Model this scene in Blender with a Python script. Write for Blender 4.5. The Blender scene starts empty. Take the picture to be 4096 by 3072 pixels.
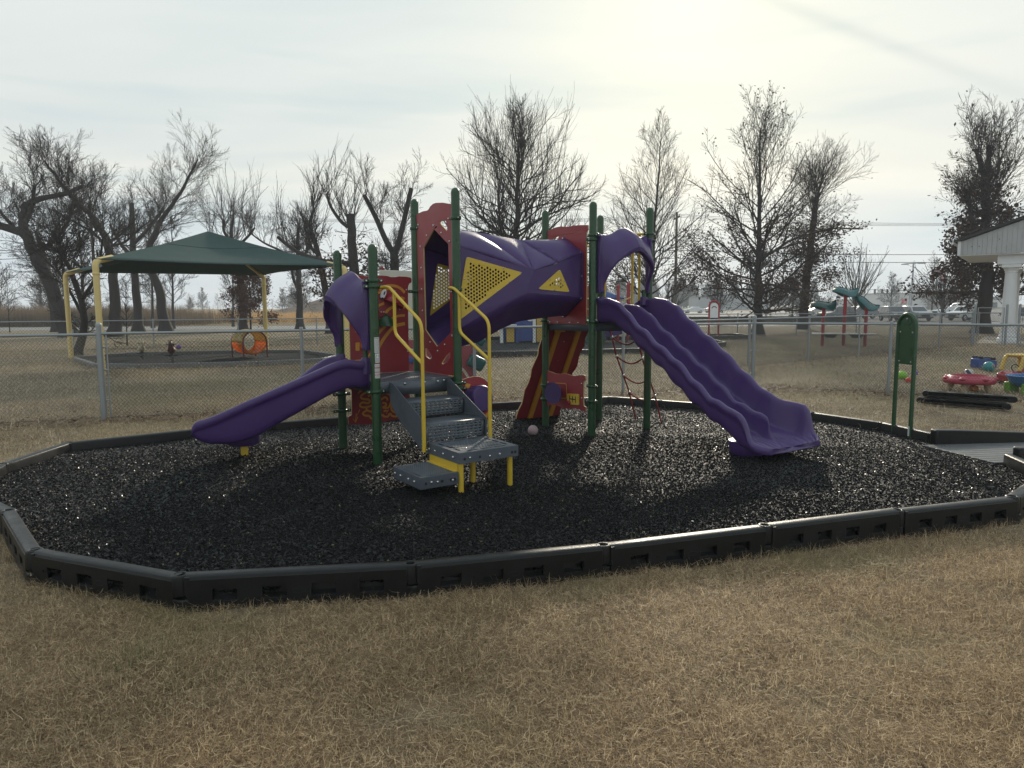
import bpy, bmesh, math, random
import numpy as np
from mathutils import Vector, Matrix
from mathutils.geometry import tessellate_polygon
R = math.radians
SC = bpy.context.scene
COL = SC.collection
random.seed(7)

# ------------------------------------------------------------------ camera
CAM_H = 1.5663
cam_d = bpy.data.cameras.new('camera')
cam_d.sensor_width = 36.0
cam_d.lens = 715.15 / 1024 * 36.0
cam_d.clip_start = 0.05
cam_d.clip_end = 6000
cam = bpy.data.objects.new('camera', cam_d)
COL.objects.link(cam)
cam.matrix_world = Matrix.Translation((0, 0, CAM_H)) @ Matrix.Rotation(math.pi / 2 - 0.1105, 4, 'X') @ Matrix.Rotation(-0.0055, 4, 'Z')
SC.camera = cam

# ------------------------------------------------------------------ sun, sky, exposure
SUN_EL, SUN_AZ = R(21.5), R(13.0)          # azimuth measured from +Y towards +X
SUN_DIR = Vector((math.sin(SUN_AZ) * math.cos(SUN_EL), math.cos(SUN_AZ) * math.cos(SUN_EL), math.sin(SUN_EL)))
sun_d = bpy.data.lights.new('sun', 'SUN')
sun_d.energy = 2.7
sun_d.angle = R(3.5)                        # veiled by thin cloud
sun_d.color = (1.0, 0.90, 0.74)
sun = bpy.data.objects.new('sun', sun_d)
COL.objects.link(sun)
sun.rotation_euler = (-SUN_DIR).to_track_quat('-Z', 'Y').to_euler()

world = bpy.data.worlds.new('World')
SC.world = world
world.use_nodes = True
wt = world.node_tree
wt.nodes.clear()


def wn(kind, **kw):
    n = wt.nodes.new(kind)
    for k, v in kw.items():
        setattr(n, k, v)
    return n


def wl(a, b):
    wt.links.new(a, b)


def wmath(op, a, b=None, c=None):
    n = wn('ShaderNodeMath', operation=op)
    for i, v in enumerate((a, b, c)):
        if v is None:
            continue
        if isinstance(v, (int, float)):
            n.inputs[i].default_value = v
        else:
            wl(v, n.inputs[i])
    return n.outputs[0]


def wmix(f, a, b):
    n = wn('ShaderNodeMix', data_type='RGBA', clamp_factor=True)
    if isinstance(f, (int, float)):
        n.inputs[0].default_value = f
    else:
        wl(f, n.inputs[0])
    for i, v in ((6, a), (7, b)):
        if isinstance(v, tuple):
            n.inputs[i].default_value = (*v, 1)
        else:
            wl(v, n.inputs[i])
    return n.outputs[2]


sky = wn('ShaderNodeTexSky', sky_type='NISHITA', sun_disc=False, sun_elevation=SUN_EL, sun_rotation=SUN_AZ)
sky.air_density = 1.0
sky.dust_density = 2.0
tc = wn('ShaderNodeTexCoord')
sep = wn('ShaderNodeSeparateXYZ')
wl(tc.outputs['Generated'], sep.inputs[0])
up = wmath('MAXIMUM', sep.outputs[2], 0.0)
# thin high cloud: streaky layers seen on a plane overhead
den = wmath('ADD', up, 0.16)
cx = wmath('DIVIDE', sep.outputs[0], den)
cy = wmath('DIVIDE', sep.outputs[1], den)
cmb = wn('ShaderNodeCombineXYZ')
wl(cx, cmb.inputs[0]); wl(cy, cmb.inputs[1])
mp = wn('ShaderNodeMapping')
mp.inputs['Rotation'].default_value = (0, 0, R(-24))
mp.inputs['Scale'].default_value = (0.42, 1.25, 1)
mp.inputs['Location'].default_value = (3.1, 1.7, 0)
wl(cmb.outputs[0], mp.inputs[0])
nz = wn('ShaderNodeTexNoise')
nz.inputs['Scale'].default_value = 1.1
nz.inputs['Detail'].default_value = 5.0
nz.inputs['Roughness'].default_value = 0.48
nz.inputs['Distortion'].default_value = 0.35
wl(mp.outputs[0], nz.inputs['Vector'])
band = wn('ShaderNodeMapRange', clamp=True)
band.inputs[1].default_value = 0.38; band.inputs[2].default_value = 0.66
wl(nz.outputs[0], band.inputs[0])
# cloud colour by elevation (in units of the 0.1-strength background)
elev = wn('ShaderNodeValToRGB')
er = elev.color_ramp
er.elements[0].position = 0.0; er.elements[0].color = (0.67, 0.735, 0.795, 1)
er.elements[1].position = 1.0; er.elements[1].color = (0.60, 0.68, 0.72, 1)
for p, c in ((0.06, (0.69, 0.74, 0.77)), (0.16, (0.735, 0.745, 0.705)), (0.30, (0.70, 0.735, 0.715)), (0.46, (0.56, 0.64, 0.675)), (0.7, (0.57, 0.645, 0.68))):
    e = er.elements.new(p); e.color = (*c, 1)
wl(up, elev.inputs[0])
cloud = wn('ShaderNodeMix', data_type='RGBA', blend_type='MULTIPLY')
cloud.inputs[0].default_value = 1.0
wl(elev.outputs[0], cloud.inputs[6])
cb = wmix(band.outputs[0], (0.87, 0.915, 0.95), (1.05, 1.04, 1.02))
wl(cb, cloud.inputs[7])
# aureole of the veiled sun
dt = wn('ShaderNodeVectorMath', operation='DOT_PRODUCT')
nrm = wn('ShaderNodeVectorMath', operation='NORMALIZE')
wl(tc.outputs['Generated'], nrm.inputs[0])
wl(nrm.outputs[0], dt.inputs[0])
dt.inputs[1].default_value = SUN_DIR
dp = wmath('MAXIMUM', dt.outputs['Value'], 0.0)
g1 = wmath('POWER', dp, 9.0)
g2 = wmath('POWER', dp, 60.0)
g3 = wmath('POWER', dp, 420.0)


def wscale(f, col):
    n = wn('ShaderNodeVectorMath', operation='SCALE')
    n.inputs[0].default_value = col
    wl(f, n.inputs['Scale'])
    return n.outputs[0]


def wadd(a, b):
    n = wn('ShaderNodeVectorMath', operation='ADD')
    wl(a, n.inputs[0]); wl(b, n.inputs[1])
    return n.outputs[0]


glow = wadd(wadd(wscale(g1, (0.10, 0.080, 0.028)), wscale(g2, (0.09, 0.066, -0.01))), wscale(g3, (0.12, 0.105, 0.05)))
cl = wadd(cloud.outputs[2], glow)
# flat bluish streaks low over the horizon, and one faint old contrail across the upper right
ms2 = wn('ShaderNodeMapping'); ms2.inputs['Scale'].default_value = (1.6, 1.6, 17.0); ms2.inputs['Location'].default_value = (0.4, 2.2, 0.7)
wl(tc.outputs['Generated'], ms2.inputs[0])
nz2 = wn('ShaderNodeTexNoise'); nz2.inputs['Scale'].default_value = 1.3; nz2.inputs['Detail'].default_value = 4.0; nz2.inputs['Roughness'].default_value = 0.5
wl(ms2.outputs[0], nz2.inputs['Vector'])
b2 = wn('ShaderNodeMapRange', clamp=True); b2.inputs[1].default_value = 0.52; b2.inputs[2].default_value = 0.72
wl(nz2.outputs[0], b2.inputs[0])
st2 = wn('ShaderNodeMix', data_type='RGBA', blend_type='MULTIPLY'); st2.inputs[0].default_value = 1.0
wl(cl, st2.inputs[6]); wl(wmix(b2.outputs[0], (1.0, 1.0, 1.0), (0.86, 0.915, 0.945)), st2.inputs[7])
Ca, Cb = Vector((0.355, 1.04, 0.418)).normalized(), Vector((0.62, 1.03, 0.318)).normalized()
cn_ = wn('ShaderNodeVectorMath', operation='DOT_PRODUCT'); wl(nrm.outputs[0], cn_.inputs[0]); cn_.inputs[1].default_value = Ca.cross(Cb).normalized()
c_w = wmath('MULTIPLY', cn_.outputs['Value'], 130.0)
c_g = wmath('POWER', 2.718, wmath('MULTIPLY', wmath('MULTIPLY', c_w, c_w), -1.0))
c_m = wn('ShaderNodeVectorMath', operation='DOT_PRODUCT'); wl(nrm.outputs[0], c_m.inputs[0]); c_m.inputs[1].default_value = (Ca + Cb).normalized()
c_l = wmath('POWER', wmath('MAXIMUM', c_m.outputs['Value'], 0.0), 60.0)
ctr_ = wn('ShaderNodeMix', data_type='RGBA', blend_type='MULTIPLY'); wl(wmath('MULTIPLY', wmath('MULTIPLY', c_g, c_l), 0.9), ctr_.inputs[0])
wl(st2.outputs[2], ctr_.inputs[6]); ctr_.inputs[7].default_value = (0.84, 0.87, 0.90, 1)
cl = ctr_.outputs[2]
cl10 = wn('ShaderNodeVectorMath', operation='SCALE'); wl(cl, cl10.inputs[0]); cl10.inputs['Scale'].default_value = 10.0
tot = wmix(0.97, sky.outputs[0], cl10.outputs[0])
bg = wn('ShaderNodeBackground')
bg.inputs[1].default_value = 0.1
wl(tot, bg.inputs[0])
wo = wn('ShaderNodeOutputWorld')
wl(bg.outputs[0], wo.inputs[0])
world.cycles.sampling_method = 'MANUAL'
world.cycles.sample_map_resolution = 512

SC.view_settings.view_transform = 'Standard'
SC.view_settings.look = 'None'
SC.view_settings.exposure = 0.22
SC.view_settings.gamma = 1.0
SC.view_settings.use_curve_mapping = False
SC.render.engine = 'CYCLES'
SC.cycles.use_denoising = True
SC.cycles.max_bounces = 6
SC.cycles.diffuse_bounces = 3
SC.cycles.glossy_bounces = 3
SC.cycles.transparent_max_bounces = 12
SC.cycles.volume_bounces = 1
SC.cycles.use_adaptive_sampling = True
SC.cycles.adaptive_threshold = 0.015

# ------------------------------------------------------------------ materials
MATS = {}


def mat(name, col, rough=0.5, var=0.12, scale=6.0, bump=0.0, bscale=40.0, metal=0.0, spec=0.5, dust=0.0, dustcol=(0.32, 0.28, 0.22), coat=0.0, rvar=0.1, trans=0.0):
    """one real-world material: colour with wear-like variation, uneven gloss and fine relief"""
    if name in MATS:
        return MATS[name]
    m = bpy.data.materials.new(name)
    m.use_nodes = True
    t = m.node_tree
    b = t.nodes['Principled BSDF']
    co = t.nodes.new('ShaderNodeTexCoord')
    n1 = t.nodes.new('ShaderNodeTexNoise')
    n1.inputs['Scale'].default_value = scale
    n1.inputs['Detail'].default_value = 6
    n1.inputs['Roughness'].default_value = 0.62
    t.links.new(co.outputs['Object'], n1.inputs['Vector'])
    mx = t.nodes.new('ShaderNodeMix'); mx.data_type = 'RGBA'
    mx.inputs[6].default_value = (*[max(0.0, c * (1 - var)) for c in col], 1)
    mx.inputs[7].default_value = (*[c * (1 + var) for c in col], 1)
    t.links.new(n1.outputs[0], mx.inputs[0])
    out = mx.outputs[2]
    if dust > 0:
        n2 = t.nodes.new('ShaderNodeTexNoise')
        n2.inputs['Scale'].default_value = scale * 2.3
        n2.inputs['Detail'].default_value = 8
        n2.inputs['Roughness'].default_value = 0.7
        t.links.new(co.outputs['Object'], n2.inputs['Vector'])
        mr = t.nodes.new('ShaderNodeMapRange')
        mr.inputs[1].default_value = 0.5; mr.inputs[2].default_value = 0.78
        mr.inputs[3].default_value = 0; mr.inputs[4].default_value = dust
        t.links.new(n2.outputs[0], mr.inputs[0])
        m2 = t.nodes.new('ShaderNodeMix'); m2.data_type = 'RGBA'
        t.links.new(mr.outputs[0], m2.inputs[0])
        t.links.new(out, m2.inputs[6])
        m2.inputs[7].default_value = (*dustcol, 1)
        out = m2.outputs[2]
    t.links.new(out, b.inputs['Base Color'])
    mr2 = t.nodes.new('ShaderNodeMapRange')
    mr2.inputs[1].default_value = 0.3; mr2.inputs[2].default_value = 0.7
    mr2.inputs[3].default_value = max(0.02, rough - rvar); mr2.inputs[4].default_value = min(1, rough + rvar)
    t.links.new(n1.outputs[0], mr2.inputs[0])
    t.links.new(mr2.outputs[0], b.inputs['Roughness'])
    b.inputs['Metallic'].default_value = metal
    b.inputs['Specular IOR Level'].default_value = spec
    b.inputs['Coat Weight'].default_value = coat
    if bump > 0:
        n3 = t.nodes.new('ShaderNodeTexNoise')
        n3.inputs['Scale'].default_value = bscale
        n3.inputs['Detail'].default_value = 4
        t.links.new(co.outputs['Object'], n3.inputs['Vector'])
        bp = t.nodes.new('ShaderNodeBump')
        bp.inputs['Strength'].default_value = bump
        bp.inputs['Distance'].default_value = 0.01
        t.links.new(n3.outputs[0], bp.inputs['Height'])
        t.links.new(bp.outputs[0], b.inputs['Normal'])
    if trans > 0:
        tr = t.nodes.new('ShaderNodeBsdfTranslucent')
        t.links.new(out, tr.inputs[0])
        ms = t.nodes.new('ShaderNodeMixShader')
        ms.inputs[0].default_value = trans
        t.links.new(b.outputs[0], ms.inputs[1]); t.links.new(tr.outputs[0], ms.inputs[2])
        t.links.new(ms.outputs[0], t.nodes['Material Output'].inputs[0])
    MATS[name] = m
    return m


PURPLE = mat('purple_plastic', (0.056, 0.025, 0.122), 0.43, 0.12, 3, 0.10, 120, dust=0.06, dustcol=(0.18, 0.13, 0.24), rvar=0.10)
GREEN = mat('green_powder_coat', (0.020, 0.068, 0.026), 0.33, 0.10, 5, 0.05, 200, dust=0.08)
DGREEN = mat('dark_green_cast', (0.012, 0.052, 0.018), 0.30, 0.10, 8, 0.15, 90)
YELLOW = mat('yellow_powder_coat', (0.62, 0.42, 0.035), 0.38, 0.08, 6, 0.05, 150, dust=0.10)
RED = mat('red_panel_plastic', (0.27, 0.026, 0.034), 0.45, 0.08, 4, 0.06, 160, dust=0.06, dustcol=(0.35, 0.12, 0.12))
INLAY = mat('yellow_panel_plastic', (0.58, 0.27, 0.035), 0.5, 0.10, 8)
EDGE = mat('pale_panel_core', (0.62, 0.46, 0.22), 0.5, 0.1, 12)
GREYC = mat('grey_coated_steel', (0.080, 0.094, 0.112), 0.45, 0.10, 6, 0.10, 220, dust=0.22, dustcol=(0.20, 0.20, 0.19))
STEEL = mat('bolt_steel', (0.55, 0.55, 0.55), 0.28, 0.05, 10, metal=1.0)
BLACKP = mat('black_plastic', (0.0075, 0.008, 0.0085), 0.38, 0.3, 5, 0.22, 130, spec=0.32, dust=0.14, dustcol=(0.05, 0.046, 0.04))
DARK = mat('dark_recess_plastic', (0.010, 0.010, 0.011), 0.6, 0.15, 8)
GALV = mat('galvanised_steel', (0.30, 0.32, 0.33), 0.48, 0.16, 14, 0.08, 90, metal=0.65)
WIRE = mat('galvanised_wire', (0.070, 0.070, 0.068), 0.42, 0.15, 9, metal=0.4)
PALEY = mat('pale_yellow_paint', (0.66, 0.50, 0.20), 0.45, 0.08, 4, dust=0.15)
WHITE = mat('white_paint', (0.78, 0.78, 0.77), 0.5, 0.05, 3, dust=0.12)
ROPE = mat('red_rope', (0.25, 0.020, 0.018), 0.7, 0.2, 60, 0.5, 160)

# ------------------------------------------------------------------ mesh helpers


class MB:
    def __init__(s):
        s.v, s.f, s.m = [], [], []

    def add(s, vs, fs, mi=0):
        o = len(s.v)
        s.v += [tuple(p) for p in vs]
        s.f += [tuple(i + o for i in f) for f in fs]
        s.m += [mi] * len(fs)
        return s

    def box(s, c, d, rot=None, mi=0):
        x, y, z = d[0] / 2, d[1] / 2, d[2] / 2
        vs = [Vector((sx * x, sy * y, sz * z)) for sz in (-1, 1) for sy in (-1, 1) for sx in (-1, 1)]
        if rot is not None:
            vs = [rot @ p for p in vs]
        vs = [p + Vector(c) for p in vs]
        return s.add(vs, [(0, 2, 3, 1), (4, 5, 7, 6), (0, 1, 5, 4), (2, 6, 7, 3), (0, 4, 6, 2), (1, 3, 7, 5)], mi)

    def tube(s, pts, r, n=10, caps=True, mi=0, closed=False):
        P = [Vector(p) for p in pts]
        k = len(P)
        rs = r if isinstance(r, (list, tuple)) else [r] * k
        T = []
        for i in range(k):
            a = P[(i - 1) % k] if (closed or i > 0) else P[i]
            b = P[(i + 1) % k] if (closed or i < k - 1) else P[i]
            T.append((b - a).normalized())
        ref = Vector((0, 0, 1)) if abs(T[0].z) < 0.9 else Vector((1, 0, 0))
        u = T[0].cross(ref).normalized()
        vs = []
        for i in range(k):
            if i:
                q = T[i - 1].rotation_difference(T[i])
                u = q @ u
            u = (u - T[i] * u.dot(T[i])).normalized()
            w = T[i].cross(u)
            for j in range(n):
                a = 2 * math.pi * j / n
                vs.append(P[i] + (u * math.cos(a) + w * math.sin(a)) * rs[i])
        fs = []
        for i in range(k if closed else k - 1):
            i2 = (i + 1) % k
            for j in range(n):
                j2 = (j + 1) % n
                fs.append((i * n + j, i * n + j2, i2 * n + j2, i2 * n + j))
        if caps and not closed:
            fs.append(tuple(range(n - 1, -1, -1)))
            fs.append(tuple((k - 1) * n + j for j in range(n)))
        return s.add(vs, fs, mi)

    def lathe(s, prof, n=16, c=(0, 0, 0), rot=None, mi=0):
        vs, fs = [], []
        for (r, z) in prof:
            for j in range(n):
                a = 2 * math.pi * j / n
                p = Vector((r * math.cos(a), r * math.sin(a), z))
                if rot is not None:
                    p = rot @ p
                vs.append(p + Vector(c))
        k = len(prof)
        for i in range(k - 1):
            for j in range(n):
                j2 = (j + 1) % n
                fs.append((i * n + j, i * n + j2, (i + 1) * n + j2, (i + 1) * n + j))
        if prof[0][0] > 1e-5:
            fs.append(tuple(range(n - 1, -1, -1)))
        if prof[-1][0] > 1e-5:
            fs.append(tuple((k - 1) * n + j for j in range(n)))
        return s.add(vs, fs, mi)

    def sphere(s, c, r, n=12, mi=0, sq=(1, 1, 1)):
        k = max(6, n // 2)
        vs, fs = [], []
        for i in range(k + 1):
            ph = math.pi * i / k
            for j in range(n):
                a = 2 * math.pi * j / n
                vs.append((c[0] + r * sq[0] * math.sin(ph) * math.cos(a), c[1] + r * sq[1] * math.sin(ph) * math.sin(a), c[2] - r * sq[2] * math.cos(ph)))
        for i in range(k):
            for j in range(n):
                j2 = (j + 1) % n
                fs.append((i * n + j, i * n + j2, (i + 1) * n + j2, (i + 1) * n + j))
        return s.add(vs, fs, mi)

    def prism(s, outer, holes, t, fr, mi=0, mi_side=None):
        """flat panel with cut-outs: 2-D loops, thickness t, frame fr(u, v, w) -> point"""
        loops = [list(outer)] + [list(h) for h in holes]
        tri = tessellate_polygon([[Vector((p[0], p[1], 0)) for p in l] for l in loops])
        flat = [p for l in loops for p in l]
        n = len(flat)
        vs = [fr(p[0], p[1], t / 2) for p in flat] + [fr(p[0], p[1], -t / 2) for p in flat]
        fs = []
        for a, b, c in tri:
            A, B, Cc = flat[a], flat[b], flat[c]
            ar = (B[0] - A[0]) * (Cc[1] - A[1]) - (B[1] - A[1]) * (Cc[0] - A[0])
            if ar < 0:
                b, c = c, b
            fs.append((a, b, c)); fs.append((a + n, c + n, b + n))
        s.add(vs, fs, mi)
        o = 0
        sv, sf = [], []
        for l in loops:
            k = len(l)
            base = len(sv)
            for p in l:
                sv.append(fr(p[0], p[1], t / 2)); sv.append(fr(p[0], p[1], -t / 2))
            for i in range(k):
                j = (i + 1) % k
                sf.append((base + 2 * i, base + 2 * i + 1, base + 2 * j + 1, base + 2 * j))
        s.add(sv, sf, mi if mi_side is None else mi_side)
        return s

    def ribbon(s, pts, w, t, fr, mi=0):
        """flat stroke of width w standing t proud of the plane fr(u, v, h)"""
        k = len(pts)
        ls, rs = [], []
        for i in range(k):
            a = Vector(pts[max(0, i - 1)]); b = Vector(pts[min(k - 1, i + 1)])
            d = (b - a).normalized()
            nn = Vector((-d.y, d.x)) * w / 2
            p = Vector(pts[i])
            ls.append(p + nn); rs.append(p - nn)
        vs = []
        for l, r in zip(ls, rs):
            vs += [fr(l.x, l.y, t), fr(r.x, r.y, t), fr(l.x, l.y, 0), fr(r.x, r.y, 0)]
        fs = []
        for i in range(k - 1):
            a, b = 4 * i, 4 * (i + 1)
            fs += [(a, a + 1, b + 1, b), (a + 2, a, b, b + 2), (a + 1, a + 3, b + 3, b + 1)]
        fs += [(0, 2, 3, 1), (4 * k - 4, 4 * k - 3, 4 * k - 1, 4 * k - 2)]
        return s.add(vs, fs, mi)

    def each(s, name, mats, parent=None, **kw):
        """one object for every separate piece collected so far"""
        up = list(range(len(s.v)))

        def root(i):
            while up[i] != i:
                up[i] = up[up[i]]; i = up[i]
            return i
        for f in s.f:
            a = root(f[0])
            for q in f[1:]:
                up[root(q)] = a
        grp = {}
        for f, m in zip(s.f, s.m):
            grp.setdefault(root(f[0]), []).append((f, m))
        out = []
        for g in grp.values():
            ids = sorted({i for f, _ in g for i in f}); mp_ = {i: k for k, i in enumerate(ids)}
            b = MB(); b.v = [s.v[i] for i in ids]; b.f = [tuple(mp_[i] for i in f) for f, _ in g]; b.m = [m for _, m in g]
            out.append(b.build(name, mats, parent, **kw))
        return out

    def build(s, name, mats, parent=None, smooth=True, ang=38, bevel=0.0, seg=2, sub=0, solid=0.0, loc=None, fixn=True):
        me = bpy.data.meshes.new(name)
        me.from_pydata(s.v, [], s.f)
        mats = mats if isinstance(mats, (list, tuple)) else [mats]
        for m in mats:
            me.materials.append(m)
        if len(mats) > 1:
            me.polygons.foreach_set('material_index', s.m)
        if fixn:
            bm = bmesh.new(); bm.from_mesh(me)
            if len(s.v) < 30000:
                bmesh.ops.remove_doubles(bm, verts=bm.verts, dist=1e-5)
            bmesh.ops.recalc_face_normals(bm, faces=bm.faces)
            bm.to_mesh(me); bm.free()
        if smooth:
            me.polygons.foreach_set('use_smooth', [True] * len(me.polygons))
            me.set_sharp_from_angle(angle=R(ang))
        o = bpy.data.objects.new(name, me)
        COL.objects.link(o)
        if parent is not None:
            o.parent = parent
        if loc is not None:
            o.location = loc
        if solid:
            md = o.modifiers.new('thickness', 'SOLIDIFY'); md.thickness = solid; md.offset = 0
        if bevel:
            md = o.modifiers.new('edge', 'BEVEL'); md.width = bevel; md.segments = seg; md.limit_method = 'ANGLE'; md.angle_limit = R(35)
        if sub:
            md = o.modifiers.new('smooth', 'SUBSURF'); md.levels = sub; md.render_levels = sub
        return o


def tag(o, label=None, cat=None, group=None, kind=None):
    if label: o['label'] = label
    if cat: o['category'] = cat
    if group: o['group'] = group
    if kind: o['kind'] = kind
    return o


def thing(name, label, cat, loc=(0, 0, 0), rz=0.0, group=None):
    o = bpy.data.objects.new(name, None)
    o.empty_display_size = 0.2
    COL.objects.link(o)
    o.location = loc
    o.rotation_euler = (0, 0, rz)
    return tag(o, label, cat, group)


def kids(o):
    return [c for c in bpy.data.objects if c.parent == o]


def dup(o, loc=None, rz=None, label=None, parent=None):
    c = o.copy()
    COL.objects.link(c)
    if parent is not None: c.parent = parent
    if loc is not None: c.location = loc
    if rz is not None: c.rotation_euler = (0, 0, rz)
    if label: c['label'] = label
    for k in kids(o):
        dup(k, parent=c)
    return c


def arc_pts(pts, rad=0.06, n=5):
    """polyline with rounded corners"""
    P = [Vector(p) for p in pts]
    out = [P[0]]
    for i in range(1, len(P) - 1):
        a, b, c = P[i - 1], P[i], P[i + 1]
        d1 = (a - b); d2 = (c - b)
        r = min(rad, d1.length * 0.45, d2.length * 0.45)
        p1 = b + d1.normalized() * r; p2 = b + d2.normalized() * r
        for k in range(n + 1):
            t = k / n
            out.append(p1 * (1 - t) ** 2 + b * 2 * t * (1 - t) + p2 * t ** 2)
    out.append(P[-1])
    return out


def smooth_pts(pts, n=6):
    """Catmull-Rom through points of any dimension"""
    P = [np.array(p, float) for p in pts]
    P = [2 * P[0] - P[1]] + P + [2 * P[-1] - P[-2]]
    out = []
    for i in range(1, len(P) - 2):
        p0, p1, p2, p3 = P[i - 1:i + 3]
        for k in range(n):
            t = k / n
            out.append(0.5 * (2 * p1 + (p2 - p0) * t + (2 * p0 - 5 * p1 + 4 * p2 - p3) * t * t + (3 * p1 - p0 - 3 * p2 + p3) * t ** 3))
    out.append(P[-2])
    return [tuple(float(x) for x in p) for p in out]


def circle2(cx, cy, r, n=8, ph=0.0, sx=1.0, sy=1.0):
    return [(cx + r * sx * math.cos(ph + 2 * math.pi * i / n), cy + r * sy * math.sin(ph + 2 * math.pi * i / n)) for i in range(n)]


def inside(p, poly):
    x, y = p; c = False
    for i in range(len(poly)):
        x1, y1 = poly[i]; x2, y2 = poly[i - 1]
        if (y1 > y) != (y2 > y) and x < (x2 - x1) * (y - y1) / (y2 - y1) + x1:
            c = not c
    return c


def pdist(p, poly):
    q = Vector(p); d = 9e9
    for i in range(len(poly)):
        a, b = Vector(poly[i - 1]), Vector(poly[i])
        ab = b - a
        t = max(0, min(1, (q - a).dot(ab) / max(1e-12, ab.length_squared)))
        d = min(d, (q - a - ab * t).length)
    return d


def bolts(name, pts, fr, parent, r=0.011, up=0.0):
    """round bolt heads standing on a plane, one part"""
    mb = MB()
    for (u, v) in pts:
        c = Vector(fr(u, v, up)); d = (Vector(fr(u, v, up + 1)) - c)
        q = d.to_track_quat('Z', 'Y').to_matrix()
        mb.lathe([(r, 0), (r * 0.95, r * 0.4), (r * 0.6, r * 0.75), (0.0, r * 0.85)], 8, c, q)
    o = mb.build(name, STEEL, parent)
    o['kind'] = 'stuff'
    return o
# ------------------------------------------------------------------ ground sheets
GZ = -0.10                                   # lawn level (rubber mulch surface is z = 0)
rng = np.random.default_rng(11)


def ground_mat(name, c1, c2, c3, dirt, s1=0.55, s2=2.6, s3=34, dirt_lo=0.62, dirt_hi=0.72, bump=0.6, bare=False):
    m = bpy.data.materials.new(name)
    m.use_nodes = True
    t = m.node_tree
    b = t.nodes['Principled BSDF']
    g = t.nodes.new('ShaderNodeNewGeometry')

    def noise(sc, det=6, ro=0.6, dist=0.0):
        n = t.nodes.new('ShaderNodeTexNoise')
        n.inputs['Scale'].default_value = sc; n.inputs['Detail'].default_value = det
        n.inputs['Roughness'].default_value = ro; n.inputs['Distortion'].default_value = dist
        t.links.new(g.outputs['Position'], n.inputs['Vector'])
        return n.outputs[0]

    def ramp(v, lo, hi):
        r = t.nodes.new('ShaderNodeMapRange'); r.inputs[1].default_value = lo; r.inputs[2].default_value = hi
        t.links.new(v, r.inputs[0]); return r.outputs[0]

    def mix(f, a, c):
        x = t.nodes.new('ShaderNodeMix'); x.data_type = 'RGBA'
        t.links.new(f, x.inputs[0])
        for i, q in ((6, a), (7, c)):
            if isinstance(q, tuple): x.inputs[i].default_value = (*q, 1)
            else: t.links.new(q, x.inputs[i])
        return x.outputs[2]
    base = mix(ramp(noise(s1, 5, 0.55, 0.4), 0.38, 0.62), c1, c2)
    base = mix(ramp(noise(s2, 7, 0.65), 0.45, 0.72), base, c3)
    fine = noise(s3, 8, 0.75)
    dk = t.nodes.new('ShaderNodeMix'); dk.data_type = 'RGBA'; dk.blend_type = 'MULTIPLY'; dk.inputs[0].default_value = 1
    t.links.new(base, dk.inputs[6])
    t.links.new(mix(ramp(fine, 0.3, 0.7), (0.55, 0.53, 0.5), (1.35, 1.35, 1.32)), dk.inputs[7])
    out = mix(ramp(noise(0.9, 7, 0.62, 0.6), dirt_lo, dirt_hi), dk.outputs[2], dirt)
    if bare:                                 # trodden bare earth, laid out on the mesh
        at_ = t.nodes.new('ShaderNodeAttribute'); at_.attribute_name = 'bare'
        soil = mix(ramp(noise(9, 8, 0.7), 0.35, 0.65), (0.20, 0.140, 0.085), (0.33, 0.245, 0.155))
        out = mix(at_.outputs['Fac'], out, soil)
        ab_ = t.nodes.new('ShaderNodeAttribute'); ab_.attribute_name = 'brown'
        out = mix(ab_.outputs['Fac'], out, mix(ramp(noise(6, 8, 0.75), 0.35, 0.65), (0.085, 0.060, 0.040), (0.20, 0.150, 0.100)))
    t.links.new(out, b.inputs['Base Color'])
    b.inputs['Roughness'].default_value = 0.95
    b.inputs['Specular IOR Level'].default_value = 0.15
    bp = t.nodes.new('ShaderNodeBump'); bp.inputs['Strength'].default_value = bump; bp.inputs['Distance'].default_value = 0.03
    t.links.new(fine, bp.inputs['Height'])
    t.links.new(bp.outputs[0], b.inputs['Normal'])
    return m


LAWN = ground_mat('dormant_lawn', (0.315, 0.262, 0.188), (0.205, 0.168, 0.120), (0.205, 0.185, 0.118), (0.27, 0.205, 0.140), bare=True)
FIELD = ground_mat('golden_field', (0.42, 0.27, 0.115), (0.34, 0.24, 0.13), (0.27, 0.185, 0.09), (0.22, 0.17, 0.10), 0.03, 0.25, 3, 0.7, 0.8, 0.9)
VERGE = ground_mat('rough_verge', (0.21, 0.155, 0.085), (0.16, 0.115, 0.065), (0.13, 0.12, 0.06), (0.17, 0.12, 0.08), 0.05, 0.4, 5)
ROAD = mat('worn_asphalt', (0.21, 0.205, 0.195), 0.85, 0.12, 0.6, 0.2, 25)
LOT = mat('grey_asphalt', (0.12, 0.12, 0.12), 0.85, 0.15, 0.4, 0.2, 25)
CONC = mat('pale_concrete', (0.42, 0.40, 0.37), 0.8, 0.1, 1.5, 0.2, 30)
MULCHB = mat('rubber_mulch_bed', (0.006, 0.006, 0.0065), 0.75, 0.4, 20, 0.6, 60)


def axis(lo, hi, step, far, grow=1.35):
    a = list(np.arange(lo, hi + 1e-6, step))
    s, x, right = step, hi, []
    while x < far:
        s *= grow; x += s; right.append(x)
    s, x, left = step, lo, []
    while x > -far:
        s *= grow; x -= s; left.append(x)
    return np.clip(np.array(left[::-1] + a + right), -far - 1, far + 1)


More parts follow.
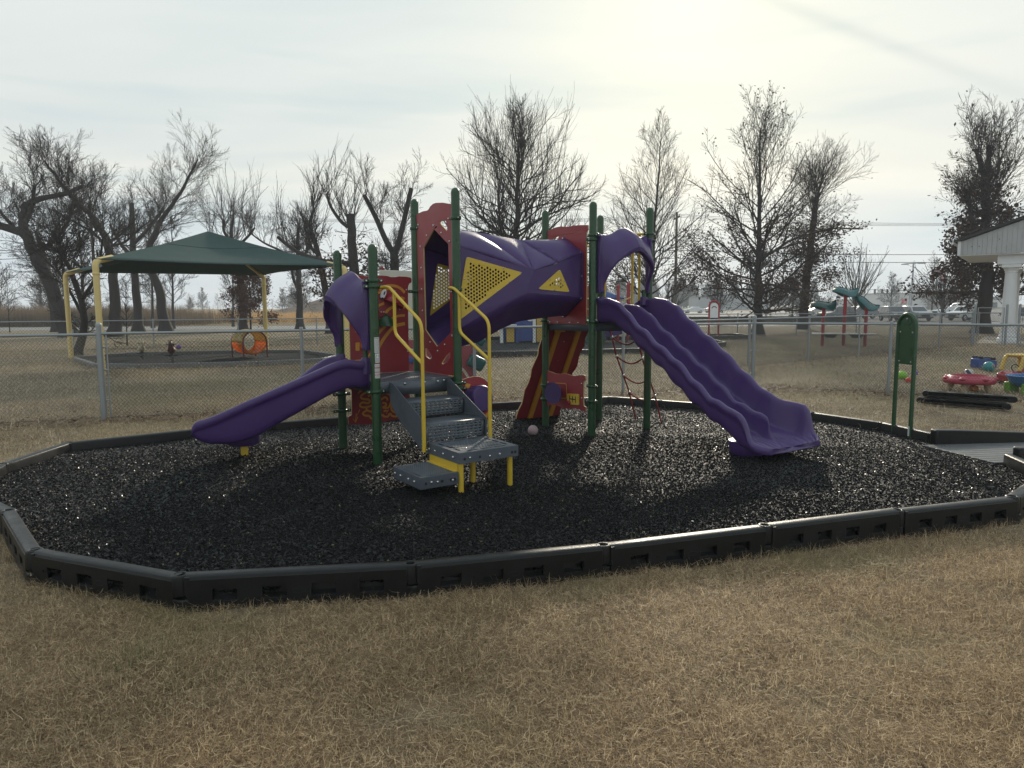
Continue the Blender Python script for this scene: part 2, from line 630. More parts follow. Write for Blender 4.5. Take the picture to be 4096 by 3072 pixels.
def vnoise(x, y, sc, seed=0):
    """cheap smooth value noise"""
    r = np.random.default_rng(seed)
    tab = r.random((64, 64))
    u, w = x * sc, y * sc
    i, j = np.floor(u).astype(int), np.floor(w).astype(int)
    fu, fw = u - i, w - j
    fu = fu * fu * (3 - 2 * fu); fw = fw * fw * (3 - 2 * fw)
    g = lambda a, b: tab[a % 64, b % 64]
    return (g(i, j) * (1 - fu) + g(i + 1, j) * fu) * (1 - fw) + (g(i, j + 1) * (1 - fu) + g(i + 1, j + 1) * fu) * fw


# outline of the plastic border, outer face, counter-clockwise; the gap is the ramp
BORDER = [(4.86, 6.80), (4.70, 6.05), (3.80, 5.235), (2.734, 4.91), (1.667, 4.554), (0.549, 4.195), (-0.595, 3.895), (-1.843, 3.734),
          (-2.944, 4.172), (-3.72, 5.06), (-4.55, 5.72), (-4.86, 6.62), (-4.89, 7.70), (-3.82, 8.55), (-3.03, 8.98), (-2.28, 9.40),
          (-1.36, 10.03), (-0.43, 10.66), (0.55, 11.03), (1.55, 11.36), (2.31, 10.87), (3.08, 10.39), (4.10, 9.57), (4.62, 8.72), (4.80, 7.95)][::-1]
PIT = BORDER


def inset(poly, d):
    n = len(poly); out = []
    for i in range(n):
        a, b, c = Vector(poly[i - 1]), Vector(poly[i]), Vector(poly[(i + 1) % n])
        d1, d2 = (b - a).normalized(), (c - b).normalized()
        nn = (Vector((-d1.y, d1.x)) + Vector((-d2.y, d2.x))).normalized()
        out.append(tuple(b + nn * d))
    return out


def relief(x, y):
    r = 0.034 * (vnoise(x, y, 1.3, 3) - 0.5) + 0.026 * (vnoise(x, y, 4.1, 4) - 0.5) + 0.016 * (vnoise(x, y, 9.0, 14) - 0.5)
    fade = np.clip((18 - np.hypot(x, y - 3)) / 10, 0, 1)
    return r * fade


def terrain(y):
    """the land falls half a metre towards the road"""
    t = np.clip((np.asarray(y, float) - 45) / 21, 0, 1)
    return -0.5 * t * t * (3 - 2 * t)


xs = axis(-7, 8, 0.07, 560); ys = axis(1.0, 6.5, 0.07, 560, 1.18)
ys = np.array(sorted(set([y for y in ys if y > -60] + [-60.0] + list(np.arange(44, 68, 1.5)))))
X, Y = np.meshgrid(xs, ys)
Z = GZ + relief(X, Y) + terrain(Y)
nx, ny = len(xs), len(ys)
idx = np.arange(nx * ny).reshape(ny, nx)
fc = np.stack([idx[:-1, :-1], idx[:-1, 1:], idx[1:, 1:], idx[1:, :-1]], -1).reshape(-1, 4)
me = bpy.data.meshes.new('lawn')
me.from_pydata(np.stack([X, Y, Z], -1).reshape(-1, 3).tolist(), [], fc.tolist())
me.polygons.foreach_set('use_smooth', [True] * len(me.polygons))
me.materials.append(LAWN)
a_ = me.attributes.new('bare', 'FLOAT', 'POINT'); a_ = me.attributes.new('brown', 'FLOAT', 'POINT')
LAWN_ME = me
lawn = bpy.data.objects.new('lawn', me); COL.objects.link(lawn); tag(lawn, kind='structure')


def sheet(name, pts, z, m):
    mb = MB(); mb.add([(p[0], p[1], z) for p in pts], [tuple(range(len(pts)))])
    return tag(mb.build(name, m, smooth=False), kind='structure')


GF = GZ - 0.5                                # level of the land beyond the road
sheet('road', [(-500, 67), (500, 67), (500, 77.5), (-500, 77.5)], GF + 0.015, ROAD)
sheet('golden_field', [(-560, 92), (16, 92), (60, 560), (-560, 560)], GF + 0.03, FIELD)
sheet('road_verge', [(-500, 77.5), (26, 77.5), (26, 92), (-500, 92)], GF + 0.012, VERGE)
sheet('parking_lot', [(27, 77.6), (300, 77.6), (300, 190), (27, 190)], GF + 0.03, LOT)
for yy in (67.6, 76.7):
    sheet('road_edge_line', [(-500, yy), (500, yy), (500, yy + 0.14), (-500, yy + 0.14)], GF + 0.02, WHITE)

# ------------------------------------------------------------------ scattering by geometry nodes


def scatter(base, srcs, seed, smin, smax, tilt, keep=True, group='scatter'):
    cl = bpy.data.collections.new(group)
    for s in srcs:
        for c in list(s.users_collection):
            c.objects.unlink(s)
        cl.objects.link(s)
    g = bpy.data.node_groups.new(group, 'GeometryNodeTree')
    g.interface.new_socket('Geometry', in_out='INPUT', socket_type='NodeSocketGeometry')
    g.interface.new_socket('Geometry', in_out='OUTPUT', socket_type='NodeSocketGeometry')
    N, L = g.nodes.new, g.links.new
    gi, go = N('NodeGroupInput'), N('NodeGroupOutput')
    d = N('GeometryNodeDistributePointsOnFaces'); d.distribute_method = 'RANDOM'
    d.inputs['Seed'].default_value = seed
    na = N('GeometryNodeInputNamedAttribute'); na.data_type = 'FLOAT'; na.inputs['Name'].default_value = 'dens'
    L(na.outputs[0], d.inputs['Density'])
    L(gi.outputs[0], d.inputs['Mesh'])
    ci = N('GeometryNodeCollectionInfo'); ci.inputs['Collection'].default_value = cl
    ci.inputs['Separate Children'].default_value = True; ci.inputs['Reset Children'].default_value = True
    ip = N('GeometryNodeInstanceOnPoints')
    L(d.outputs['Points'], ip.inputs['Points']); L(ci.outputs[0], ip.inputs['Instance'])
    ip.inputs['Pick Instance'].default_value = True
    rv = N('FunctionNodeRandomValue'); rv.data_type = 'FLOAT_VECTOR'
    rv.inputs[0].default_value = (-tilt, -tilt, 0); rv.inputs[1].default_value = (tilt, tilt, 6.283)
    rv.inputs['Seed'].default_value = seed + 1
    er = N('FunctionNodeEulerToRotation'); L(rv.outputs[0], er.inputs[0]); L(er.outputs[0], ip.inputs['Rotation'])
    rs = N('FunctionNodeRandomValue'); rs.data_type = 'FLOAT'
    rs.inputs[2].default_value = smin; rs.inputs[3].default_value = smax; rs.inputs['Seed'].default_value = seed + 2
    L(rs.outputs[1], ip.inputs['Scale'])
    if keep:
        j = N('GeometryNodeJoinGeometry'); L(ip.outputs[0], j.inputs[0]); L(gi.outputs[0], j.inputs[0]); L(j.outputs[0], go.inputs[0])
    else:
        L(ip.outputs[0], go.inputs[0])
    md = base.modifiers.new('scatter', 'NODES'); md.node_group = g
    return base


def grid_obj(name, xs, ys, zf, inside_f, dens_f, m, jitter=0.0):
    """sheet of cells whose centres pass inside_f, with a vertex density attribute"""
    X, Y = np.meshgrid(xs, ys)
    Z = zf(X, Y)
    ny, nx = X.shape
    idx = np.arange(nx * ny).reshape(ny, nx)
    cxm = (X[:-1, :-1] + X[1:, 1:]) / 2; cym = (Y[:-1, :-1] + Y[1:, 1:]) / 2
    ok = np.array([[inside_f(a, b) for a, b in zip(r1, r2)] for r1, r2 in zip(cxm, cym)])
    f = np.stack([idx[:-1, :-1], idx[:-1, 1:], idx[1:, 1:], idx[1:, :-1]], -1)[ok]
    used, inv = np.unique(f.reshape(-1), return_inverse=True)
    P = np.stack([X, Y, Z], -1).reshape(-1, 3)[used]
    me = bpy.data.meshes.new(name)
    me.from_pydata(P.tolist(), [], inv.reshape(-1, 4).tolist())
    me.polygons.foreach_set('use_smooth', [True] * len(me.polygons))
    me.materials.append(m)
    a = me.attributes.new('dens', 'FLOAT', 'POINT')
    a.data.foreach_set('value', dens_f(P[:, 0], P[:, 1]).astype(np.float32))
    o = bpy.data.objects.new(name, me); COL.objects.link(o)
    return o


def blade_mesh(name, n, seed, L=(0.03, 0.075), W=0.0016, spread=0.05, lean=(0.5, 1.4), m=None, segs=3, curl=0.5, flat=0.0, lift=0.0):
    r = np.random.default_rng(seed)
    vs, fs = [], []
    for k in range(n):
        px, py = r.normal(0, spread, 2)
        az = r.uniform(0, 2 * math.pi); tl = r.uniform(*lean); ln = r.uniform(*L); w = W * r.uniform(0.7, 1.4)
        d = np.array([math.cos(az), math.sin(az)]); s = np.array([-d[1], d[0]])
        lie = r.random() < flat
        p = np.array([px, py, r.uniform(0.0, lift) if lie else -0.004]); a = r.uniform(1.15, 1.85) if lie else tl * 0.5
        base = len(vs)
        for i in range(segs + 1):
            ww = w * (1 - 0.85 * i / segs)
            q = s * ww
            vs.append((p[0] + q[0], p[1] + q[1], p[2])); vs.append((p[0] - q[0], p[1] - q[1], p[2]))
            st = ln / segs
            p = p + st * np.array([d[0] * math.sin(a), d[1] * math.sin(a), math.cos(a)])
            a += (0 if lie else (tl - tl * 0.5) / segs * 2 * r.uniform(0.4, 1.3)) + curl * r.normal(0, 0.3)
            az2 = r.normal(0, 0.3); c_, s_ = math.cos(az2), math.sin(az2)
            d = np.array([d[0] * c_ - d[1] * s_, d[0] * s_ + d[1] * c_])
        for i in range(segs):
            b = base + 2 * i
            fs.append((b, b + 1, b + 3, b + 2))
    me = bpy.data.meshes.new(name)
    me.from_pydata([tuple(map(float, v)) for v in vs], [], fs)
    me.materials.append(m)
    o = bpy.data.objects.new(name, me); COL.objects.link(o)
    return o


def blade_mat(name, ca, cb, cg, patch=0.7, trans=0.35, glo=0.52, ghi=0.68):
    """grass-blade colour: varies blade by blade, greener in patches of the lawn"""
    m = bpy.data.materials.new(name); m.use_nodes = True
    t = m.node_tree; b = t.nodes['Principled BSDF']
    oi = t.nodes.new('ShaderNodeObjectInfo')
    g = t.nodes.new('ShaderNodeNewGeometry')
    wn_ = t.nodes.new('ShaderNodeTexWhiteNoise'); wn_.noise_dimensions = '1D'
    ad = t.nodes.new('ShaderNodeMath'); ad.operation = 'ADD'
    t.links.new(oi.outputs['Random'], ad.inputs[0]); t.links.new(g.outputs['Random Per Island'], ad.inputs[1])
    t.links.new(ad.outputs[0], wn_.inputs['W'])
    mx = t.nodes.new('ShaderNodeValToRGB')
    rr_ = mx.color_ramp
    rr_.elements[0].color = (*[c * 0.62 for c in cb], 1); rr_.elements[0].position = 0.0
    rr_.elements[1].color = (*ca, 1); rr_.elements[1].position = 1.0
    for pp, cc in ((0.28, cb), (0.62, tuple(0.45 * a_ + 0.55 * b_ for a_, b_ in zip(ca, cb))), (0.84, ca)):
        e = rr_.elements.new(pp); e.color = (*cc, 1)
    t.links.new(wn_.outputs['Value'], mx.inputs[0])
    n = t.nodes.new('ShaderNodeTexNoise'); n.inputs['Scale'].default_value = patch; n.inputs['Detail'].default_value = 5
    t.links.new(g.outputs['Position'], n.inputs['Vector'])
    mr = t.nodes.new('ShaderNodeMapRange'); mr.inputs[1].default_value = glo; mr.inputs[2].default_value = ghi; mr.inputs[4].default_value = 0.75
    t.links.new(n.outputs[0], mr.inputs[0])
    m2 = t.nodes.new('ShaderNodeMix'); m2.data_type = 'RGBA'
    t.links.new(mr.outputs[0], m2.inputs[0]); t.links.new(mx.outputs[0], m2.inputs[6]); m2.inputs[7].default_value = (*cg, 1)
    t.links.new(m2.outputs[2], b.inputs['Base Color'])
    b.inputs['Roughness'].default_value = 0.6; b.inputs['Specular IOR Level'].default_value = 0.3
    tr = t.nodes.new('ShaderNodeBsdfTranslucent'); t.links.new(m2.outputs[2], tr.inputs[0])
    ms = t.nodes.new('ShaderNodeMixShader'); ms.inputs[0].default_value = trans
    t.links.new(b.outputs[0], ms.inputs[1]); t.links.new(tr.outputs[0], ms.inputs[2])
    t.links.new(ms.outputs[0], t.nodes['Material Output'].inputs[0])
    return m


STRAW = blade_mat('dead_grass_blade', (0.88, 0.68, 0.42), (0.26, 0.175, 0.10), (0.32, 0.29, 0.135), trans=0.45, glo=0.56, ghi=0.74)
BARE = [(-0.29, 2.92, 0.30, 0.15), (-0.02, 3.02, 0.22, 0.11), (-0.16, 3.55, 0.22, 0.07), (1.03, 2.80, 0.26, 0.11), (1.45, 2.70, 0.32, 0.14), (-0.65, 2.62, 0.40, 0.09), (0.25, 3.32, 0.26, 0.06), (0.5, 2.6, 0.25, 0.08), (1.9, 3.3, 0.3, 0.08)]   # worn earth in the near lawn


def bare_mask(x, y):
    k = np.zeros_like(x)
    nzz = 1.3 * (vnoise(x, y, 5, 5) - 0.5) + 0.7 * (vnoise(x, y, 14, 6) - 0.5)
    for bx, by, ra, rb in BARE:
        q = ((x - bx) / ra) ** 2 + ((y - by) / rb) ** 2 + nzz
        k = np.maximum(k, np.clip((1.15 - q) / 0.75, 0, 1))
    return k


def lawn_dens(x, y):
    d = np.hypot(x, y)
    v = 3000 * np.clip(3.2 / np.maximum(d, 0.5), 0, 1) ** 2.1
    v = np.where(d > 15, 0, v)
    return v * (1 - 0.93 * bare_mask(x, y)) * (1 - 0.6 * brown_mask(x, y)) * (0.30 + 1.25 * vnoise(x, y, 2.4, 8) * (0.6 + 0.8 * vnoise(x, y, 6.0, 12)))


co_ = np.empty(len(LAWN_ME.vertices) * 3, np.float32); LAWN_ME.vertices.foreach_get('co', co_); co_ = co_.reshape(-1, 3)
LAWN_ME.attributes['bare'].data.foreach_set('value', bare_mask(co_[:, 0].astype(float), co_[:, 1].astype(float)).astype(np.float32))


def seg_d(x, y, a, b):
    ax, ay = a; bx, by = b; dx, dy = bx - ax, by - ay
    t = np.clip(((x - ax) * dx + (y - ay) * dy) / (dx * dx + dy * dy), 0, 1)
    return np.hypot(x - ax - t * dx, y - ay - t * dy)


FLINES = [((-11.2, 8.7), (-6.0, 10.42)), ((-6.0, 10.42), (4.72, 13.95)), ((4.72, 13.95), (6.85, 12.93)), ((6.85, 12.93), (13.2, 9.55)), ((3.9, 16.9), (17.55, 27.3)), ((-24.5, 24.4), (-14.2, 28.4)), ((-14.2, 28.4), (-2.5, 33.0))]


def brown_mask(x, y):
    """leafy, trodden thatch along the fence lines and between the pit and the right fence"""
    k = np.zeros_like(x)
    nn = 0.7 * vnoise(x, y, 1.6, 41) + 0.5 * vnoise(x, y, 5.0, 42)
    for a, b in FLINES:
        k = np.maximum(k, np.clip((0.62 * nn + 0.08 - seg_d(x, y, a, b)) / 0.22, 0, 0.85))
    side = np.clip((seg_d(x, y, (4.5, 10.2), (7.5, 9.2)) * -1 + 1.9) / 0.8, 0, 1) * np.clip((nn - 0.35) / 0.3, 0, 1) * 0.9
    return np.maximum(k, side)


LAWN_ME.attributes['brown'].data.foreach_set('value', brown_mask(co_[:, 0].astype(float), co_[:, 1].astype(float)).astype(np.float32))
outl = inset(PIT, -0.015)


def lawn_in(a, b):
    if abs(a) > 0.78 * b + 0.6:
        return False
    return not inside((a, b), outl)


grass = grid_obj('grass', np.arange(-10.5, 10.5, 0.15), np.arange(1.6, 14, 0.15), lambda x, y: GZ + relief(x, y) + 0.001, lawn_in, lawn_dens, LAWN)
tag(grass, 'dormant straw-coloured grass covering the lawn round the mulch pit', 'grass', kind='stuff')
scatter(grass, [blade_mesh('grass_clump', 26, 40 + i, L=(0.022, 0.075), W=0.00095, spread=0.055, lean=(0.3, 1.5), m=STRAW, segs=4, curl=0.8, flat=0.80, lift=0.028) for i in range(10)], 5, 0.6, 1.35, 0.22, keep=False, group='grass_scatter')

# coarser turf farther out
PITS2 = [[(-13.6, 22.2), (-11.4, 19.5), (-10.0, 19.15), (-7.1, 19.9), (-5.6, 20.9), (-5.5, 22.6), (-7.3, 25.0), (-9.8, 25.0), (-13.0, 24.0)],
         [(-3.2, 22.2), (1.2, 22.9), (5.1, 24.2), (8.2, 27.5), (8.6, 31.8), (1.5, 34.0), (-3.5, 32.2), (-6.0, 27.5)], [(8.6, 32.6), (11.3, 33.2), (11.0, 35.4), (8.4, 34.8)]]

def far_dens(x, y):
    return 62 * np.clip((38 - y) / 14, 0.15, 1) * (0.25 + 1.3 * vnoise(x, y, 0.9, 17)) * (1 - 0.8 * brown_mask(x, y))


def far_in(a, b):
    return abs(a) < 0.80 * b and not inside((a, b), outl) and not (4.7 < a < 6.5 and 6.6 < b < 8.6) and not (6.3 < a < 8.0 and 10.4 < b < 12.0) and not any(inside((a, b), q) for q in PITS2)


g2 = grid_obj('grass', np.arange(-26, 26, 0.5), np.arange(8.0, 37, 0.5), lambda x, y: GZ + relief(x, y) + 0.001, far_in, far_dens, LAWN)
tag(g2, 'coarser dormant turf of the lawns beyond the pit and the fences', 'grass', kind='stuff')
STRAW2 = blade_mat('far_grass_blade', (0.62, 0.52, 0.37), (0.22, 0.175, 0.12), (0.30, 0.28, 0.16), patch=0.25, trans=0.4, glo=0.5, ghi=0.68)
scatter(g2, [blade_mesh('turf_clump', 26, 140 + i, L=(0.03, 0.085), W=0.003, spread=0.11, lean=(0.6, 1.8), m=STRAW2, segs=2, curl=0.6, flat=0.5, lift=0.04) for i in range(5)], 8, 0.7, 1.5, 0.3, keep=False, group='turf_scatter')

# taller green tufts standing in the near lawn
TUFT = blade_mat('green_grass_blade', (0.30, 0.26, 0.14), (0.12, 0.14, 0.055), (0.085, 0.125, 0.042), 1.5, 0.35, 0.35, 0.6)
tufts = []
for i, (x, y, n, sp, ln) in enumerate([(-1.74, 3.12, 150, 0.17, 0.13), (-1.42, 2.98, 100, 0.15, 0.10), (-2.2, 3.92, 190, 0.26, 0.085), (-1.85, 3.80, 120, 0.2, 0.08),
                                       (-0.95, 3.62, 70, 0.18, 0.07), (-1.5, 3.45, 70, 0.3, 0.07), (-1.6, 2.72, 70, 0.2, 0.09), (-0.3, 3.72, 60, 0.25, 0.06), (1.4, 4.1, 60, 0.3, 0.05), (-2.6, 4.1, 110, 0.2, 0.07)]):
    o = blade_mesh('grass_tuft', n, 300 + i, L=(ln * 0.5, ln * 1.25), W=0.0022, spread=sp * 0.55, lean=(0.2, 1.1), m=TUFT, segs=4, curl=0.35)
    o.location = (x, y, GZ)
    tufts.append(o)
bm = bmesh.new()
for o in tufts:
    tmp = o.data.copy(); tmp.transform(Matrix.Translation(o.location)); bm.from_mesh(tmp); bpy.data.meshes.remove(tmp)
me = bpy.data.meshes.new('grass_tufts'); bm.to_mesh(me); bm.free(); me.materials.append(TUFT)
to = bpy.data.objects.new('grass_tufts', me); COL.objects.link(to)
tag(to, 'longer green grass tufts growing in the near lawn before the border', 'grass', kind='stuff')
for o in tufts:
    bpy.data.objects.remove(o)
# unmown fringe along the foot of the border
fr_ = []
r_ = np.random.default_rng(9)
bm = bmesh.new()
NB = len(BORDER)
for i in range(NB - 1):
    a, b = Vector(BORDER[i]), Vector(BORDER[i + 1])
    mid = (a + b) / 2
    if mid.y > 6.5: continue
    dd = (b - a).normalized(); out = Vector((dd.y, -dd.x))
    for k in range(26):
        p = a.lerp(b, r_.random()) + out * abs(r_.normal(0.015, 0.03))
        o = blade_mesh('fringe', 7, 1000 + i * 50 + k, L=(0.03, 0.10), W=0.0016, spread=0.03, lean=(0.1, 1.0), m=TUFT)
        tmp = o.data; tmp.transform(Matrix.Translation((p.x, p.y, GZ))); bm.from_mesh(tmp)
        bpy.data.objects.remove(o); bpy.data.meshes.remove(tmp)
me = bpy.data.meshes.new('grass_fringe'); bm.to_mesh(me); bm.free(); me.materials.append(STRAW)
fo = bpy.data.objects.new('grass_fringe', me); COL.objects.link(fo)
tag(fo, 'uncut dry grass blades along the foot of the black border', 'grass', kind='stuff')

# ------------------------------------------------------------------ rubber mulch
RUB = bpy.data.materials.new('shredded_rubber'); RUB.use_nodes = True
t_ = RUB.node_tree; b_ = t_.nodes['Principled BSDF']
oi_ = t_.nodes.new('ShaderNodeObjectInfo')
rp_ = t_.nodes.new('ShaderNodeValToRGB')
rp_.color_ramp.interpolation = 'CONSTANT'
rp_.color_ramp.elements[0].color = (0.0055, 0.0055, 0.006, 1)
rp_.color_ramp.elements[1].position = 0.35; rp_.color_ramp.elements[1].color = (0.009, 0.0085, 0.0085, 1)
for p, c in ((0.6, (0.0065, 0.0078, 0.009)), (0.80, (0.014, 0.0115, 0.010)), (0.93, (0.024, 0.022, 0.020)), (0.994, (0.30, 0.24, 0.12))):
    e = rp_.color_ramp.elements.new(p); e.color = (*c, 1)
t_.links.new(oi_.outputs['Random'], rp_.inputs[0]); t_.links.new(rp_.outputs[0], b_.inputs['Base Color'])
mr_ = t_.nodes.new('ShaderNodeMapRange'); mr_.inputs[3].default_value = 0.22; mr_.inputs[4].default_value = 0.60
wn2 = t_.nodes.new('ShaderNodeTexWhiteNoise'); wn2.noise_dimensions = '1D'
t_.links.new(oi_.outputs['Random'], wn2.inputs['W']); t_.links.new(wn2.outputs['Value'], mr_.inputs[0]); t_.links.new(mr_.outputs[0], b_.inputs['Roughness'])
b_.inputs['Specular IOR Level'].default_value = 0.08


def chip(seed):
    r = np.random.default_rng(seed)
    l, w, h = r.uniform(0.010, 0.023), r.uniform(0.005, 0.010), r.uniform(0.003, 0.007)
    mb = MB(); mb.box((0, 0, 0), (l, w, h))
    mb.v = [tuple(np.array(p) * r.uniform(0.6, 1.25, 3)) for p in mb.v]
    return mb.build('rubber_chip', RUB, smooth=False)


pit_in = inset(PIT, 0.05)


def mulch_z(x, y):
    z = 0.030 * (vnoise(x, y, 1.1, 31) - 0.5) + 0.022 * (vnoise(x, y, 3.5, 32) - 0.5)
    for (hx, hy, rr, dz) in ((2.40, 6.93, 0.75, 0.105), (-2.50, 6.75, 0.85, 0.145), (0.1, 5.9, 0.5, -0.02), (0.2, 10.0, 0.5, -0.03), (1.9, 9.7, 0.4, -0.02)):
        z = z + dz * np.exp(-((x - hx) ** 2 + (y - hy) ** 2) / rr ** 2)
    return z


def mulch_dens(x, y):
    d = np.hypot(x, y)
    return np.where(d < 6.2, 6200, np.where(d < 8.5, 4000, 2400)).astype(float)


mulch = grid_obj('rubber_mulch', np.arange(-5.4, 5.4, 0.1), np.arange(3.6, 11.6, 0.1), mulch_z, lambda a, b: inside((a, b), pit_in), mulch_dens, MULCHB)
tag(mulch, 'black shredded rubber mulch filling the play pit', 'mulch', kind='stuff')
scatter(mulch, [chip(60 + i) for i in range(8)], 3, 0.7, 1.5, 1.0, group='mulch_scatter')

# ------------------------------------------------------------------ border of black plastic timbers
TL = 1.2


def timber_parts(parent, L=TL):
    """local: x along the run, y inwards from the outer face, z from the lawn"""
    W, Hh = 0.095, 0.205
    e = 0.055
    body = MB()
    hole = lambda x: [(x - 0.062, 0.062), (x + 0.062, 0.062), (x + 0.062, 0.128), (x - 0.062, 0.128)]
    hs = [hole(L * q) for q in (0.21, 0.42, 0.63, 0.84)]
    # outer wall with open pockets
    body.prism([(e, 0.0), (L - e * 0.2, 0.0), (L - e * 0.2, 0.085), (L - 0.004, 0.085), (L - 0.004, Hh - 0.022), (0.06, Hh - 0.022), (0.06, 0.085), (e, 0.085)], hs, 0.02,
               lambda u, v, w: Vector((u, 0.01 - w, v)))
    # core, top and inner side
    x0, x1 = 0.058, L - 0.006
    sec = [(0.004, Hh - 0.024), (0.010, Hh - 0.008), (0.024, Hh), (W - 0.02, Hh), (W - 0.006, Hh - 0.008), (W, Hh - 0.024), (W, 0.0), (0.055, 0.0), (0.055, Hh - 0.03)]
    vs = [(x0, y, z) for y, z in sec] + [(x1, y, z) for y, z in sec]
    k = len(sec)
    fs = [(i, (i + 1) % k, (i + 1) % k + k, i + k) for i in range(k)] + [tuple(range(k))[::-1], tuple(range(k, 2 * k))]
    body.add(vs, fs)
    # half-lap knuckles: upper at the start, lower at the end
    q = Matrix.Identity(3)
    body.lathe([(0.049, 0.088), (0.051, 0.10), (0.051, Hh - 0.020), (0.046, Hh - 0.004), (0.040, Hh), (0.030, Hh), (0.026, Hh - 0.008), (0.026, Hh - 0.05), (0.0, Hh - 0.05)], 18, (0.02, 0.05, 0), q)
    body.lathe([(0.050, 0.0), (0.050, 0.072), (0.044, 0.080), (0.0, 0.080)], 18, (L + 0.02, 0.05, 0), q)
    body.box((L * 0.99, 0.05, 0.04), (0.07, 0.098, 0.079))
    body.box((0.066, 0.05, 0.145), (0.028, 0.098, 0.105))
    o = body.build('border_timber', BLACKP, parent, bevel=0.006, seg=2)
    pk = MB()
    for h in hs:                                     # sloped recess floors behind the openings
        (xa, za), (xb, zb) = h[0], h[2]
        pk.add([(xa, 0.019, za), (xb, 0.019, za), (xb, 0.050, za + 0.012), (xa, 0.050, za + 0.012), (xb, 0.050, zb), (xa, 0.050, zb)], [(0, 1, 2, 3), (3, 2, 4, 5)])
    pk.each('pocket', DARK, o, smooth=False)
    pin = MB(); pin.lathe([(0.0, 0.0), (0.022, 0.0), (0.021, 0.010), (0.012, 0.016), (0.0, 0.018)], 12, (0.02, 0.05, Hh - 0.034))
    pn = pin.build('pin_cap', WHITE, o)
    lg = MB()                                        # moulded oval mark between the middle pockets
    lg.tube([(L * 0.525 + 0.035 * math.cos(a), -0.0005, 0.095 + 0.014 * math.sin(a)) for a in np.linspace(0, 2 * math.pi, 20, endpoint=False)], 0.0012, 4, closed=True)
    lg.build('oval_mark', BLACKP, o)
    return o


bd = thing('pit_border', 'low black plastic border of pinned timbers round the rubber mulch', 'border')
t0 = None
for i in range(NB - 1):
    a, b = Vector(BORDER[i]), Vector(BORDER[i + 1])
    # the knuckle order in the picture: each piece starts at its left end seen from outside
    L = (b - a).length
    mx = Matrix.Translation((a.x, a.y, GZ + 0.004 * random.uniform(-1, 1))) @ Matrix.Rotation(math.atan2(b.y - a.y, b.x - a.x), 4, 'Z') @ Matrix.Diagonal((L / TL, 1, 1, 1))
    o = timber_parts(bd) if t0 is None else dup(t0, parent=bd)
    if t0 is None: t0 = o
    o.matrix_local = mx
# ------------------------------------------------------------------ the play structure (local: a along the tunnel, b away from the viewer, z up)
S_ = 0.914
D1, D2 = 0.82, 1.36
A0 = Vector((-1.3176, 6.8795, 0.0))
PS = thing('play_structure', 'purple, green and red play structure with tunnel and two slides on the rubber mulch', 'playground set', A0, 0.5986)
V3 = Vector
fr_a = lambda a0: (lambda u, v, w=0.0: V3((a0 - w, u, v)))     # panel plane a = a0, front (+w) towards -a
fr_b = lambda b0: (lambda u, v, w=0.0: V3((u, b0 - w, v)))     # panel plane b = b0, front (+w) towards -b


def ring_clamp(mb, a, b, z, ang=0.0):
    mb.lathe([(0.048, -0.018), (0.055, -0.016), (0.058, 0.0), (0.055, 0.016), (0.048, 0.018)], 20, (a, b, z))
    d = V3((math.cos(ang), math.sin(ang), 0)); s = V3((-d.y, d.x, 0))
    for sg in (1, -1):
        c = V3((a, b, z)) + d * 0.072 * sg
        mb.box(c, (0.05, 0.026, 0.034), Matrix.Rotation(ang, 3, 'Z'))


def post(a, b, h, clamps):
    mb = MB()
    mb.tube([(a, b, -0.08), (a, b, h - 0.06)], 0.0445, 22)
    o = mb.build('post', GREEN, PS)
    c = MB(); r = 0.0455
    c.lathe([(r, -0.005), (r, 0.008)] + [(r * math.cos(t), 0.008 + 0.052 * math.sin(t)) for t in np.linspace(0.15, 1.5, 6)] + [(0, 0.061)], 22, (a, b, h - 0.061))
    c.build('post_cap', GREEN, o)
    if clamps:
        for (z, ang) in clamps:
            k = MB(); ring_clamp(k, a, b, z, ang); k.build('clamp', DGREEN, o, bevel=0.006)
        kb = MB()
        for (z, ang) in clamps:
            d = V3((math.cos(ang), math.sin(ang), 0)); s = V3((-d.y, d.x, 0))
            for sg in (1, -1):
                for t in (1, -1):
                    p = V3((a, b, z)) + d * 0.076 * sg + s * 0.013 * t
                    q = (s * t).to_track_quat('Z', 'Y').to_matrix()
                    kb.lathe([(0.009, 0), (0.0085, 0.004), (0.0, 0.007)], 8, p, q)
        kb.build('clamp_bolt', STEEL, o)['kind'] = 'stuff'
    return o


H1, H2 = 2.147, 2.746
PA = post(0, 0, H1, [(1.80, 0), (1.745, 0.0), (0.735, 0.0)])
PB = post(0, S_, H1, [(1.79, 0), (0.62, 0.0), (0.44, 0.0)])
PC = post(S_, S_, H2, [(2.42, 1.57), (1.72, 0.0), (0.74, 0)])
PD = post(S_, 0, H2, [(2.44, 1.57), (1.72, 1.57), (0.76, 0.0), (0.70, 0.0)])
PE = post(3 * S_, S_, H2, [(2.36, 1.57), (1.36, 1.57), (0.53, 1.57), (0.35, 1.57)])
PF = post(3 * S_, 0, H2, [(2.36, 1.57), (2.31, 0.0), (1.36, 0.0), (0.60, 1.57), (0.42, 1.57)])
PG = post(4 * S_, 0, H2, [(2.42, 0.0), (2.33, 1.57), (1.36, 0)])
PH = post(4 * S_, S_, H2, [(2.42, 1.57), (2.33, 0.0), (1.36, 0)])

# ---- decks: perforated grey steel pans


